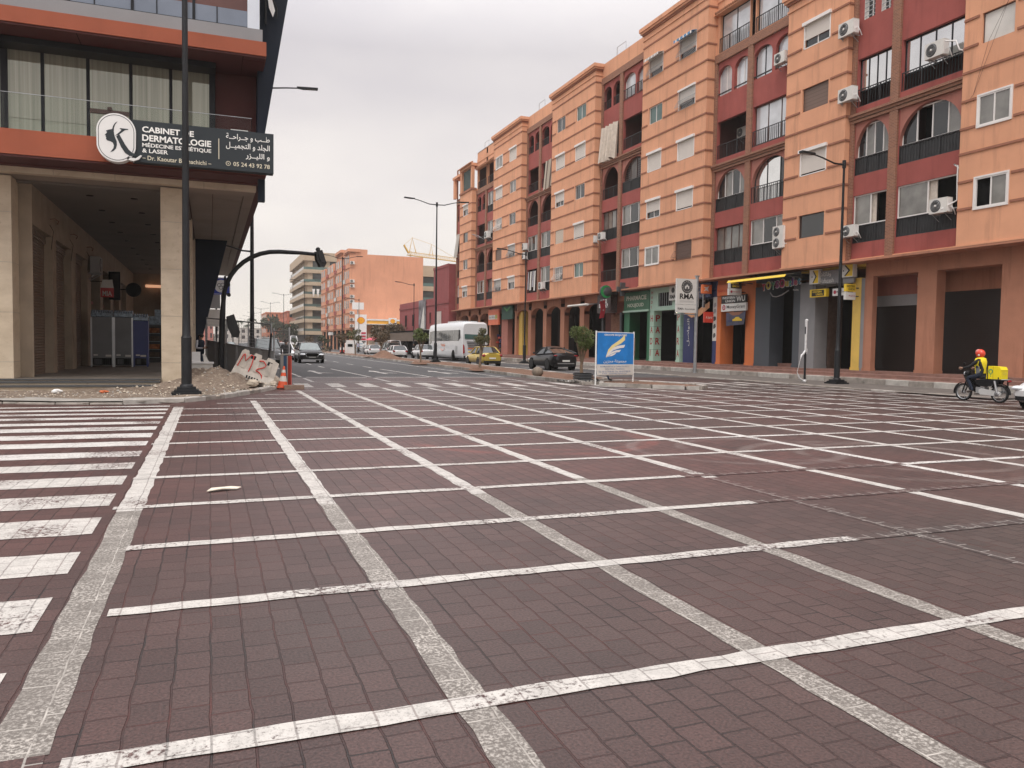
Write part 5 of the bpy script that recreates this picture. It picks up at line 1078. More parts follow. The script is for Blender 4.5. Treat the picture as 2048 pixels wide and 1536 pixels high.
wtext(t, [('MoneyGram', 42.6, 4.1, 1.85, .26, BKL, .006)], 30.95); mb = MB(); M = face_x(30.95, 42.9, 4.23); mb.poly([(.17*cos(k*pi/10), .17*sin(k*pi/10)) for k in range(20)], M, MGR, .008, .006); ring(mb, M, .05, .085, SWH, .012); mb.build('roundel', t)
def projecting(name, lb, y, z0, z1, x0, x1, m, parts=None, grp='projecting signs over the pavement'):
    t = wthing(name, lb, 'sign', ((x0+x1)/2, y, z0), grp); MB().box(x0, y-.07, z0, x1, y+.07, z1, m).tube([(x1, y, (z0+z1)/2), (31.3, y, (z0+z1)/2)], .03, DGR, 6).build('panel', t)
    if parts:
        mb = MB()
        for (s_, xa, zb, w_, h, mm, bo) in parts: mb.text(s_, face_y(x0+xa, y-.07, z0+zb), w_, h, mm, bo, .01)
        mb.build('lettering', t)
    return t
t = projecting('projecting_sign', 'black and yellow box sign projecting beside the orange header', 41.2, 5.35, 5.82, 30.0, 30.95, BKL, [('WESTERN', .1, .24, .6, .12, YLW, .02), ('UNION', .25, .06, .5, .12, YLW, .02)]); MB().box(29.98, 41.12, 5.35, 30.12, 41.2, 5.82, SWH).build('white_end', t)
t = projecting('projecting_sign', 'white box sign with small red roundel hung under the black and yellow one', 41.2, 4.92, 5.33, 30.0, 30.95, SWH, [('MoneyGram', .33, .16, .5, .1, SRD, .01)]); mb = MB(); mb.poly([(.08*cos(k*pi/8), .08*sin(k*pi/8)) for k in range(16)], face_y(30.2, 41.13, 5.13), MGR, .008, .006); mb.build('roundel', t)
t = projecting('projecting_sign', 'red square box sign with white bird at the end of the navy header', 44.35, 5.2, 5.78, 30.2, 30.95, SOR, None); mb = MB(); mb.poly([(.1, .12), (.28, .3), (.08, .4), (.32, .38), (.55, .5), (.42, .3), (.5, .1), (.3, .2)], face_y(30.22, 44.28, 5.22), SWH, .006, .004); mb.build('bird_emblem', t)
t = projecting('projecting_sign', 'small red square sign low on the poster pillar', 44.3, 3.3, 4.0, 30.4, 31.1, SRD, [('A barid', .1, .25, .5, .18, SWH, .01)])
t = projecting('projecting_sign', 'white square box sign with a teal arrow emblem and letter T', 45.3, 4.35, 5.4, 29.5, 30.6, SWH, [('CATH', .15, .1, .45, .15, TEA, .02), ('assurance', .62, .14, .3, .05, DGR, 0)])
mb = MB(); M = face_y(29.55, 45.23, 4.72); mb.poly([(.2, .28), (.28, .05), (.5, .0), (.62, .15), (.92, .3), (.62, .55), (.5, .6), (.3, .5)], M, TEA, .006, .004); mb.box(29.95, 45.215, 4.76, 30.05, 45.228, 5.12, SWH); mb.box(29.78, 45.215, 5.05, 30.2, 45.228, 5.13, SWH); mb.build('arrow_emblem', t)
props(MB().box(30.6, 44.7, 4.3, 30.75, 44.8, 5.2, GRY).box(30.62, 44.68, 4.32, 30.73, 44.7, 4.7, DGR).box(30.62, 44.68, 4.78, 30.73, 44.7, 5.15, DGR).build('meter_frame'), 'narrow grey framed box beside the teal arrow sign', 'sign')
t = wsign('navy_header_sign', 'navy shop header with large dim capital letters behind the street pole sign', 44.6, 48.3, 5.0, 6.0, NVB, 31.05); wtext(t, [('ASSURANCE A E', 48.2, 5.35, 3.5, .42, GRY, .01), ('ASSURANCES', 47.6, 5.06, 2.2, .16, GRY, .01)], 31.05)
mb = MB(); CR = [(31.0, 44.6, 4.3), (30.9, 45.6, 3.75), (30.95, 46.6, 3.7), (31.0, 47.4, 4.0), (31.0, 48.2, 4.2), (31.0, 48.2, 4.35), (31.0, 46.8, 4.1), (30.95, 45.8, 4.2), (31.0, 44.6, 4.7)]
mb.prism(CR[::-1], (.03, 0, 0), mat('orange banner', (.55, .28, .14), .8, 0, .2, 3)); props(mb.build('torn_banner'), 'sagging torn orange and white banner hung under the navy header', 'banner')
t = wthing('car_poster_banner', 'dark banner with a yellow car picture hung across the orange doorway', 'banner', (31.0, 41.7, 3.1))
mb = MB(); mb.add([(31.0, 42.72, 3.9), (31.02, 40.75, 3.95), (30.98, 40.85, 3.12), (30.96, 42.62, 3.05)], [(0, 1, 2, 3)], mat('dark banner', (.05, .05, .09), .5, 0, .4, 2)); mb.prism([(31.0, 42.5, 3.9), (31.0, 42.0, 3.7), (31.0, 41.4, 3.72), (31.0, 40.9, 3.93)], (-.015, 0, 0), mat('banner brown', (.28, .12, .07), .6)); mb.build('cloth', t)
mb = MB(); mb.poly([(0, 0), (.95, 0), (.97, .1), (.8, .14), (.62, .25), (.34, .25), (.18, .14), (.02, .12)], face_x(30.97, 42.0, 3.35), YLW, .01, .005); mb.poly([(0, 0), (.45, 0), (.4, .12), (.1, .12)], face_x(30.97, 42.5, 3.3), NVB, .01, .005); mb.build('car_picture', t)
# colourful toy shop letters and yellow edged awning
t = wthing('toy_shop_sign', 'row of fat multicoloured letters over the dark slate shopfront', 'sign', (31.05, 37.7, 5.1)); mb = MB()
cols = [(.45, .03, .05), (.60, .46, .06), (.07, .30, .16), (.30, .06, .20), (.50, .07, .16), (.62, .48, .08), (.06, .33, .36), (.20, .09, .32), (.52, .12, .18), (.10, .30, .45)]
y = 39.25
for i, (ch, w_, h) in enumerate(zip('TOYSOutlet', (.34, .42, .36, .32, .46, .3, .2, .14, .28, .24), (.40, .46, .42, .42, .5, .30, .38, .42, .30, .36))):
    zb = 5.1+.018*i+(.03 if i % 2 else 0); c = mat('toy letter %d' % i, cols[i], .4, 0, 0)
    MB().text(ch, face_x(31.02, y+.03, zb-.03), w_+.06, h+.06, SWH, .06, .0).text(ch, face_x(31.0, y, zb), w_, h, c, .05, .01).build('sign_letter', t); y -= w_+.03
mb.text('Fnideq', face_x(31.0, 36.5, 4.9), .42, .14, SWH, .01, .01); mb.build('lettering', t)
t = wthing('shop_awning', 'half open dark awning with yellow edge over the toy shop', 'awning', (30, 38, 5.6))
mb = MB(); mb.prism([(31.2, 35.5, 6.0), (29.6, 35.5, 5.72), (29.6, 35.5, 5.69), (31.2, 35.5, 5.97)], (0, 5.2, 0), mat('awning dark', (.045, .04, .03), .8)); mb.prism([(29.6, 35.5, 5.74), (29.5, 35.5, 5.60), (29.53, 35.5, 5.59), (29.63, 35.5, 5.72)], (0, 5.2, 0), YLW); mb.build('canopy', t); MB().tube([(31.2, 35.7, 5.6), (29.6, 35.7, 5.7)], .03, DGR).tube([(31.2, 40.4, 5.6), (29.6, 40.4, 5.7)], .03, DGR).build('arm', t)
mb = MB(); mb.tube([(31.1, 38.6, 4.95), (30.95, 38.2, 4.72), (30.9, 37.8, 4.66), (30.95, 37.4, 4.75), (31.1, 37.0, 5.0)], .035, GRY); props(mb.build('cable_loop'), 'looped grey cable hanging under the toy letters', 'cable')
# grey and yellow money shop
t = wsign('grey_shop_sign', 'grey header sign with white arabic and latin lettering beside the lamp post', 32.95, 35.0, 5.15, 5.88, GSH, 31.05, .15); wtext(t, [(arab('وفاكاش'), 34.6, 5.52, .95, .28, SWH, .01), ('Wafacash', 34.6, 5.22, 1.15, .24, SWH, .01)], 31.05)
def chevron(name, lb, y0, y1, z0, z1):
    t = wsign(name, lb, y0, y1, z0, z1, SWH, 30.9, .25); mb = MB(); w_ = y1-y0; h = z1-z0; M = face_x(30.9, y1, z0)
    mb.poly([(w_*.42, .04), (w_*.96, .04), (w_*.96, h-.04), (w_*.42, h-.04), (w_*.72, h/2)], M, YLW, .006, .004); mb.poly([(w_*.36, .06), (w_*.46, .06), (w_*.80, h/2), (w_*.46, h-.06), (w_*.36, h-.06), (w_*.66, h/2)], M, BKL, .01, .004); mb.poly([(w_*.3+.04*cos(k*pi/5), h/2+.04*sin(k*pi/5)) for k in range(10)], M, BKL, .01, .004); mb.build('chevron_emblem', t); return t
chevron('arrow_sign', 'white sign with yellow and black chevron left of the grey header', 34.42, 35.12, 5.2, 5.98); chevron('arrow_sign', 'larger yellow chevron sign right of the grey header behind the lamp post', 31.95, 32.9, 5.40, 6.08)
props(MB().box(31.0, 32.0, 5.1, 31.12, 32.75, 5.38, GSH).build('grey_plate'), 'small grey plate under the larger chevron sign', 'sign')
t = wsign('transfer_sign', 'yellow bordered black sign hanging in the grey shop doorway', 33.82, 35.05, 4.48, 4.90, YLW, 30.9, .2); MB().box(30.89, 33.97, 4.53, 30.9, 34.9, 4.85, BKL).build('black_field', t); wtext(t, [('WESTERN', 34.82, 4.70, .7, .11, YLW, .02), ('UNION', 34.55, 4.56, .5, .11, YLW, .02)], 30.88); MB().tube([(30.98, 34.9, 4.9), (30.98, 34.9, 5.2)], .015, DGR, 6).tube([(30.98, 34.0, 4.9), (30.98, 34.0, 5.2)], .015, DGR, 6).build('hanger', t)
t = wsign('transfer_sign', 'white hanging sign with red roundel partly behind the lamp post', 32.45, 33.4, 4.48, 4.86, SWH, 30.95); wtext(t, [('MoneyGram', 33.1, 4.6, .6, .13, BKL, .005)], 30.95); mb = MB(); mb.poly([(.1*cos(k*pi/8), .1*sin(k*pi/8)) for k in range(16)], face_x(30.95, 33.23, 4.67), MGR, .008, .006); mb.build('roundel', t); MB().tube([(31, 33.2, 4.86), (31, 33.2, 5.2)], .015, DGR, 6).build('hanger', t)
t = projecting('projecting_sign', 'yellow and black projecting sign right of the lamp post', 31.9, 4.62, 5.0, 30.35, 31.0, YLW, [('WESTERN', .06, .2, .5, .12, BKL, .02), ('UNION', .16, .05, .4, .12, BKL, .02)]); t = projecting('projecting_sign', 'white projecting sign with red mark under the yellow and black one by the lamp post', 31.9, 4.2, 4.58, 30.35, 31.0, SWH, [('MoneyGram', .2, .14, .4, .1, MGR, .01)])
# barber, crescent and cross
t = wthing('barber_sign', 'dark fretwork box sign with white capitals beside the pharmacy', 'sign', (30.6, 58.8, 4.4))
mb = MB(); BRN = mat('carved brown', (.055, .035, .032), .6, 0, .6, 9); mb.box(30.6, 57.7, 4.42, 31.2, 60.1, 5.95, BRN)
for i in range(12):
    for j in range(3): mb.box(30.585, 57.8+.19*i, 4.5+.1*j, 30.6, 57.9+.19*i, 4.56+.1*j, DGR); mb.box(30.585, 57.8+.19*i, 5.6+.1*j, 30.6, 57.9+.19*i, 5.66+.1*j, DGR)
mb.build('panel', t); wtext(t, [('LUXE', 59.5, 5.22, 1.15, .32, WHI, .03), ('BARBER', 59.75, 4.85, 1.65, .32, WHI, .03)], 30.6)
t = wthing('pharmacy_crescent', 'green crescent disc sign projecting high beside the barber sign', 'sign', (29.6, 57.2, 5.6))
mb = MB(TM(29.75, 57.1, 6.02, 0, pi/2)); GRN = mat('crescent green', (.02, .22, .06), .4, 0, 0)
mb.lathe([(0, 0), (.52, 0), (.52, .2), (0, .2)], DGR, I4, 28); n = 20; o = [(.5*cos(a), .5*sin(a)) for a in [pi*.25+1.5*pi*k/n for k in range(n+1)]]; i_ = [(.12+.38*cos(a), .38*sin(a)) for a in [pi*.25+1.5*pi*k/n for k in range(n+1)]]
mb.add([(x, y_, .206) for x, y_ in o+i_], [(k, k+1, n+2+k, n+1+k) for k in range(n)], GRN); mb.build('disc', t); MB().box(30.1, 57.05, 5.85, 30.9, 57.15, 6.2, DGR).build('bracket', t)
t = wthing('pharmacy_cross', 'dark unlit cross sign projecting above the pharmacy fascia', 'sign', (30.2, 56.0, 5.6)); MB().box(29.95, 55.4, 5.95, 30.95, 55.56, 6.35, DGR).box(30.25, 55.38, 5.62, 30.65, 55.58, 6.68, DGR).box(30.95, 55.42, 6.0, 31.3, 55.54, 6.3, DGR).build('cross', t)
t = wthing('flag', 'red flag hanging from a slanted staff below the green crescent', 'flag', (29.8, 58.2, 4.2)); mb = MB(); mb.add([(29.75, 58.0, 5.3), (30.35, 58.2, 5.45), (30.45, 58.3, 4.7), (30.3, 58.25, 4.0), (29.75, 58.05, 3.9), (29.9, 58.1, 4.6)], [(0, 1, 2, 5), (5, 2, 3, 4)], mat('flag red', (.42, .025, .04), .8, 0, .1, 3)); mb.build('cloth', t); mb = MB(); ring(mb, face_y(30.12, 58.05, 4.6), .05, .075, OFW, .03, 5); mb.build('star_emblem', t); MB().tube([(31.2, 58.3, 4.5), (29.7, 58.0, 5.5)], .02, DGR, 6).build('staff', t)
t = wthing('insurance_wall_sign', 'white box sign with dark roundel on the mint shop header beside its grilled opening', 'sign', (31, 49, 5)); MB().box(31.0, 48.55, 5.0, 31.2, 49.55, 6.05, SWH).build('panel', t); wtext(t, [('RMA', 49.45, 5.12, .8, .28, BKL, .03)], 31.0); mb = MB(); mb.poly([(.2*cos(k*pi/10), .2*sin(k*pi/10)) for k in range(20)], face_x(31.0, 49.05, 5.72), BKL, .008, .006); mb.build('roundel', t)
t = wthing('orange_shop_sign', 'orange square sign with white band in front of the far red pillar', 'sign', (30.9, 87, 4)); MB().box(30.9, 85.4, 3.95, 31.1, 89.0, 5.75, mat('sign bright orange', (.62, .13, .05), .5)).box(30.88, 85.8, 4.6, 30.9, 88.8, 5.1, OFW).box(30.87, 85.8, 4.65, 30.88, 86.5, 5.1, mat('sign olive', (.35, .36, .10))).build('panel', t); wtext(t, [('Kenzi Mode', 88.7, 4.72, 2.1, .26, GRY, .02)], 30.88)
t = wthing('green_shop_sign', 'dark green shop fascia beyond the orange square sign', 'sign', (31, 82, 5)); MB().box(31.0, 81.2, 4.5, 31.15, 84.6, 6.0, mat('sign dark green', (.02, .07, .05))).prism([(30.99, 83.9, 5.75), (30.99, 82.9, 5.35), (30.99, 81.9, 5.75), (30.99, 81.9, 5.95), (30.99, 82.9, 5.6), (30.99, 83.9, 5.95)], (-.01, 0, 0), mat('sign light green', (.08, .3, .1))).build('panel', t)
t = wthing('roundel_wall_sign', 'small white sign with round dark emblem on the arcade pillar behind the bus', 'sign', (31, 91.5, 3.5)); MB().box(30.9, 90.4, 3.0, 31.1, 91.8, 4.0, SWH).build('panel', t); mb = MB(); ring(mb, face_x(30.9, 91.1, 3.5), .18, .36, DGR, .01); mb.build('roundel', t)
t = wthing('canopy_tube', 'pale awning roller projecting from the arcade left of the barber', 'awning', (30, 62, 5)); MB().tube([(29.8, 60.3, 5.15), (29.8, 64.2, 5.15)], .1, OFW).tube([(31.2, 60.6, 5.3), (29.8, 60.6, 5.15)], .03, GRY).tube([(31.2, 64, 5.3), (29.8, 64, 5.15)], .03, GRY).build('roller', t)
t = wthing('goods_display', 'clutter of goods hung and stacked at the doorway under the orange square sign', 'goods', (32, 87, .6)); mb = MB()
for i in range(60): mb.cbox((32.3+random.uniform(-.3, .2), random.uniform(85.6, 88.6), random.uniform(.7, 3.2)), (.3, random.uniform(.15, .45), random.uniform(.15, .4)), random.choice([OFW, SRD, NVB, YLW, DGR, BLK, BLK, BRF]))
mb.build('goods', t)
# ---------------------------------------------------------------- cloth hung in the loggias
def curtain(y0, y1, z0, z1, X, m, lb, n=26, skew=0):
    mb = MB(); vs = []
    for i in range(n+1):
        u = i/n; y = y0+(y1-y0)*u; o = .11*sin(u*24)+.05*sin(u*53); sh = skew*(1-abs(2*u-1)*.3)
        vs += [(X+o, y, z1), (X+o*1.8-.18, y+skew, z0+.07*sin(u*44))]
    mb.add(vs, [(2*i, 2*i+1, 2*i+3, 2*i+2) for i in range(n)], m, False); return props(mb.build('hanging_curtain'), lb, 'curtain')
curtain(57.5, 60.2, 16.95, 19.85, 30.8, CUR, 'cream curtain billowing over a fourth floor loggia', 60, .08)
curtain(69.9, 72.3, 16.9, 19.7, 30.95, MT['stripe curtain'], 'brown striped curtain covering a loggia beside the open loggia with two air conditioners')
curtain(100.9, 102.0, 13.2, 16.2, 30.9, OFW, 'white sheet hanging at the far end of the building', 10, .6)
CUP = mat('patterned cloth', (.30, .29, .31), .9, 0, .6, 12)
mb = MB()
for i, (y, w_, z0, m_) in enumerate(((76.6, .3, 7.4, CUP), (76.0, .35, 7.3, OFW), (75.4, .4, 7.6, CUP), (74.9, .3, 7.2, OFW))): mb.add([(30.92, y, 9.2), (30.92, y-w_, 9.2), (30.85, y-w_-.05, z0), (30.85, y+.05, z0)], [(0, 1, 2, 3)], m_)
mb.tube([(30.93, 77, 9.22), (30.93, 74.3, 9.22)], .01, GRY, 4); props(mb.build('laundry'), 'washing drying on lines in the lowest loggia above the far arcade', 'laundry')
t = wthing('laundry_rack', 'metal drying rack sticking out of a dark loggia on the far bay', 'laundry rack', (30.6, 92, 14)); MB().tube([(30.95, 93.2, 14.75), (30.2, 93.4, 15.2), (30.2, 91, 14.7), (30.95, 91, 14.3)], .03, STE, 6).tube([(30.5, 93.3, 15.0), (30.5, 91, 14.5)], .015, STE, 4).build('rack', t)
# ---------------------------------------------------------------- air conditioners on the right facade (front faces the road: local -Y -> -X)
AZ = R(-90)
for (x, y, z, lb, s_, tall) in ((30.15, 36.95, 7.35, 'tall twin fan air conditioner at the right end of the lowest white framed balcony', 1, True),
    (30.2, 26.4, 7.75, 'white air conditioner on the rail of the lowest right loggia with trailing white pipes', 1.05, False), (30.2, 31.7, 7.35, 'small air conditioner half hidden by the lamp post at the lowest loggia', .95, False),
    (30.15, 26.9, 14.7, 'white air conditioner hung on the black railing under mirrored windows at the right', 1.1, False), (30.1, 32.1, 14.2, 'air conditioner at the left end of the black railed balcony under the mirrored window', 1.1, False),
    (30.1, 32.2, 17.5, 'topmost air conditioner beside the barred white window', 1.15, False), (30.4, 37.6, 17.9, 'air conditioner below a bright pointed arch window', 1.0, False),
    (30.35, 60.9, 10.4, 'left one of two air conditioners under brown glazing above the barber', .95, False), (30.35, 59.4, 10.5, 'right one of two air conditioners under brown glazing above the barber', .95, False),
    (30.5, 77.2, 10.6, 'lower of two stacked air conditioners beside the white curtained window', 1.1, False), (30.5, 77.2, 11.55, 'upper of two stacked air conditioners beside the white curtained window', 1.1, False),
    (30.5, 72.4, 7.2, 'dusty air conditioner below the lowest white curtained window', 1.1, False), (30.45, 89.0, 14.2, 'air conditioner under a bright white window on the far bay', 1.3, False)):
    ac((x, y, z), AZ, lb, s_, tall)
for (y, z, lb) in ((43.6, 15.4, 'left dim air conditioner hung inside the open loggia over the arched window'), (42.2, 15.6, 'right dim air conditioner hung inside the open loggia over the arched window'), (59.5, 8.5, 'dim air conditioner inside the lowest open loggia above the barber'), (59.8, 22.0, 'air conditioner seen through the left pointed arch at the top'), (76.0, 18.6, 'upper air conditioner in the open loggia left of the striped curtain'), (76.2, 17.9, 'lower air conditioner in the open loggia left of the striped curtain'), (93.0, 22.4, 'air conditioner on the terrace wall under the far tile eaves')):
    ac((32.4, y, z), AZ, lb, 1.0)
ac((32.9, 30.2, 4.6), AZ, 'dark air conditioner high in the arcade beside the grey framed shutter', 1.2, False, GRY)
for p in ([(30.2, 26.2, 7.9), (30.4, 25.6, 8.2), (30.55, 25.75, 9.0), (30.6, 25.8, 9.75), (30.62, 26.0, 9.85), (30.62, 25.7, 9.6)], [(30.2, 31.9, 7.6), (30.4, 32.5, 8.2), (30.4, 32.5, 8.9), (30.5, 32.35, 9.1)], [(30.15, 26.3, 15.2), (30.3, 25.9, 15.1), (30.4, 25.8, 14.7), (30.5, 25.6, 14.6)]): MB().tube(p, .035, WHI, 6).build('wrapped_pipe', ab)
mb = MB()
for a in ((20, 23.4, 15.8), (21, 24.2, 14.5)): mb.tube([(30.0, a[0], 19.5), (30.15, a[1], a[2]), (30.25, 24.9, 12.5), (30.3, 25.3, 12.2)], .008, BRF, 4)
mb.build('loose_cable', ab)
# ---------------------------------------------------------------- pole sign, wrapped post, billboard, ball
t = wthing('pole_sign', 'tall white insurance sign with a round dark seal on a grey steel pole', 'sign', (28.4, 42.2, .045))
MB().tube([(28.4, 42.2, .04), (28.4, 42.2, 6.1)], .105, STE, 12).box(28.28, 42.1, 6.05, 28.52, 42.3, 6.12, STE).build('pole', t)
MB().box(26.85, 42.05, 4.30, 28.28, 42.2, 5.87, SWH).box(26.85, 42.05, 3.78, 28.28, 42.2, 4.28, SWH).box(26.8, 42.07, 3.66, 28.4, 42.18, 3.72, STE).box(27.0, 42.1, 4.28, 27.1, 42.15, 4.3, STE).build('panel', t)
mb = MB(); mb.text('RMA', face_y(27.07, 42.05, 4.62), 1.02, .34, BKL, .03, .006); mb.box(27.07, 42.044, 4.50, 28.1, 42.05, 4.512, GRY); mb.box(27.07, 42.044, 4.44, 28.1, 42.05, 4.452, GRY); mb.text('RMA', face_y(26.95, 42.05, 3.96), .42, .13, BKL, .012, .006); mb.text('Assurances', face_y(27.45, 42.05, 3.96), .72, .12, BKL, .0, .006); mb.build('lettering', t)
mb = MB(); M = face_y(27.58, 42.05, 5.38); ring(mb, M, .27, .40, BKL, .006, 30); ring(mb, M, .0, .27, DGR, .004, 30); ring(mb, M, .30, .315, SWH, .01, 30); mb.poly([(-.15, -.12), (.15, -.12), (.15, .05), (.08, .05), (.0, .16), (-.08, .05), (-.15, .05)], M, SWH, .008, .002); mb.poly([(-.05, -.12), (.05, -.12), (.05, .0), (-.05, .0)], M, BKL, .012, .002)
for k in range(14): a = 2*pi*k/14; mb.poly([(.345*cos(a)+.02*cos(b), .345*sin(a)+.02*sin(b)) for b in (0, 1.57, 3.14, 4.71)], M, SWH, .012, .002)
mb.build('seal', t)
t = thing('wrapped_post', 'short black post wrapped in torn white plastic on the lay-by kerb', 'post', (26.3, 30.0, .045)); MB().tube([(0, 0, 0), (0, 0, 2.9)], .05, POLE).build('post', t)
PLS = mat('plastic film', (.60, .60, .60), .3, 0, .15, 6); mb = MB(); mb.tube([(0, 0, 1.45), (.0, 0, 2.0), (.01, 0, 2.6), (0, 0, 2.93)], [.056, .052, .058, .065], PLS, 8); mb.ell((.02, 0, 2.93), (.08, .08, .08), PLS, 8, 6, .15); mb.tube([(.05, 0, 1.6), (-.12, 0, 1.35), (-.22, 0, 1.3), (-.3, -.02, 1.1), (-.45, 0, .5), (-.3, 0, .2), (-.05, 0, .08)], [.05, .06, .05, .012, .012, .05, .05], PLS, 6); mb.tube([(.05, 0, 1.35), (.08, 0, 1.6)], .04, PLS, 6); mb.ell((-.02, 0, .08), (.12, .1, .07), PLS, 8, 6, .2); mb.build('plastic_wrap', t)
BBL = mat('billboard blue', (.012, .19, .55), .45, 0, .16, 2.2, 0, 1, .15)
t = wthing('billboard', 'blue and white company billboard on two white posts at the end of the median', 'billboard', (16.2, 29.9, 0)); t.rotation_euler = (0, 0, 0)
a0, a1 = Vector((15.05, 29.55, 0)), Vector((17.2, 30.2, 0)); dv = (a1-a0).normalized(); ang = math.atan2(dv.y, dv.x); TB = TM(15.05, 29.55, .047, ang) @ Matrix.Diagonal((1, 1, .847, 1)); Lb = (a1-a0).length
mb = MB(TB)
for x in (0, Lb): mb.tube([(x, .03, -.05), (x, .03, 2.62)], .032, WHI, 8)
mb.box(.0, .02, 2.54, Lb, .05, 2.58, WHI); mb.box(0, .02, .41, Lb, .05, .45, WHI); mb.box(Lb-.01, .0, 1.4, Lb+.06, .06, 2.3, mat('rust stain', (.20, .13, .10), .8, 0, .4, 6)); mb.build('post', t)
MB(TB).box(.06, -.02, .96, Lb-.06, .02, 2.53, BBL).box(.06, -.02, .44, Lb-.06, .02, .96, OFW).build('panel', t)
MF = TB @ Matrix.Rotation(pi/2, 4, 'X'); MF.translation = TB @ Vector((0, -.02, 0)); mb = MB()
def bt(s_, x, z_, w_, h, m, bo=.005): MB().text(s_, MF @ Matrix.Translation((x, z_, 0)), w_, h, m, bo, .006).build('lettering', t)
bt('GROUPE MOJAZINE', .42, 2.36, 1.34, .115, WHI, .03); bt(arab('مجموعة مجزين'), .40, 1.01, 1.36, .2, WHI, .01); GBL = mat('small print blue', (.10, .16, .32), .6, 0, 0)
bt('Sidi Maarouf Lot La Colline Lot N°11', .2, .82, 1.72, .075, GBL); bt('2ème Etage - Casablanca', .5, .69, 1.15, .075, GBL); bt('Tél : 05-22-77-83-00 - Fax : 05-22-77-83-70', .12, .56, 1.9, .08, GBL); bt('E-mail : contact@mojazine.com', .35, .465, 1.45, .07, GBL)
mb = MB()
def wing(p, m, e_): mb.poly([(x*2.18/492, z_*.0045) for x, z_ in p], MF @ Matrix.Translation((.0, .93, 0)), m, e_, .004)
CRM = mat('wing cream', (.80, .68, .30), .5, 0, 0)
wing([(120, 90), (150, 170), (200, 220), (260, 255), (330, 300), (372, 345), (372, 280), (320, 240), (250, 210), (190, 170), (150, 130)], CRM, .006)
wing([(118, 88), (160, 150), (220, 195), (280, 215), (376, 228), (360, 195), (290, 185), (220, 165), (165, 125)], WHI, .009)
wing([(118, 86), (170, 130), (220, 155), (260, 165), (320, 170), (300, 145), (240, 140), (180, 115)], WHI, .007); wing([(116, 82), (170, 105), (200, 120), (260, 142), (240, 118), (200, 100), (160, 95)], WHI, .008); mb.build('wing_emblem', t)
props(MB(TM(14.95, 35.6, .32)).ell((0, 0, 0), (.28, .28, .26), mat('stone ball', (.19, .155, .12), .9, 0, .25, 4, .3, 20), 18, 12).build('stone_ball'), 'round stone ball lying on the red median soil', 'stone ball')
mb = MB()
for k in range(3): mb.box(15.1, 31.2, .1+.11*k, 15.75, 31.9, .185+.11*k, DGR); mb.box(15.15, 31.25, .185+.11*k, 15.7, 31.85, .21+.11*k, BLK)
props(mb.build('slab_stack'), 'stack of dark slabs behind the billboard', 'slabs')
props(MB().box(14.5, 29.7, 0, 15.5, 30.0, .12, KRD).build('loose_kerbstone'), 'grey loose kerbstone lying beside the left billboard post', 'kerbstone')
mb = MB()
for i in range(160): c = (random.uniform(14.3, 16.2), random.uniform(30.6, 31.9), .1); mb.cbox((0, 0, 0), (.09, .06, .05), random.choice([KRD, CON, DGR, DGR, WHI] if i < 40 else [KRD, CON, DGR]), TM(*c, random.uniform(0, 3)))
mb.build('rubble', kind='stuff')
# ---------------------------------------------------------------- vehicles (local +x is forward)
def carpaint(name, col, rough=.22, metal=0):
    m, nt, b = newmat(name); b.inputs['Roughness'].default_value = rough; b.inputs['Metallic'].default_value = metal; b.inputs['Coat Weight'].default_value = .25; b.inputs['Specular IOR Level'].default_value = .3 if max(col) < .05 else .5; b.inputs['Coat Roughness'].default_value = .06
    f = ramp(nt, noise(nt, posn(nt), 2.5, 5), .35, .75); g = ND(nt, 'ShaderNodeNewGeometry'); s = ND(nt, 'ShaderNodeSeparateXYZ'); nt.links.new(g.outputs['Position'], s.inputs[0])
    low = ramp(nt, s.outputs['Z'], .75, .25); c = mixc(nt, mth(nt, 'MULTIPLY', f, .12), col, [x*.7 for x in col]); nt.links.new(mixc(nt, mth(nt, 'MULTIPLY', low, .35 if max(col) > .05 else .06), c, (.16, .14, .12)), b.inputs['Base Color']); return m
CBK, CWT, CYL, CGY = carpaint('black car paint', (.005, .0055, .0065), .28), carpaint('white car paint', (.66, .66, .66)), carpaint('taxi paint', (.50, .36, .06)), carpaint('grey car paint', (.10, .105, .11))
CBL = carpaint('dark blue car paint', (.02, .03, .05))
PR = {   # x from rear(-.5) to front(+.5) of length: top of lower body; cabin keys: windscreen base/top, rear top/base; belt, roof
 'sedan': dict(top=[(-.5, .60), (-.485, .66), (-.36, .665), (-.3, .66), (.18, .64), (.23, .63), (.40, .54), (.47, .47), (.5, .38)], cab=(.20, .055, -.24, -.37), zl=.13),
 'hatch': dict(top=[(-.5, .54), (-.485, .63), (-.46, .65), (.2, .63), (.25, .61), (.42, .53), (.47, .46), (.5, .36)], cab=(.23, .07, -.38, -.475), zl=.13),
 'suv': dict(top=[(-.5, .56), (-.485, .64), (-.45, .655), (.16, .64), (.22, .625), (.42, .58), (.475, .52), (.5, .38)], cab=(.19, .06, -.33, -.465), zl=.14),
 'coupe': dict(top=[(-.5, .46), (-.494, .58), (-.475, .68), (-.44, .725), (-.2, .70), (.16, .655), (.22, .635), (.42, .58), (.475, .51), (.5, .36)], cab=(.20, .04, -.15, -.445), zl=.14),
 'van': dict(top=[(-.5, .5), (-.495, .56), (-.48, .57), (.24, .56), (.28, .55), (.43, .50), (.48, .44), (.5, .34)], cab=(.27, .13, -.47, -.49), zl=.12)}
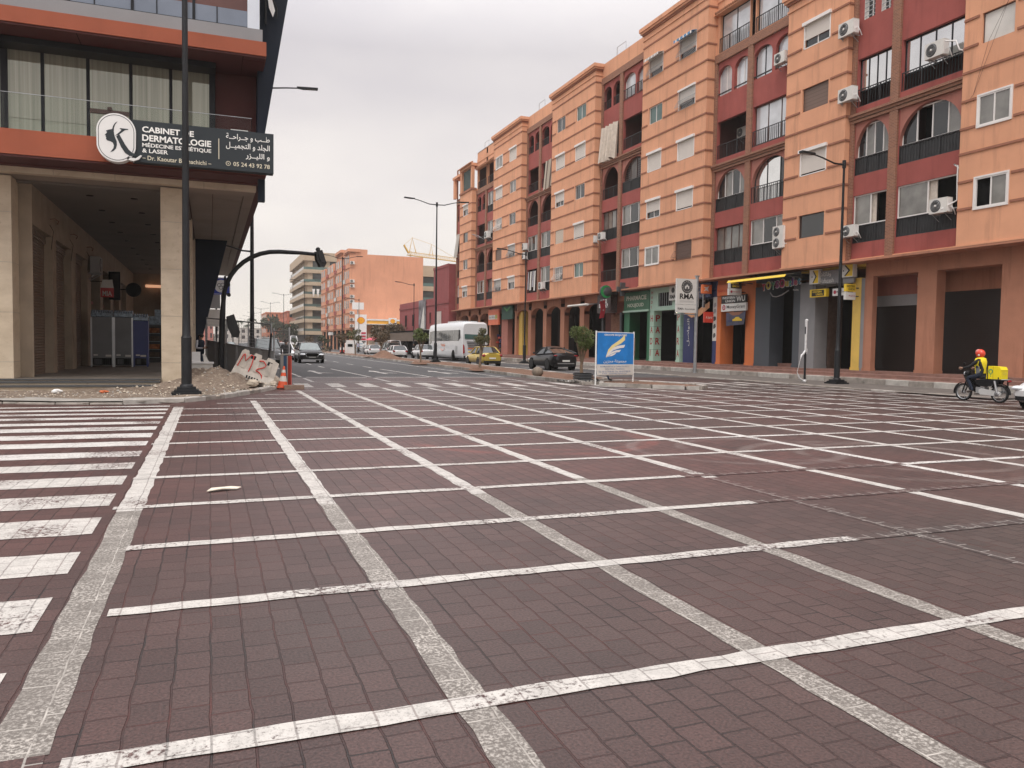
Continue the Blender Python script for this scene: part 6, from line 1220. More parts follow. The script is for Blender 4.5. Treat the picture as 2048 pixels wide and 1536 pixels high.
def car(name, lb, cat, loc, rz, Lc, Wc, Hc, kind, paintm, glass=None, lights=True, extra=None, grp=None, rim=None, wr=None):
    t = thing(name, lb, cat, loc, rz, grp); P = PR[kind]; glass = glass or CGL
    xs = np.array([p[0] for p in P['top']]); zs = np.array([p[1] for p in P['top']])
    wr = wr or .215*Hc; N = 22; mb = MB(); rings = []; K = 16
    st = [-.5, -.494, -.48, -.45]+list(np.linspace(-.40, .40, N-8))+[.44, .47, .49, .5]
    for s_ in st:
        zt = float(np.interp(s_, xs, zs))*Hc; zb = P['zl']*Hc+(.06*Hc if abs(s_) > .47 else 0); e_ = (abs(s_)/.5)
        hw = Wc/2*(1-.20*max(0, e_-.82)/.18-(.06 if abs(s_) > .493 else 0)); cz, hz_ = (zt+zb)/2, (zt-zb)/2; q = []
        for k in range(K):
            a = 2*pi*k/K; ca, sa = cos(a), sin(a); ex = .42
            yy = hw*math.copysign(abs(ca)**ex, ca); zz = cz+hz_*math.copysign(abs(sa)**.5, sa)
            if zz > cz: yy *= 1-.07*((zz-cz)/hz_)
            q.append((s_*Lc, yy, zz))
        rings.append(q)
    vs = [p for q in rings for p in q]
    mb.add(vs, [(i*K+k, i*K+(k+1) % K, (i+1)*K+(k+1) % K, (i+1)*K+k) for i in range(len(st)-1) for k in range(K)], paintm, True)
    mb.add(rings[0], [tuple(range(K-1, -1, -1))], paintm); mb.add(rings[-1], [tuple(range(K))], paintm)
    w0, w1, r1, r0_ = [c*Lc for c in P['cab']]; bz = lambda x: float(np.interp(x/Lc, xs, zs))*Hc-.03
    hb, ht = Wc/2*.90, Wc/2*(.64 if kind == 'coupe' else .70); zr = Hc-.02
    # roof skin
    nx = 10; ny = 8; vs = []
    for i in range(nx+1):
        x = w1+(r1-w1)*i/nx; u = 2*i/nx-1
        zc = zr-.035*Hc*(u*u)*.7-(.10*Hc*max(0, i/nx-.45) if kind == 'coupe' else 0)
        for j in range(ny+1): v = 2*j/ny-1; vs.append((x, ht*v, zc-.045*Hc*abs(v)**3))
    mb.add(vs, [(i*(ny+1)+j, i*(ny+1)+j+1, (i+1)*(ny+1)+j+1, (i+1)*(ny+1)+j) for i in range(nx) for j in range(ny)], paintm, True)
    zf, zk = vs[0][2], vs[-1][2]; rad = .038*Hc/1.5
    for s_ in (-1, 1):
        for xb, xt, zt_ in ((w0, w1, zf), (r0_, r1, zk)): mb.tube([(xb, s_*hb, bz(xb)), (xb*.5+xt*.5, s_*(hb*.46+ht*.54), (bz(xb)+zt_)/2+.02), (xt, s_*ht, zt_)], rad*1.25, paintm, 6)
        mb.tube([(w1+(r1-w1)*i/6, s_*ht, zf+(zk-zf)*i/6+.035*Hc*.7*(1-(i/3-1)**2)*.98) for i in range(7)], rad, paintm, 6)
        xm = w0*.35+r0_*.42; mb.tube([(xm, s_*hb*1.0, bz(xm)), (xm-.02, s_*(ht+.01), zr-.06)], rad, BPL if paintm is CBK else paintm, 6)
    mb.build('body', t)
    g = MB(); o = .012
    g.add([(w0, -hb, bz(w0)), (w0, hb, bz(w0)), (w1, ht, zf), (w1, -ht, zf), (w0+.08, 0, bz(w0)+.02), (w1+.05, 0, zf+.05)], [(0, 4, 5, 3), (4, 1, 2, 5)], glass, True); gw = g.build('windscreen', t)
    g = MB(); g.add([(r0_, hb, bz(r0_)), (r0_, -hb, bz(r0_)), (r1, -ht, zk), (r1, ht, zk), (r0_-.05, 0, bz(r0_)+.02), (r1-.03, 0, zk+.05)], [(0, 4, 5, 3), (4, 1, 2, 5)], glass, True); g.build('rear_window', t)
    for s_ in (-1, 1):
        g = MB(); n = 8; lo = [(w0+(r0_-w0)*i/n, s_*(hb-o), bz(w0+(r0_-w0)*i/n)) for i in range(n+1)]; hi = [(w1+(r1-w1)*i/n, s_*(ht-o), zf+(zk-zf)*i/n+.02) for i in range(n+1)]
        g.add(lo+hi, [(i, i+1, n+2+i, n+1+i) for i in range(n)], glass, True); g.build('side_window', t)
    for sx in (-.29, .31):
        for s_ in (-1, 1):
            mb = MB(TM(sx*Lc, s_*Wc/2, wr, 0, s_*-pi/2)); mb.lathe([(wr*.62, -.0), (wr*.9, .0), (wr, -.03), (wr, -.17), (wr*.9, -.2)], RUB, I4, 20); w_ = mb.build('wheel', t)
            mb = MB(TM(sx*Lc, s_*Wc/2, wr, 0, s_*-pi/2)); mb.lathe([(wr*.66, -.012), (wr*.62, .0), (wr*.58, -.02)], rim or ALU, I4, 20); mb.lathe([(0, -.05), (wr*.6, -.05)], BPL, I4, 16)
            for k in range(7): a = 2*pi*k/7; c, d = cos(a), sin(a); mb.prism([(c*.04-d*.022, d*.04+c*.022, -.018), (c*wr*.6-d*.03, d*wr*.6+c*.03, -.018), (c*wr*.6+d*.03, d*wr*.6-c*.03, -.018), (c*.04+d*.022, d*.04-c*.022, -.018)], (0, 0, .014), rim or ALU)
            mb.build('rim', w_)
            mb = MB(TM(sx*Lc, s_*(Wc/2-.004), wr, 0, s_*-pi/2)); n = 16; vs = [(wr*1.16*cos(pi*k/n+0), wr*1.16*sin(pi*k/n)*(-1)*s_*0+wr*1.16*sin(pi*k/n)*(1), 0) for k in range(n+1)]
            mb.lathe([(0, .002), (wr*1.15, .002), (wr*1.15, -.2)], BLK, I4, 22); mb.build('wheel_arch', t)
    xf, xr = Lc/2, -Lc/2
    if lights:
        for s_ in (-1, 1):
            MB().ell((xf-.10*Lc/4.4, s_*Wc*.36, .40*Hc), (.16, .19, .05*Hc), LMP, 12, 8).build('headlight', t)
            MB().ell((xr+.07, s_*Wc*.385, (.53 if kind != 'coupe' else .60)*Hc), (.11, .15, (.065 if kind != 'coupe' else .028)*Hc), TAIL, 12, 8).build('taillight', t)
            MB().ell((w0-.12, s_*(Wc/2+.06), bz(w0)+.10), (.07, .10, .07), paintm, 10, 7).build('wing_mirror', t)
    mb = MB(); mb.box(xf-.10, -Wc*.36, .17*Hc, xf+.006, Wc*.36, .25*Hc, BPL); mb.build('front_bumper', t)
    mb = MB(); mb.box(xr-.006, -Wc*.38, .17*Hc, xr+.12, Wc*.38, .27*Hc, BPL); mb.build('rear_bumper', t)
    MB().box(xf+.004, -.26, .27*Hc, xf+.02, .26, .27*Hc+.11, PLT).build('front_plate', t); MB().box(xr-.03, -.26, .36*Hc, xr-.012, .26, .36*Hc+.11, PLT).build('rear_plate', t)
    if extra: extra(t, Lc, Wc, Hc)
    return t
NR, SR = R(90), R(-90)     # heading away / towards the camera
def grille_face(t, L_, W_, H_):
    xf = L_/2; M = Matrix(((0, 0, 1, xf+.012), (1, 0, 0, 0), (0, 1, 0, .39*H_), (0, 0, 0, 1)))
    mb = MB(); o = [(-.42, .15), (.42, .15), (.52, .05), (.42, -.17), (-.42, -.17), (-.52, .05)]; mb.poly(o, M, ALU, .004, .03); mb.poly([(x*.92, z_*.88) for x, z_ in o], M, BLK, .012, .01); mb.build('grille', t)
    MB().box(xf-.02, -.7, .15*H_, xf+.015, .7, .18*H_, ALU).build('skid_plate', t)
    mb = MB()
    for s_ in (-1, 1): mb.prism([(xf-.08, s_*.86, .43*H_), (xf+.0, s_*.55, .43*H_), (xf+.005, s_*.55, .40*H_), (xf-.06, s_*.85, .385*H_)], (0, 0, .015), mat('lit daytime lamp', (.9, .95, 1), .3, 0, 0, emit=1.6))
    mb.build('daytime_light', t)
car('suv', 'black oncoming SUV with lit headlamps in the left carriageway', 'car', (7.35, 64.5, 0), SR, 4.66, 1.93, 1.66, 'suv', CBK, CGB, extra=grille_face)
def taxi_extra(t, L_, W_, H_):
    MB().box(.1, -.45, H_-.0, .85, .45, H_+.09, BPL).build('roof_rack', t)
    MB().box(-L_/2-.02, -.25, .83, -L_/2+.02, .25, .88, CYL).box(-L_/2-.01, -.3, .97, -L_/2+.3, .3, 1.02, CYL).build('boot_trim', t)
car('taxi', 'yellow saloon taxi driving away on the right carriageway behind the thin median tree', 'car', (19.95, 58.5, 0), NR, 4.35, 1.74, 1.53, 'sedan', CYL, CGL, extra=taxi_extra, rim=GRY)
def chrome(t, L_, W_, H_): MB().box(-L_/2-.012, -.6, .27*H_, -L_/2+.03, .6, .31*H_, ALU).build('diffuser', t)
car('coupe_suv', 'glossy black coupe SUV driving away beside the billboard tree', 'car', (21.75, 49.3, 0), NR, 4.55, 1.90, 1.62, 'coupe', CBK, CGL, extra=chrome, wr=.37)
car('hatchback', 'white hatchback braking behind the soil mound on the median', 'car', (19.3, 86.5, 0), NR, 4.06, 1.76, 1.45, 'hatch', CWT, CGL)
car('hatchback', 'second white hatchback ahead in the queue, seen left of the nearer one', 'car', (20.4, 106, 0), NR, 4.0, 1.74, 1.45, 'hatch', CWT, CGL)
car('van', 'dark grey van in front of the white hatchback near the fuel station', 'van', (20.9, 97, 0), NR, 4.4, 1.85, 1.85, 'van', CGY, CGL)
car('van', 'small white van with open doors in the forecourt behind the white hatchbacks', 'van', (24.4, 112, .03), NR, 4.4, 1.85, 2.1, 'van', CWT, CGL)
car('parked_car', 'white car parked just left of the coach behind a thin tree', 'car', (21.6, 83.5, 0), NR, 4.3, 1.8, 1.6, 'suv', CWT, CGL)
car('parked_car', 'grey four wheel drive parked behind the site fence, windscreen above the sheet panel', 'car', (3.6, 56, 0), SR, 4.5, 1.95, 1.92, 'suv', CGY, CGB)
car('parked_car', 'dark hatchback parked left of the grey four wheel drive behind the fence', 'car', (2.75, 63, .0), SR, 4.2, 1.8, 1.55, 'hatch', CBL, CGL)
car('parked_car', 'pale car seen through the wire mesh gate', 'car', (6.1, 73, 0), SR, 4.2, 1.8, 1.6, 'hatch', CWT, CGL)
car('far_car', 'tiny dark car with headlights coming down the far road', 'car', (4.5, 190, 0), SR, 4.3, 1.8, 1.5, 'hatch', CBL, CGB)
car('pickup_truck', 'white fronted truck crossing the far side street by the beige block', 'truck', (21.5, 225, .03), SR, 5.5, 2.2, 3.4, 'van', CWT, CGL)
car('far_van', 'small white van far away beyond the median shrubs', 'van', (14.3, 265, .03), SR, 5.0, 2.0, 2.5, 'van', CWT, CGL)
car('hatchback', 'white car cut off by the right edge of the picture', 'car', (23.55, 15.2, 0), R(178), 4.2, 1.78, 1.5, 'hatch', CWT, CGL)
# coach
t = thing('coach', 'tall white coach with dark windows driving away before the arcade', 'bus', (23.4, 77.2, 0), NR); Lb_, Wb_, Hb_ = 12.4, 2.55, 3.75
def bussec(x, k, sh): return [(x, Wb_/2*a*k, .32+(Hb_*sh-.32)*b_) for a, b_ in ((-.97, 0), (-1, .08), (-1, .55), (-.985, .85), (-.9, .97), (-.7, 1), (.7, 1), (.9, .97), (.985, .85), (1, .55), (1, .08), (.97, 0))]
BW = carpaint('coach white', (.62, .63, .64), .25)
mb = MB(); st = [(-6.2, .95, .955), (-6.12, .985, .975), (-5.9, 1, 1), (-2, 1, 1), (-1.5, 1, 1.0), (3, 1, 1), (5.5, 1, .985), (6.0, .98, .96), (6.2, .93, .92)]; rg = [bussec(*s_) for s_ in st]; K = 12
mb.add([p for q in rg for p in q], [(i*K+k, i*K+(k+1) % K, (i+1)*K+(k+1) % K, (i+1)*K+k) for i in range(len(st)-1) for k in range(K)], BW, True); mb.add(rg[0], [tuple(range(K-1, -1, -1))], BW); mb.add(rg[-1], [tuple(range(K))], BW); mb.box(-4, -.9, Hb_-.02, 0, .9, Hb_+.14, BW); mb.build('body', t)
for s_ in (-1, 1):
    mb = MB(); y = s_*(Wb_/2+.004)
    for x0, x1 in ((-4.9, -3.2), (-3.15, -1.2), (-1.15, .8), (.85, 2.8), (2.85, 4.6)): mb.prism([(x0, y, 1.95), (x1, y, 1.95), (x1, y*.985, 3.0), (x0, y*.985, 3.0)], (0, .01*s_, 0), mat('coach window', (.10, .105, .11), .06, 0, .25, 1.5))
    mb.prism([(-5.6, y, 2.25), (-4.95, y, 1.95), (-4.95, y*.985, 3.0), (-5.45, y*.985, 3.0)], (0, .012*s_, 0), BPL); mb.prism([(4.65, y, 1.7), (5.7, y, 1.5), (5.6, y*.98, 2.9), (4.65, y*.98, 2.95)], (0, .012*s_, 0), CGL); mb.build('side_window', t)
    mb = MB(); mb.tube([(-.2, y*1.006, 1.2), (.5, y*1.006, .95), (1.2, y*1.006, 1.15)], .02, SOR, 6); mb.text('Voyage', Matrix(((-1, 0, 0, 1.2), (0, 0, s_, y*1.006), (0, 1, 0, 1.35), (0, 0, 0, 1))) if s_ > 0 else Matrix(((1, 0, 0, -.4), (0, 0, -1, y*1.006), (0, 1, 0, 1.35), (0, 0, 0, 1))), 1.6, .34, SOR, .01, .004)
    for k in range(8): mb.box(-4.6+.001, y*1.004-.01, .7+.1*k, -3.9, y*1.004+.01, .76+.1*k, GRY)
    mb.build('side_graphic', t)
    for x in (-3.2, 3.6):
        mb = MB(TM(x, s_*Wb_/2, .5, 0, s_*-pi/2)); mb.lathe([(.3, .0), (.46, .0), (.5, -.04), (.5, -.3)], RUB, I4, 22); mb.lathe([(0, -.03), (.3, -.02)], GRY, I4, 18); mb.build('wheel', t); MB(TM(x, s_*(Wb_/2-.002), .52, 0, s_*-pi/2)).lathe([(0, .003), (.58, .003), (.58, -.3)], BLK, I4, 22).build('wheel_arch', t)
mb = MB(); mb.prism([(-6.15, -1.05, 2.15), (-6.15, 1.05, 2.15), (-6.06, 1.1, 2.9), (-6.04, .9, 3.15), (-6.04, -.9, 3.15), (-6.06, -1.1, 2.9)], (-.1, 0, 0), mat('coach rear glass', (.045, .10, .095), .07, 0, .3, 1)); mb.build('rear_window', t)
mb = MB()
for k in range(4): mb.prism([(-6.26, -.85+.05*k, 1.85-.16*k), (-6.26, .85-.05*k, 1.85-.16*k), (-6.26, .85-.05*k, 1.90-.16*k), (-6.26, -.85+.05*k, 1.90-.16*k)], (.1, 0, 0), BPL)
mb.build('vent', t); MB().box(-6.28, -.75, 1.22, -6.18, .75, 1.30, SOR).build('red_stripe', t)
for s_ in (-1, 1): MB().prism([(-6.22, s_*1.22, .75), (-6.24, s_*1.05, .85), (-6.24, s_*1.1, 1.5), (-6.2, s_*1.22, 1.65)], (-.05, 0, 0), TAIL).build('taillight', t)
MB().box(-6.24, -1.15, .3, -6.0, 1.15, .55, BPL).box(-6.0, -1.1, .2, 6, 1.1, .4, BLK).build('bumper', t)
# ---------------------------------------------------------------- people: one skinned body each
SKN = mat('skin', (.30, .17, .11), .6, 0, .06); HAI = mat('dark hair', (.012, .010, .009), .7)
def skin_body(name, J, E_, mats, parent, subd=1):
    # J: joints {key: (pos, radius, zone)}, E_: edges, mats: zone -> material
    ks = list(J); me = bpy.data.meshes.new('t'); me.from_pydata([J[k][0] for k in ks], [(ks.index(a), ks.index(b_)) for a, b_ in E_], []); o = bpy.data.objects.new('t', me); COL.objects.link(o)
    m = o.modifiers.new('s', 'SKIN'); m.use_smooth_shade = True
    for i, k in enumerate(ks):
        r_ = J[k][1]; me.skin_vertices[0].data[i].radius = (r_, r_) if not isinstance(r_, tuple) else r_; me.skin_vertices[0].data[i].use_root = (i == 0)
    s_ = o.modifiers.new('d', 'SUBSURF'); s_.levels = s_.render_levels = subd
    dg = bpy.context.evaluated_depsgraph_get(); ev = o.evaluated_get(dg); out = bpy.data.meshes.new_from_object(ev); bpy.data.objects.remove(o); bpy.data.meshes.remove(me)
    zl = list(mats); out.materials.clear()
    for z_ in zl: out.materials.append(mats[z_])
    segs = [(Vector(J[a][0]), Vector(J[b_][0]), J[b_][2]) for a, b_ in E_]
    for p in out.polygons:
        c = p.center; best = (1e9, None)
        for a, b_, z_ in segs:
            d = b_-a; u = max(0, min(1, (c-a).dot(d)/max(d.length_squared, 1e-9))); q = (c-(a+d*u)).length
            if q < best[0]: best = (q, z_)
        p.material_index = zl.index(best[1]); p.use_smooth = True
    return new(name, out, parent)
def hand(J, E_, key, side):
    # five short finger chains beyond the hand joint
    p = Vector(J[key][0]); q = Vector(J[key[:-4]+'wrist'][0]); d = (p-q).normalized(); s_ = d.cross(Vector((0, 1, 0))); s_ = s_.normalized() if s_.length > .1 else Vector((1, 0, 0)); n_ = d.cross(s_)
    for i, (o, l) in enumerate(((-.03, .06), (-.01, .075), (.01, .07), (.03, .055))):
        a = key+'f%d' % i; J[a+'a'] = (tuple(p+s_*o+d*.03), .010, 'skin'); J[a+'b'] = (tuple(p+s_*o*1.1+d*(.03+l*.5)+n_*.008), .009, 'skin'); J[a+'c'] = (tuple(p+s_*o*1.1+d*(.03+l*.9)+n_*.028), .008, 'skin')
        E_ += [(key, a+'a'), (a+'a', a+'b'), (a+'b', a+'c')]
    J[key+'ta'] = (tuple(p-s_*.045-d*.005), .011, 'skin'); J[key+'tb'] = (tuple(p-s_*.06+d*.035+n_*.01), .009, 'skin'); E_ += [(key, key+'ta'), (key+'ta', key+'tb')]
def person(lb, loc, rz, mats, pose='stand', h=1.72, group=None, hair=True, fingers=True, name='person', lift=0):
    t = thing(name, lb, 'person', loc, rz, group); k = h/1.72
    if pose == 'ride':
        B = dict(pelvis=(0, 0, .88), waist=(.01, 0, 1.02), chest=(.03, 0, 1.22), neck0=(.06, 0, 1.38), neck=(.075, 0, 1.44), head=(.10, 0, 1.53), top=(.10, 0, 1.60))
        for s_, n_ in ((1, 'l'), (-1, 'r')):
            B.update({n_+'sh': (.05, .18*s_, 1.34), n_+'el': (.26, .27*s_, 1.13), n_+'wrist': (.47, .30*s_, 1.08), n_+'hand': (.54, .30*s_, 1.08), n_+'hip': (.03, .10*s_, .84), n_+'kn': (.40, .17*s_, .77), n_+'an': (.20, .16*s_, .36), n_+'toe': (.38, .18*s_, .30)})
    else:
        w_ = {'walk': .30, 'stand': .02, 'phone': .03}[pose]
        B = dict(pelvis=(0, 0, .93), waist=(0, 0, 1.06), chest=(.01, 0, 1.28), neck0=(.0, 0, 1.44), neck=(.015, 0, 1.50), head=(.04, 0, 1.60), top=(.03, 0, 1.68))
        for s_, n_ in ((1, 'l'), (-1, 'r')):
            f = w_*s_; ar = -f*.7
            B.update({n_+'sh': (0, .19*s_, 1.41), n_+'el': (ar*.5-.03, .23*s_, 1.14), n_+'wrist': (ar+.06, .22*s_, .90), n_+'hand': (ar+.09, .22*s_, .83), n_+'hip': (0, .10*s_, .88), n_+'kn': (f*.6+.03, .105*s_, .48), n_+'an': (f*1.15-.05*(f < -.1), .10*s_, .09+(.07 if f < -.1 else 0)), n_+'toe': (f*1.15+.17, .12*s_, .045)})
            if pose == 'phone': B.update({n_+'el': (-.02, .24*s_, 1.13), n_+'wrist': (.22, .12*s_, 1.12), n_+'hand': (.28, .07*s_, 1.16)})
    rad = dict(pelvis=.145, waist=.125, chest=.16, neck0=.075, neck=.055, head=.105, top=.07, sh=.075, el=.048, wrist=.032, hand=.036, hip=.095, kn=.062, an=.042, toe=.038)
    zn = dict(pelvis='legs', waist='top', chest='top', neck0='top', neck='skin', head='skin', top='skin', sh='top', el='arm', wrist='arm', hand='skin', hip='legs', kn='legs', an='legs', toe='shoe')
    J = {}
    for n_, p in B.items(): b_ = n_ if n_ in rad else n_[1:]; J[n_] = (tuple(x*k for x in p), rad[b_]*k, zn[b_])
    E_ = [('pelvis', 'waist'), ('waist', 'chest'), ('chest', 'neck0'), ('neck0', 'neck'), ('neck', 'head'), ('head', 'top')]
    for n_ in 'lr': E_ += [('chest', n_+'sh'), (n_+'sh', n_+'el'), (n_+'el', n_+'wrist'), (n_+'wrist', n_+'hand'), ('pelvis', n_+'hip'), (n_+'hip', n_+'kn'), (n_+'kn', n_+'an'), (n_+'an', n_+'toe')]
    if fingers: hand(J, E_, 'lhand', 1); hand(J, E_, 'rhand', -1)
    M = dict(top=mats[0], arm=mats[1], legs=mats[2], shoe=mats[3], skin=SKN); skin_body('body', J, E_, M, t)
    hx, hy, hz_ = [v*k for v in B['head']]
    mb = MB(TM(hx, hy, hz_)); mb.ell((.10*k, 0, -.01), (.022, .016, .024), SKN, 8, 6); mb.ell((.005, .10*k, 0), (.025, .014, .035), SKN, 8, 6); mb.ell((.005, -.10*k, 0), (.025, .014, .035), SKN, 8, 6)
    for s_ in (-1, 1): mb.ell((.088*k, .036*s_, .02), (.012, .014, .009), BLK, 8, 6)
    mb.box(.088*k, -.024, -.055, .094*k, .024, -.047, mat('lips', (.22, .08, .06))); mb.build('face', t)
    if hair: MB(TM(hx-.015, hy, hz_+.035*k)).ell((0, 0, 0), (.108*k, .106*k, .098*k), HAI, 14, 9).build('hair', t)
    return t
JEA = mat('blue denim', (.035, .055, .10), .9, 0, .2, 6); NVY = mat('navy cloth', (.012, .018, .035), .9, 0, .15, 5); SHW = mat('pale shirt', (.50, .50, .54), .9, 0, .1, 5); BKC = mat('black cloth', (.012, .012, .013), .9, 0, .2, 6); GRC = mat('grey cloth', (.16, .16, .165), .9, 0, .15, 6); SHO = mat('shoe leather', (.05, .035, .028), .6); LAV = mat('lavender shirt', (.36, .34, .42), .9, 0, .1, 5); DRC = mat('dark red cloth', (.14, .03, .03), .9, 0, .1, 5)
t = person('man in navy vest, cap and jeans looking down at his hands behind the fence', (-.38, 36.1, .15), R(-35), (SHW, SHW, JEA, SHO), 'phone', 1.74)
mb = MB(); mb.lathe([(.165, .88), (.172, 1.0), (.165, 1.15), (.185, 1.3), (.17, 1.42), (.09, 1.47)], NVY, Matrix.Scale(1.02, 4), 20); mb.build('vest', t); mb = MB(TM(.04, 0, 1.67)); mb.ell((0, 0, 0), (.125, .118, .085), BKC, 14, 8); mb.box(.08, -.07, -.03, .20, .07, -.015, BKC); mb.build('cap', t); MB(TM(.30, 0, 1.17)).box(-.02, -.04, -.01, .06, .04, .0, BLK).build('phone', t)
person('walker in jeans striding behind the billboard, only the legs showing', (15.95, 30.75, .1), R(-8), (GRC, GRC, JEA, SHO), 'walk', 1.75)
person('man in lavender shirt and black trousers standing left of the fuel totem', (20.6, 118, .05), R(200), (LAV, LAV, BKC, SHO), 'stand', 1.75)
person('person in white top beside the thin tree next to the fuel totem', (22.9, 126, .05), R(120), (WHI, WHI, GRC, SHO), 'stand', 1.7)
person('person in dark clothes sitting height by the planter near the beige block', (18.0, 138, .1), R(180), (BKC, BKC, NVY, SHO), 'stand', 1.7)
person('person in red standing outside the beige block shop', (20.0, 185, .1), R(180), (SRD, SRD, SRD, SHO), 'stand', 1.85)
person('person in black coat behind the mesh gate beside the parked four wheel drive', (3.6, 41.5, .02), R(90), (BKC, BKC, BKC, SHO), 'stand', 1.72)
person('seated looking customer in dark jacket under the cafe canopy, left', (25.6, 104, .05), R(-90), (BKC, BKC, NVY, SHO), 'stand', 1.65); person('customer in dark red top under the cafe canopy, right', (26.2, 102.5, .05), R(90), (DRC, DRC, BKC, SHO), 'stand', 1.65)
# ---------------------------------------------------------------- motorcycle and delivery rider
BRZ = R(94); bl_ = Vector((23.41, 18.5, 0))
t = thing('motorcycle', 'black delivery motorcycle with spoked wheels and silver chain cover', 'motorcycle', bl_, BRZ)
def wheel(x, r):
    mb = MB(TM(x, 0, r, 0, pi/2)); n = 28
    for k in range(n): pass
    pr = [(r-.055, -.03), (r-.02, -.042), (r, -.02), (r, .02), (r-.02, .042), (r-.055, .03)]; mb.lathe(pr+[pr[0]], RUB, I4, 28, True, False); w_ = mb.build('wheel', t)
    mb = MB(TM(x, 0, r, 0, pi/2)); mb.lathe([(r-.055, -.022), (r-.075, -.02), (r-.075, .02), (r-.055, .022)], ALU, I4, 28, True, False); mb.lathe([(0, -.05), (.05, -.05), (.05, .05), (0, .05)], ALU, I4, 14); mb.build('rim', w_)
    mb = MB(TM(x, 0, r, 0, pi/2))
    for k in range(18): a = 2*pi*k/18; mb.tube([(.045*cos(a+.3), .045*sin(a+.3), .03 if k % 2 else -.03), ((r-.07)*cos(a), (r-.07)*sin(a), 0)], .004, ALU, 4, False)
    mb.build('spokes', w_)
wheel(.62, .29); wheel(-.60, .29)
mb = MB(); mb.tube([(.42, 0, .86), (.34, 0, .74), (.12, 0, .55), (-.15, 0, .52), (-.62, 0, .68)], .035, BPL, 8); mb.tube([(.12, 0, .55), (.02, 0, .36), (-.22, 0, .36), (-.60, 0, .29)], .03, BPL, 8); mb.prism([(.40, -.09, .80), (.20, -.09, .56), (.16, -.09, .36), (.30, -.09, .40), (.46, -.09, .72)], (0, .18, 0), BPL); mb.prism([(.46, -.16, .86), (.34, -.20, .60), (.22, -.20, .34), (.27, -.20, .33), (.40, -.19, .60), (.50, -.15, .86)], (0, .38, 0), BPL); mb.build('frame', t)
for s_ in (-.07, .07): MB().tube([(.42, s_, .92), (.50, s_, .66), (.62, s_, .29)], .022, BPL, 8).build('fork', t)
mb = MB(); mb.box(-.16, -.1, .28, .14, .1, .48, GRY); mb.lathe([(0, 0), (.09, 0), (.09, .22), (0, .22)], ALU, TM(.10, -.11, .40, 0, pi/2), 14); mb.tube([(.16, -.1, .40), (.12, -.14, .24), (-.2, -.15, .24)], .02, ALU); mb.build('engine', t)
mb = MB(); mb.prism([(.0, .11, .40), (-.08, .11, .44), (-.62, .11, .37), (-.72, .11, .33), (-.72, .11, .25), (-.62, .11, .22), (-.05, .11, .25), (.0, .11, .30)], (0, .05, 0), mat('chain cover', (.58, .58, .56), .4, .2, .1)); mb.lathe([(0, .17), (.075, .17), (.075, .1)], ALU, TM(-.60, 0, .29, 0, -pi/2), 16); mb.build('chain_cover', t)
mb = MB(); mb.tube([(-.3, -.16, .3), (-.72, -.17, .36)], [.03, .05], ALU, 10); mb.build('exhaust', t)
mb = MB(); mb.ell((-.14, 0, .80), (.36, .15, .08), BPL, 16, 8); mb.build('seat', t)
mb = MB(); mb.prism([(.10, -.13, .56), (-.16, -.14, .50), (-.60, -.12, .60), (-.66, -.12, .72), (-.30, -.14, .77), (.10, -.12, .72)], (0, .27, 0), BPL); mb.build('side_panel', t)
mb = MB(); mb.tube([(-.52, -.15, .70), (-.62, -.15, .32)], .035, mat('shock chrome', (.5, .5, .5), .3, .8), 8); mb.tube([(-.52, .17, .70), (-.62, .17, .32)], .035, MT['shock chrome'], 8); mb.build('shock_absorber', t)
mb = MB(); mb.box(-.85, -.13, .71, -.40, .13, .745, BPL); mb.tube([(-.4, .13, .75), (-.9, .13, .75), (-.9, -.13, .75), (-.4, -.13, .75)], .012, STE); mb.box(-.86, -.02, .5, -.83, .02, .72, BPL); mb.build('rear_rack', t)
for x, a0, a1 in ((.62, -.2, 2.7), (-.60, .6, 3.2)):
    mb = MB(); n = 12; vs = []
    for k in range(n+1):
        a = a0+(a1-a0)*k/n
        for y in (-.06, .06): vs.append((x+.325*cos(a), y, .29+.325*sin(a)))
    mb.add(vs, [(2*k, 2*k+1, 2*k+3, 2*k+2) for k in range(n)], BPL, True); mb.build('mudguard', t)
mb = MB(); mb.ell((.50, 0, .90), (.10, .1, .1), BPL, 12, 8); mb.lathe([(0, .0), (.07, 0), (.075, -.03)], LMP, TM(.60, 0, .90, 0, 0, pi/2), 14); mb.build('headlight', t)
mb = MB(); mb.tube([(.36, .33, 1.06), (.40, .15, 1.02), (.42, 0, 1.0), (.40, -.15, 1.02), (.36, -.33, 1.06)], .014, BPL); mb.tube([(.42, 0, .86), (.42, 0, 1.0)], .025, BPL); mb.build('handlebar', t)
for s_ in (-1, 1): MB().tube([(.40, .22*s_, 1.03), (.42, .28*s_, 1.2)], .008, BPL, 6).ell((.42, .30*s_, 1.23), (.02, .06, .04), BPL, 10, 6).build('mirror', t)
MB().ell((-.90, 0, .70), (.03, .1, .04), TAIL, 10, 6).build('taillight', t); MB().box(.0, .1, .24, .06, .28, .27, BPL).box(0, -.28, .24, .06, -.1, .27, BPL).build('footrest', t); MB().box(.38, -.02, 1.1, .40, .06, 1.25, BLK).build('phone_mount', t)
HV = mat('yellow vest cloth', (.72, .58, .01), .7, 0, .06, 6)
rt = person('delivery rider in red helmet, yellow vest and jeans astride the motorcycle', bl_, BRZ, (BKC, BKC, NVY, SHO), 'ride', 1.72, None, False, True)
mb = MB(TM(0, 0, 0)); mb.lathe([(.155, .92), (.160, 1.05), (.175, 1.2), (.185, 1.3), (.15, 1.41), (.085, 1.44)], HV, TM(.035, 0, 0, 0, 0, R(2)), 20); mb.build('vest', rt)
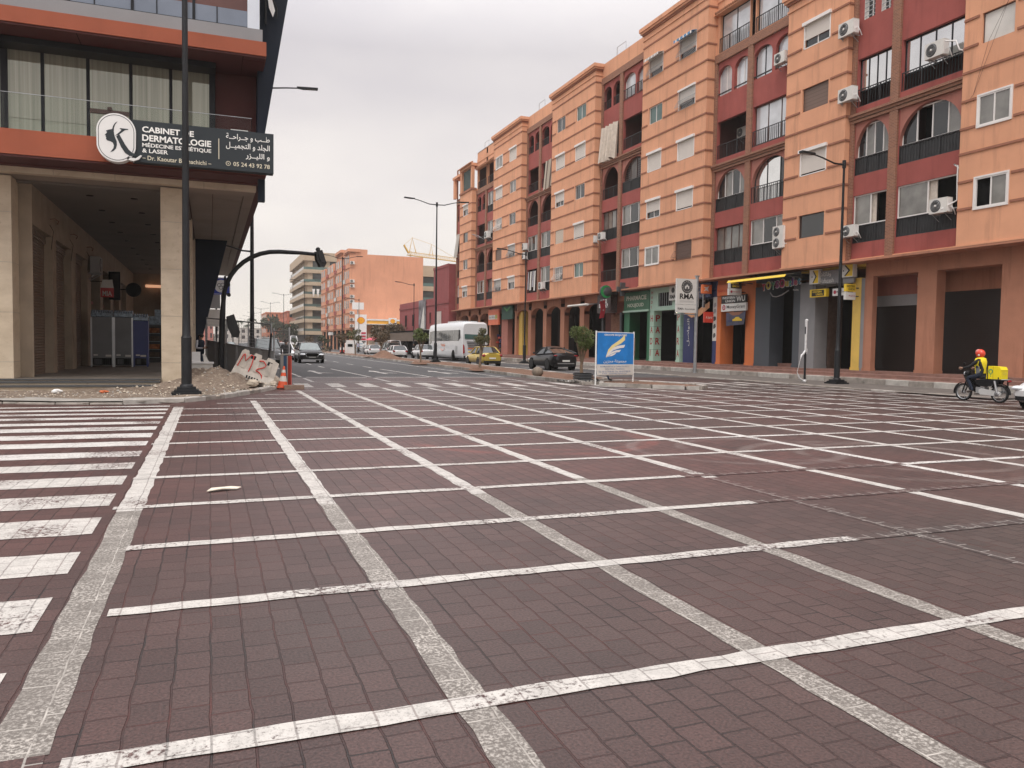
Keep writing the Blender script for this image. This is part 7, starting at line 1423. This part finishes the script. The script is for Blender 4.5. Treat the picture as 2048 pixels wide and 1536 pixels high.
mb = MB(); mb.prism([(-.02, .165, .95), (.1, .165, .9), (.11, .175, 1.14), (-.02, .175, 1.15)], (0, .01, 0), GRC); mb.prism([(.03, .188, 1.10), (.11, .188, 1.10), (.10, .188, 1.17), (.04, .188, 1.17)], (0, .006, 0), NVY); mb.build('vest_panel', rt)
HEL = mat('helmet red', (.62, .06, .03), .18, 0, .03); mb = MB(TM(.10, 0, 1.56)); mb.ell((0, 0, 0), (.148, .135, .145), HEL, 20, 12); mb.build('helmet', rt)
mb = MB(TM(.10, 0, 1.56)); mb.ell((.04, 0, -.03), (.122, .122, .07), BLK, 16, 8); mb.ell((-.03, .12, -.05), (.035, .02, .035), OFW, 10, 6); mb.ell((.05, .0, .06), (.105, .115, .09), mat('helmet visor', (.50, .16, .13), .1), 14, 8); mb.build('visor', rt)
YB = mat('bag yellow', (.78, .62, .005), .55, 0, .05, 3)
bt_ = thing('delivery_bag', 'bright yellow delivery bag with a green pin emblem strapped behind the rider', 'bag', bl_, BRZ)
mb = MB(); mb.prism([(-.24, -.17, .76), (-.72, -.17, .76), (-.72, -.17, 1.06), (-.67, -.17, 1.15), (-.31, -.17, 1.17), (-.26, -.17, 1.10)], (0, .34, 0), YB); mb.build('body', bt_)
mb = MB(); mb.box(-.47, -.175, .77, -.46, .175, 1.165, mat('bag seam', (.45, .34, .01))); mb.box(-.73, -.16, 1.03, -.715, .16, 1.042, MT['bag seam']); mb.box(-.30, -.178, .76, -.27, .178, 1.14, BPL); mb.box(-.66, -.178, .76, -.63, .178, .82, BPL); mb.build('seam', bt_)
mb = MB(); M = Matrix(((-1, 0, 0, -.39), (0, 0, 1, .17), (0, 1, 0, 1.0), (0, 0, 0, 1))); PG = mat('pin green', (.02, .28, .12), .5, 0, 0)
n = 22; o = [(.075*cos(a), .075*sin(a)) for a in [-pi/2+.35+(2*pi-.7)*k/n for k in range(n+1)]]; i_ = [(.045*cos(a), .045*sin(a)) for a in [-pi/2+.35+(2*pi-.7)*k/n for k in range(n+1)]]
mb.add([M @ Vector((x, y_, .006)) for x, y_ in o+i_], [(k, k+1, n+2+k, n+1+k) for k in range(n)], PG); mb.poly([(-.03, -.068), (.03, -.068), (0, -.12)], M, PG, .006, .004); mb.poly([(.016*cos(k), .016*sin(k)-.15) for k in range(6)], M, PG, .006, .004); mb.text('Go', Matrix(((0, 0, -1, -.72), (-1, 0, 0, .1), (0, 1, 0, .90), (0, 0, 0, 1))), .2, .1, mat('bag lettering', (.62, .52, .08), .5, 0, 0), .01, .01); mb.build('pin_emblem', bt_)
# mopeds parked far away
for (x, y, lb) in ((18.3, 131, 'parked dark moped by the planters before the beige block'), (26.9, 83, 'moped parked on the lay-by behind the coach')):
    m_ = thing('moped', lb, 'moped', (x, y, .1), R(70)); mb = MB(); mb.tube([(.5, 0, .95), (.35, 0, .6), (-.1, 0, .5), (-.5, 0, .7)], .08, BPL, 8); mb.ell((-.2, 0, .78), (.35, .13, .08), BPL, 12, 7); mb.tube([(.42, .3, 1.0), (.45, 0, .97), (.42, -.3, 1.0)], .02, BPL); mb.tube([(.48, 0, .95), (.6, 0, .3)], .03, BPL); mb.build('body', m_)
    for xx in (.6, -.55): MB(TM(xx, 0, .27, 0, pi/2)).lathe([(.18, -.04), (.27, -.03), (.27, .03), (.18, .04), (.18, -.04)], RUB, I4, 18).build('wheel', m_)
# ---------------------------------------------------------------- trees
def leaf_mass(mb, c, d, n, size, m, seed, shell=.35, clumps=14, cut=None):
    rs = np.random.RandomState(seed); cl = []
    for i in range(clumps):
        v = rs.normal(size=3); v /= np.linalg.norm(v); k = rs.uniform(.35, .95); cl.append((v*k*np.array(d), rs.uniform(.28, .5)))
    V, F = [], []; base = 0
    for i in range(n):
        cc, cr_ = cl[rs.randint(clumps)]; v = rs.normal(size=3); v /= np.linalg.norm(v)+1e-9; p = cc+v*np.array(d)*cr_*rs.uniform(.3, 1)**.5
        e = (p/np.array(d)); r_ = np.linalg.norm(e)
        if r_ > 1.05 or (cut and p[2]/d[2] < cut): continue
        a = rs.normal(size=3); a /= np.linalg.norm(a); b_ = np.cross(a, rs.normal(size=3)); b_ /= np.linalg.norm(b_)+1e-9; s_ = size*rs.uniform(.6, 1.3); p = p+np.array(c)
        V += [tuple(p-a*s_), tuple(p+b_*s_*.5), tuple(p+a*s_), tuple(p-b_*s_*.5)]; F.append((base, base+1, base+2, base+3)); base += 4
    mb.add(V, F, m); return mb
BARK = mat('bark', (.19, .135, .09), .9, 0, .3, 8, .4, 30); DBK = mat('dark bark', (.07, .05, .035), .9, 0, .3, 6)
def tree(name, lb, loc, h, cd, leafm, n, size, seed, trunk_r=.07, th=None, grp='clipped trees on the median', multi=0, bark=None, lift=0, cat='tree', tilt=0):
    t = thing(name, lb, cat, loc, 0, grp); rs = random.Random(seed); th = th or h-2*cd[2]; mb = MB(); bark = bark or BARK
    ct = (tilt, 0, h-cd[2])
    mb.tube([(0, 0, -.05), (.01, 0, th*.3), (tilt*.4-.015, 0, th*.7), (tilt*.8, 0, th)], [trunk_r*1.25, trunk_r, trunk_r*.9, trunk_r*.85], bark, 9)
    for i in range(multi or 6):
        a = 2*pi*i/(multi or 6)+rs.uniform(-.3, .3); k = rs.uniform(.5, .9); z0 = th*(rs.uniform(.55, .95) if multi else .95); p1 = (tilt+cd[0]*k*cos(a)*.45, cd[1]*k*sin(a)*.45, z0+(ct[2]-z0)*.6); p2 = (tilt+cd[0]*k*cos(a)*.9, cd[1]*k*sin(a)*.9, ct[2]+cd[2]*rs.uniform(-.1, .5))
        mb.tube([(tilt*.6, 0, z0), p1, p2], [trunk_r*.38, trunk_r*.26, trunk_r*.1], bark, 6)
    mb.build('trunk', t); mb = MB(); leaf_mass(mb, ct, cd, n, size, leafm, seed); mb.build('crown', t); return t
tree('clipped_tree', 'clipped green tree with a fan of bare stems beside the billboard', (16.15, 33.2, .1), 2.64, (.62, .62, .68), MT['topiary leaves'], 4600, .048, 3, .08, .75, multi=14)
tree('clipped_tree', 'thin trunked round olive tree in front of the yellow taxi', (15.2, 45.2, .1), 2.5, (.50, .50, .58), MT['dry leaves'], 2600, .042, 5, .075, 1.25, multi=12, tilt=.12)
tree('clipped_tree', 'bushy green tree on the median left of the nearest median lamp', (15.15, 59.4, .1), 2.75, (.66, .66, .62), MT['topiary leaves'], 1600, .07, 8, .07, 1.2, multi=10)
for i, (x, y, h, m_, lb) in enumerate(((16.9, 83, 3.0, 'rust leaves', 'rusty leaved tree right of the fuel totem'), (16.6, 97, 3.2, 'dry leaves', 'slender brownish tree just left of the fuel totem'), (17.0, 110, 3.0, 'rust leaves', 'brown rounded tree left of the slender one'), (16.9, 128, 2.9, 'dark leaves', 'dark rounded median tree before the peach building shops'), (17.2, 150, 2.7, 'rust leaves', 'low rusty tree above the oncoming black SUV'), (16.7, 172, 2.6, 'dark leaves', 'dark low tree behind the oncoming black SUV'), (17.1, 200, 2.8, 'rust leaves', 'far rusty tree before the beige block'), (16.8, 232, 3.2, 'dark leaves', 'far dark median tree near the fence lamp post'), (16.9, 270, 3.4, 'dark leaves', 'farthest dark tree in the median row'))):
    tree('median_tree', lb, (x, y, .1), h, (1.0, 1.0, .8), MT[m_], 700, .12, 20+i, .07, 1.3, multi=6, grp='small trees farther along the median')
def palm(x, y, h, lb, seed, grp='palms far down the road'):
    t = thing('palm_tree', lb, 'palm', (x, y, 0), 0, grp); rs = random.Random(seed); MB().tube([(0, 0, 0), (.1, 0, h*.5), (0, 0, h)], [.28, .2, .18], DBK, 8).build('trunk', t); mb = MB()
    for i in range(26):
        a = rs.uniform(0, 6.28); l = rs.uniform(1.6, 2.4); up = rs.uniform(-.3, 1); pts = [(l*k/5*cos(a), l*k/5*sin(a), h+up*l*.5*(k/5)-l*.55*(k/5)**2) for k in range(6)]
        for k in range(5):
            p, q = Vector(pts[k]), Vector(pts[k+1]); w_ = Vector((-sin(a), cos(a), 0))*.28*(1-abs(k-2)/4); mb.quad(p-w_+Vector((0, 0, -.12)), p, q, q-w_+Vector((0, 0, -.15)), MT['palm leaves']); mb.quad(p, p+w_+Vector((0, 0, -.12)), q+w_+Vector((0, 0, -.15)), q, MT['palm leaves'])
    mb.build('crown', t)
for i, (x, y, h, lb) in enumerate(((8.5, 330, 9, 'leftmost palm beyond the grey fence'), (11.2, 345, 10, 'taller palm second from the left beyond the fence'), (13.8, 320, 8, 'short palm just left of the fence lamp post'), (16.8, 350, 11, 'tallest palm right of the fence lamp post'), (5.0, 300, 7.5, 'small palm behind the traffic signal mast'))): palm(x, y, h, lb, 40+i)
tree('broad_tree', 'dark bushy tree by the fuel station forecourt behind the white hatchbacks', (27.5, 128, 0), 5.4, (3.0, 3.0, 1.9), MT['rust leaves'], 2600, .22, 71, .2, 2.0, grp='trees by the buildings')
tree('broad_tree', 'pale green leafy tree rising before the far orange flats', (21.0, 300, 0), 12.5, (4.0, 4.0, 3.6), MT['palm leaves'], 1500, .4, 72, .3, 5.0, grp='trees by the buildings')
tree('broad_tree', 'dark trees massed beyond the mesh gate before the beige block', (22.2, 262, 0), 8.0, (5.5, 5.5, 3.0), MT['dark leaves'], 1800, .4, 73, .3, 3.0, grp='trees by the buildings')
mb = MB()
for i in range(46): leaf_mass(mb, (random.uniform(15.9, 18.4), random.uniform(120, 300), .55), (.8, 1.6, .65), 60, .16, MT[random.choice(['rust leaves', 'dark leaves', 'dry leaves'])], 200+i, clumps=5)
mb.build('median_shrubs', kind='stuff')
mb = MB()
for i in range(60): leaf_mass(mb, (random.uniform(-60, 40), random.uniform(500, 640), random.uniform(1.5, 4)), (9, 9, 4), 40, 1.3, MT['dark leaves'], 300+i, clumps=6)
mb.build('far_trees', kind='stuff')
props(dirt('soil_mound', [(15.6, 78), (18.6, 78), (18.6, 86), (15.6, 86)], .1, lambda x, y: .8*math.exp(-((x-17)**2/1.0+(y-82)**2/5))+.2*hnoise(x*2, y*2), 'red soil', .2, None), 'mound of brown soil heaped on the median before the white hatchback', 'soil mound')
for i, (x, y, lb) in enumerate(((16.1, 33.2, 'ring of dug red soil round the billboard tree'), (15.3, 45.2, 'ring of dug red soil round the thin olive tree'), (15.2, 59.4, 'ring of dug red soil round the bushy median tree'))):
    props(dirt('soil_ring', [(x-.8, y-1.3), (x+.9, y-1.3), (x+.9, y+1.3), (x-.8, y+1.3)], .1, lambda X, Y, x=x, y=y: .12*math.exp(-((math.hypot(X-x, (Y-y)*.7)-.5)**2)/.05)*(1+.5*sin(X*9+Y*7))-.02, 'red soil', .1, None), lb, 'soil')
# ---------------------------------------------------------------- buildings farther down the road
PCH = mat('peach plaster', (.60, .285, .175), .9, 0, .07, .35, .1, 40, .34); BEI = mat('beige plaster', (.42, .33, .235), .9, 0, .06, .4, 0, 1, .15); CRI = mat('crimson plaster', (.25, .058, .058), .9, 0, .08, .6, .1, 40, .25); FAR = mat('far orange plaster', (.55, .22, .13), .9, 0, .12, .3)
def bld_box(t, x0, y0, x1, y1, z1, m, nm='wall'): return MB().box(x0, y0, 0, x1, y1, z1, m).build(nm, t)
# peach block with a blank gable
t = wthing('peach_building', 'peach apartment block with a huge blank gable wall facing the junction', 'building', (35, 190, 0)); X0, Y0, Y1 = 27.3, 167, 212
bld_box(t, 28.2, Y0, 43, Y1, 20.2, PCH)
mb = MB(); mb.box(27.3, Y0, 4.4, 28.2, Y0+5.5, 20.6, PCH); mb.box(27.3, Y0+10, 4.4, 28.2, Y0+18, 21.2, PCH); mb.box(27.3, Y0+23, 4.4, 28.2, Y0+31, 20.2, PCH); mb.box(27.3, Y0+37, 4.4, 28.2, Y1, 20.2, PCH); mb.box(27.6, Y0+5.5, 4.4, 28.2, Y1, 19.6, PCH)
for a, b_, z_ in ((Y0, Y0+5.5, 21.2), (Y0+10, Y0+18, 22.0)): mb.box(26.9, a-.3, z_-.6, 29.5, b_+.3, z_, PCH); mb.box(27.0, a-.2, z_-1.0, 28.5, b_+.2, z_-.8, ORM)
mb.box(27.5, Y0, 20.2, 31, Y0+16, 21.2, PCH)
for k in range(5): mb.box(27.22, Y0-.06, 4.6+3.15*k, 28.25, Y0+5.5, 4.72+3.15*k, ORM); mb.box(27.2, Y0+10, 4.6+3.15*k, 27.32, Y1, 4.72+3.15*k, ORM)
mb.build('front_bays', t)
for k in range(5):
    for (y0, y1) in ((Y0+1, Y0+2.2), (Y0+3.2, Y0+4.4), (Y0+11, Y0+12.8), (Y0+14.5, Y0+16.5), (Y0+24, Y0+26), (Y0+28, Y0+30), (Y0+38, Y0+40), (Y0+42, Y0+44)):
        o = MB().box(27.26, y0, 5.7+3.15*k, 27.31, y1, 7.3+3.15*k, GDK if (k+int(y0)) % 5 else GCU); w_ = o.build('window', t)
    for (y0, y1) in ((Y0+6, Y0+9.5), (Y0+19, Y0+22.5), (Y0+32, Y0+36)):
        w_ = MB().box(27.57, y0, 5.5+3.15*k, 27.6, y1, 7.6+3.15*k, GCU if k % 2 else GDK).box(27.3, y0, 4.9+3.15*k, 27.36, y1, 5.8+3.15*k, RED if (k+int(y0)) % 4 else GCU).build('balcony', t)
mb = MB(); mb.box(27.6, Y0+6, 0, 28.15, Y1, 4.3, BLK); mb.box(28.0, Y0-.02, 0, 29.5, Y0+.02, 4.6, DKI)
for y in np.arange(Y0+6, Y1, 6): mb.box(27.4, y, 0, 28, y+.8, 4.4, PCH)
mb.box(26.6, Y0+12, 3.0, 27.6, Y0+18, 3.3, LOG); mb.box(26.8, Y0+24, 3.4, 27.6, Y0+28, 4.1, WHI); mb.build('shop_arcade', t)
for k, (z_, y) in enumerate(((18, .4), (14.2, .6), (13.2, .3), (11.0, .5), (10.0, .5), (7.6, .4), (6.2, .6), (4.9, .3))): ac((27.8, Y0-.35, z_), 0, ['top air conditioner on the peach block corner', 'second air conditioner down the peach block corner', 'third air conditioner on the peach block corner, joined to the second', 'fourth air conditioner down the peach block corner', 'fifth air conditioner on the peach block corner, joined to the fourth', 'sixth air conditioner down the peach block corner', 'seventh air conditioner down the peach block corner', 'lowest air conditioner on the peach block corner'][k], 1.0, False, OFW, 'air conditioners down the peach block corner')
# beige block
def beige(t, x0, y0, x1, y1, nz, fh, z0, win_front, win_side, step=3.2):
    H_ = z0+fh*nz; mb = MB(); mb.box(x0+1.5, y0+1.5, 0, x1, y1, H_+.8, DGR); mb.box(x0+2.0, y0+2, 0, x1, y1, z0, WHI)
    for k in range(nz+1): mb.box(x0, y0, z0+fh*k-.55, x1, y1, z0+fh*k+.55 if k < nz else z0+fh*k+2.0, BEI)
    for x in np.arange(x0+1.2, x1, 5.2): mb.box(x, y0+.6, z0, x+1.6, y0+1.6, H_, BEI)
    for y in np.arange(y0+1.2, y1, 6.5): mb.box(x0+.6, y, z0, x0+1.6, y+.6, H_, BEI)
    mb.build('wall', t)
    for k in range(nz):
        g = MB(); g.box(x0+1.42, y0+1.5, z0+fh*k+.6, x0+1.49, y1-.5, z0+fh*(k+1)-.6, GCU); g.box(x0+1.5, y0+1.42, z0+fh*k+.6, x1-.2, y0+1.49, z0+fh*(k+1)-.6, mat('office dark glass', (.045, .05, .05), .08, 0, .3, .4)); g.build('window', t)
        r_ = MB(); r_.box(x0+.1, y0+.1, z0+fh*k+.55, x0+.14, y1, z0+fh*k+1.4, mat('pale balustrade', (.48, .47, .44), .4, 0, .2, .3) if k % 2 == 0 else GCU); r_.box(x0+.1, y0+.1, z0+fh*k+.55, x1, y0+.14, z0+fh*k+1.3, GGR); r_.build('balcony', t)
t = wthing('beige_block', 'beige apartment block with stacked open balconies beyond the peach building', 'building', (32, 270, 0)); beige(t, 26.6, 248, 44, 292, 6, 3.75, 4.5, 1, 1)
mb = MB()
for k, (x, y, z_) in enumerate(((26.5, 286, 22.5), (26.5, 282, 18.7), (30.5, 247.9, 15.3), (29.2, 247.9, 15.3))): mb.add([(x, y, z_+2.6), (x+.9*(y < 250), y+3*(y > 250), z_+2.6), (x+.5*(y < 250), y+1.5*(y > 250), z_)], [(0, 1, 2)], WHI); mb.add([(x, y, z_+2.6), (x+.3, y+.2, z_+2.6), (x+.2, y+.1, z_)], [(0, 1, 2)], WHI)
props(mb.build('tied_curtains'), 'white tied curtains hanging on the beige block balconies', 'curtain')
t = wthing('beige_tower', 'small stretch of beige flats showing between the peach gable and the crimson building', 'building', (50, 190, 0)); beige(t, 44.6, 184, 60, 200, 5, 3.4, 1.2, 1, 1)
# crimson building and the cafe
t = wthing('crimson_building', 'plain crimson building with small windows between the orange block and the fuel station', 'building', (36, 115, 0))
MB().box(30, 102.6, 0, 45, 110.4, 12.4, CRI).box(30, 110.4, 0, 45, 132, 8.2, CRI).box(29.9, 102.5, 7.2, 30, 132, 7.5, CRI).box(29.92, 102.6, 12.1, 30, 110.4, 12.45, CRI).build('wall', t)
for (y0, y1, z0, z1, m_) in ((126.5, 127.8, 4.4, 6.2, BLK), (121.6, 122.9, 4.4, 6.2, BLK), (111.6, 112.3, 4.6, 6.2, BLK), (106, 108.8, 4.4, 6.2, mat('pale shutter', (.50, .42, .38), .7))):
    f_ = MB(); framed(f_, y0-.1, y1+.1, z0-.1, z1+.1, 29.93, CRI, .1, 1, .08); w_ = f_.build('window', t); MB().box(29.96, y0, z0, 29.99, y1, z1, m_).build('pane', w_, off=t.location)
props(MB().box(29.8, 114.2, 3.7, 29.9, 118.2, 8.2, mat('mural grey', (.16, .15, .16), .7, 0, .8, .8)).prism([(29.79, 117, 3.9), (29.79, 114.6, 3.9), (29.79, 115.0, 7.2), (29.79, 116.0, 6.0)], (-.01, 0, 0), OFW).build('wall_poster'), 'tall grey and white poster hung on the crimson wall', 'poster')
props(MB().box(29.6, 102.8, 1.2, 29.9, 120, 3.75, CON).build('low_wall'), 'pale concrete wall strip at the foot of the crimson building', 'wall')
t = wthing('cafe_canopy', 'dark framed cafe pavilion with a brown roller awning before the crimson building', 'pavilion', (28, 113, 0)); mb = MB()
for y in np.arange(104, 126, 3): mb.box(26.9, y, 0, 27.05, y+.15, 3.4, BLK)
mb.box(26.8, 104, 3.3, 29.6, 125.2, 3.5, BLK); mb.box(28.6, 104, 0, 28.7, 125, 3.3, BLK); mb.build('frame', t); MB().box(26.86, 104, 2.0, 26.92, 125, 3.3, mat('brown awning', (.13, .095, .07), .8)).build('awning', t)
MB().box(27.2, 104, 0, 28.5, 125, .05, DKI).build('floor', t)
# fuel station
t = wthing('fuel_canopy', 'yellow and white fuel station canopy on posts behind the crimson building', 'canopy', (36, 165, 0)); CAY = mat('canopy yellow', (.80, .40, .05), .5, 0, .05)
MB().box(29.6, 158, 5.5, 46, 174, 6.15, CAY).box(29.5, 157.9, 6.15, 46, 174, 6.45, WHI).box(29.5, 157.9, 5.38, 46, 174, 5.5, WHI).box(29.55, 165, 5.45, 29.65, 166, 6.4, WHI).build('roof', t)
for x in (31.4, 35.6, 40): MB().box(x, 160, 0, x+.5, 160.5, 5.5, GRY).build('post', t); MB().box(x, 170, 0, x+.5, 170.5, 5.5, GRY).build('post', t)
MB().box(31, 165, 0, 46, 166, 3.6, mat('cream wall', (.60, .47, .36), .9)).build('shop_wall', t)
SHY = mat('shell yellow', (.85, .42, .015), .4, 0, 0); SHR = mat('shell red', (.55, .05, .02), .4, 0, 0)
def pecten(M, s_, par, off=None):
    mb = MB(); pts = []
    n = 9
    for i in range(n+1):
        a = pi*(1.08-1.16*i/n); pts.append((s_*cos(a), s_*(.12+.92*sin(a))))
        if i < n: a2 = pi*(1.08-1.16*(i+.5)/n); pts.append((s_*1.05*cos(a2), s_*(.12+.99*sin(a2))))
    pts += [(s_*.62, -s_*.5), (s_*.42, -s_*.5), (s_*.36, -s_*.72), (-s_*.36, -s_*.72), (-s_*.42, -s_*.5), (-s_*.62, -s_*.5)]
    mb.poly(pts[::-1], M, SHR, .02, .015); mb.poly([(x*.9, y*.9) for x, y in pts][::-1], M, SHY, .03, .01)
    for i in range(7): a = pi*(.14+.72*i/6); mb.poly([(s_*.06*cos(a+1.57), -s_*.45), (s_*.78*cos(a)-.02*s_, s_*.8*sin(a)), (s_*.78*cos(a)+.02*s_, s_*.8*sin(a))], M, SHR, .036, .004)
    return mb.build('shell_emblem', par, off=off)
t = wthing('fuel_totem', 'tall white fuel price totem with an orange shell emblem', 'sign', (26.6, 150, 0)); MB().box(25.62, 150, 0, 27.75, 150.5, 7.0, WHI).box(25.6, 149.98, 0, 27.77, 150.0, .7, GRY).build('panel', t)
pecten(face_y(26.68, 149.99, 5.75), .72, t); mb = MB()
for k, z_ in enumerate((3.3, 2.7, 2.15)): mb.box(26.75, 149.97, z_, 27.6, 149.99, z_+.38, mat('price red', (.42, .02, .05))); mb.box(25.75, 149.97, z_+.1, 26.6, 149.99, z_+.3, GRY)
mb.box(26.9, 149.97, 1.78, 27.6, 149.99, 1.98, BLK); mb.build('price_field', t); TB_ = mat('totem teal', (.03, .22, .34)); MB().text('Lavage', face_y(25.8, 149.98, 1.35), 1.3, .26, TB_, .02).build('lettering', t); MB().text('24 Hours', face_y(25.8, 149.98, .85), 1.6, .26, TB_, .02).build('lettering', t)
t = wthing('white_panel_sign', 'blank white board standing higher than the fuel totem', 'sign', (26.5, 154, 0)); MB().box(25.7, 154, 8.1, 27.95, 154.15, 9.45, WHI).build('panel', t); MB().tube([(26.8, 154.3, 0), (26.8, 154.3, 9.2)], .1, GRY).build('post', t)
t = wthing('canopy_emblem_sign', 'white square sign with an orange shell emblem on the canopy edge', 'sign', (33, 157, 5.5)); MB().box(33.6, 157.6, 5.25, 35.2, 157.8, 6.75, WHI).build('panel', t); pecten(face_y(34.4, 157.59, 6.0), .5, t)
t = thing('parasol', 'pink red parasol at the fuel station behind the totem', 'parasol', (28.2, 146, 0)); MB().lathe([(0, 2.75), (.6, 2.6), (1.5, 2.2), (1.5, 2.15)], mat('parasol pink', (.55, .10, .13), .8), I4, 12).build('canopy', t); MB().tube([(0, 0, 0), (0, 0, 2.7)], .03, STE).build('pole', t)
t = thing('white_cabinet', 'white box cabinet with a dark label beside the second median lamp', 'cabinet', (18.7, 114, .1)); MB().box(-.6, -.3, 0, .6, .3, 1.9, WHI).build('body', t); MB().box(-.35, -.32, .95, .35, -.3, 1.35, BLK).build('label_plate', t)
props(MB().box(17.2, 113, .1, 17.8, 113.4, .6, SRD).box(17.2, 113, .6, 17.8, 113.4, .95, WHI).build('red_white_block'), 'red and white block at the foot of the second median lamp', 'block')
# far flats
def flats(lb, x0, y0, x1, y1, z1, m, nz, ny=4, cat='building'):
    t = wthing('far_flats', lb, cat, ((x0+x1)/2, y0, 0)); MB().box(x0, y0, 0, x1, y1, z1, m).box(x0-.2, y0-.2, z1, x1, y1, z1+.4, m).build('wall', t); mb = MB(); fh = z1/(nz+.6)
    for k in range(nz):
        for i in range(ny): xa = x0+(x1-x0)*(i+.3)/ny; mb.box(xa, y0-.05, fh*(k+.9), xa+(x1-x0)*.4/ny, y0, fh*(k+1.45), GDK)
        for i in range(5): ya = y0+(y1-y0)*(i+.3)/5; mb.box(x0-.05, ya, fh*(k+.9), x0, ya+(y1-y0)*.4/5, fh*(k+1.45), GDK)
    mb.build('window', t); return t
flats('far orange flats left of the beige block', 21.0, 330, 27.6, 360, 13, FAR, 4, 4); flats('far orange red terraced houses just left of the beige block', 26.5, 300, 34, 330, 12.6, mat('far red plaster', (.50, .16, .10), .9, 0, .15, .3), 4, 3)
flats('pink flats seen beyond the fence left of the signal mast', -9, 210, -1.6, 240, 11, FAR, 3, 4); flats('far reddish house behind the signal mast', -4.6, 300, 1.2, 330, 11, mat('far pink plaster', (.45, .18, .15), .9, 0, .15, .3), 3, 4); flats('pale far building with blue roof strip beyond the fence', 2.5, 420, 14, 440, 9, mat('far pale plaster', (.50, .46, .42), .9, 0, .15, .3), 2, 5)
flats('low pale row far off beyond the palms', 16, 480, 40, 500, 9, MT['far pale plaster'], 2, 6)
# tower crane jib lying beyond the roofs
t = wthing('crane', 'yellow crane with lattice jib rising behind the peach gable', 'crane', (64, 262, 0)); CY = mat('crane yellow', (.60, .36, .07), .6, 0, .1)
mb = MB()
def lattice(a, b_, w_, n):
    a, b_ = Vector(a), Vector(b_)
    for o in ((0, 0, w_), (0, 0, 0), (0, w_, 0)): mb.tube([a+Vector(o), b_+Vector(o)], .10, CY, 5)
    for i in range(n):
        p, q = a+(b_-a)*(i/n), a+(b_-a)*((i+1)/n); mb.tube([p, q+Vector((0, 0, w_))], .06, CY, 4); mb.tube([q, q+Vector((0, 0, w_))], .06, CY, 4)
lattice((62, 262, 31.4), (80, 262, 30.0), 1.1, 22); mb.build('jib', t)
mb = MB(); lattice((63.2, 262, 0), (63.2, 262, 31.5), 1.2, 12); mb.tube([(62.6, 262, 32), (63.6, 262, 37.2), (65.0, 262, 32)], .16, CY, 5); mb.tube([(62.4, 262, 32), (60.8, 262, 34.6)], .35, CY, 5); mb.tube([(69.6, 262, 31.5), (70.2, 262, 35.4), (70.8, 262, 31.5)], .12, CY, 5); mb.build('mast', t)
mb = MB(); mb.tube([(60.8, 262, 34.6), (63.6, 262, 37.2), (70.2, 262, 35.4), (79.5, 262, 30.8)], .05, CY, 4); mb.build('stay_cable', t)
# bollard in the far lane
t = thing('lane_bollard', 'white and black lane bollard beyond the fence', 'bollard', (2.3, 95, 0)); MB().tube([(0, 0, 0), (0, 0, .5)], .14, BPL).tube([(0, 0, .5), (0, 0, 1.1)], .14, WHI).build('body', t)
# ---------------------------------------------------------------- dusty air
HZ = MB().box(-140, -120, -1.2, 260, 760, 48, EAR).build('haze', kind='stuff')
hm, nt, b = newmat('haze air'); nt.nodes.remove(b); v = ND(nt, 'ShaderNodeVolumePrincipled'); v.inputs['Color'].default_value = (.93, .90, .86, 1); v.inputs['Density'].default_value = .00038; v.inputs['Anisotropy'].default_value = .2
nt.links.new(v.outputs[0], nt.nodes['Material Output'].inputs['Volume']); HZ.data.materials.clear(); HZ.data.materials.append(hm)
for o in bpy.data.objects:
    if '_w' in o: del o['_w']
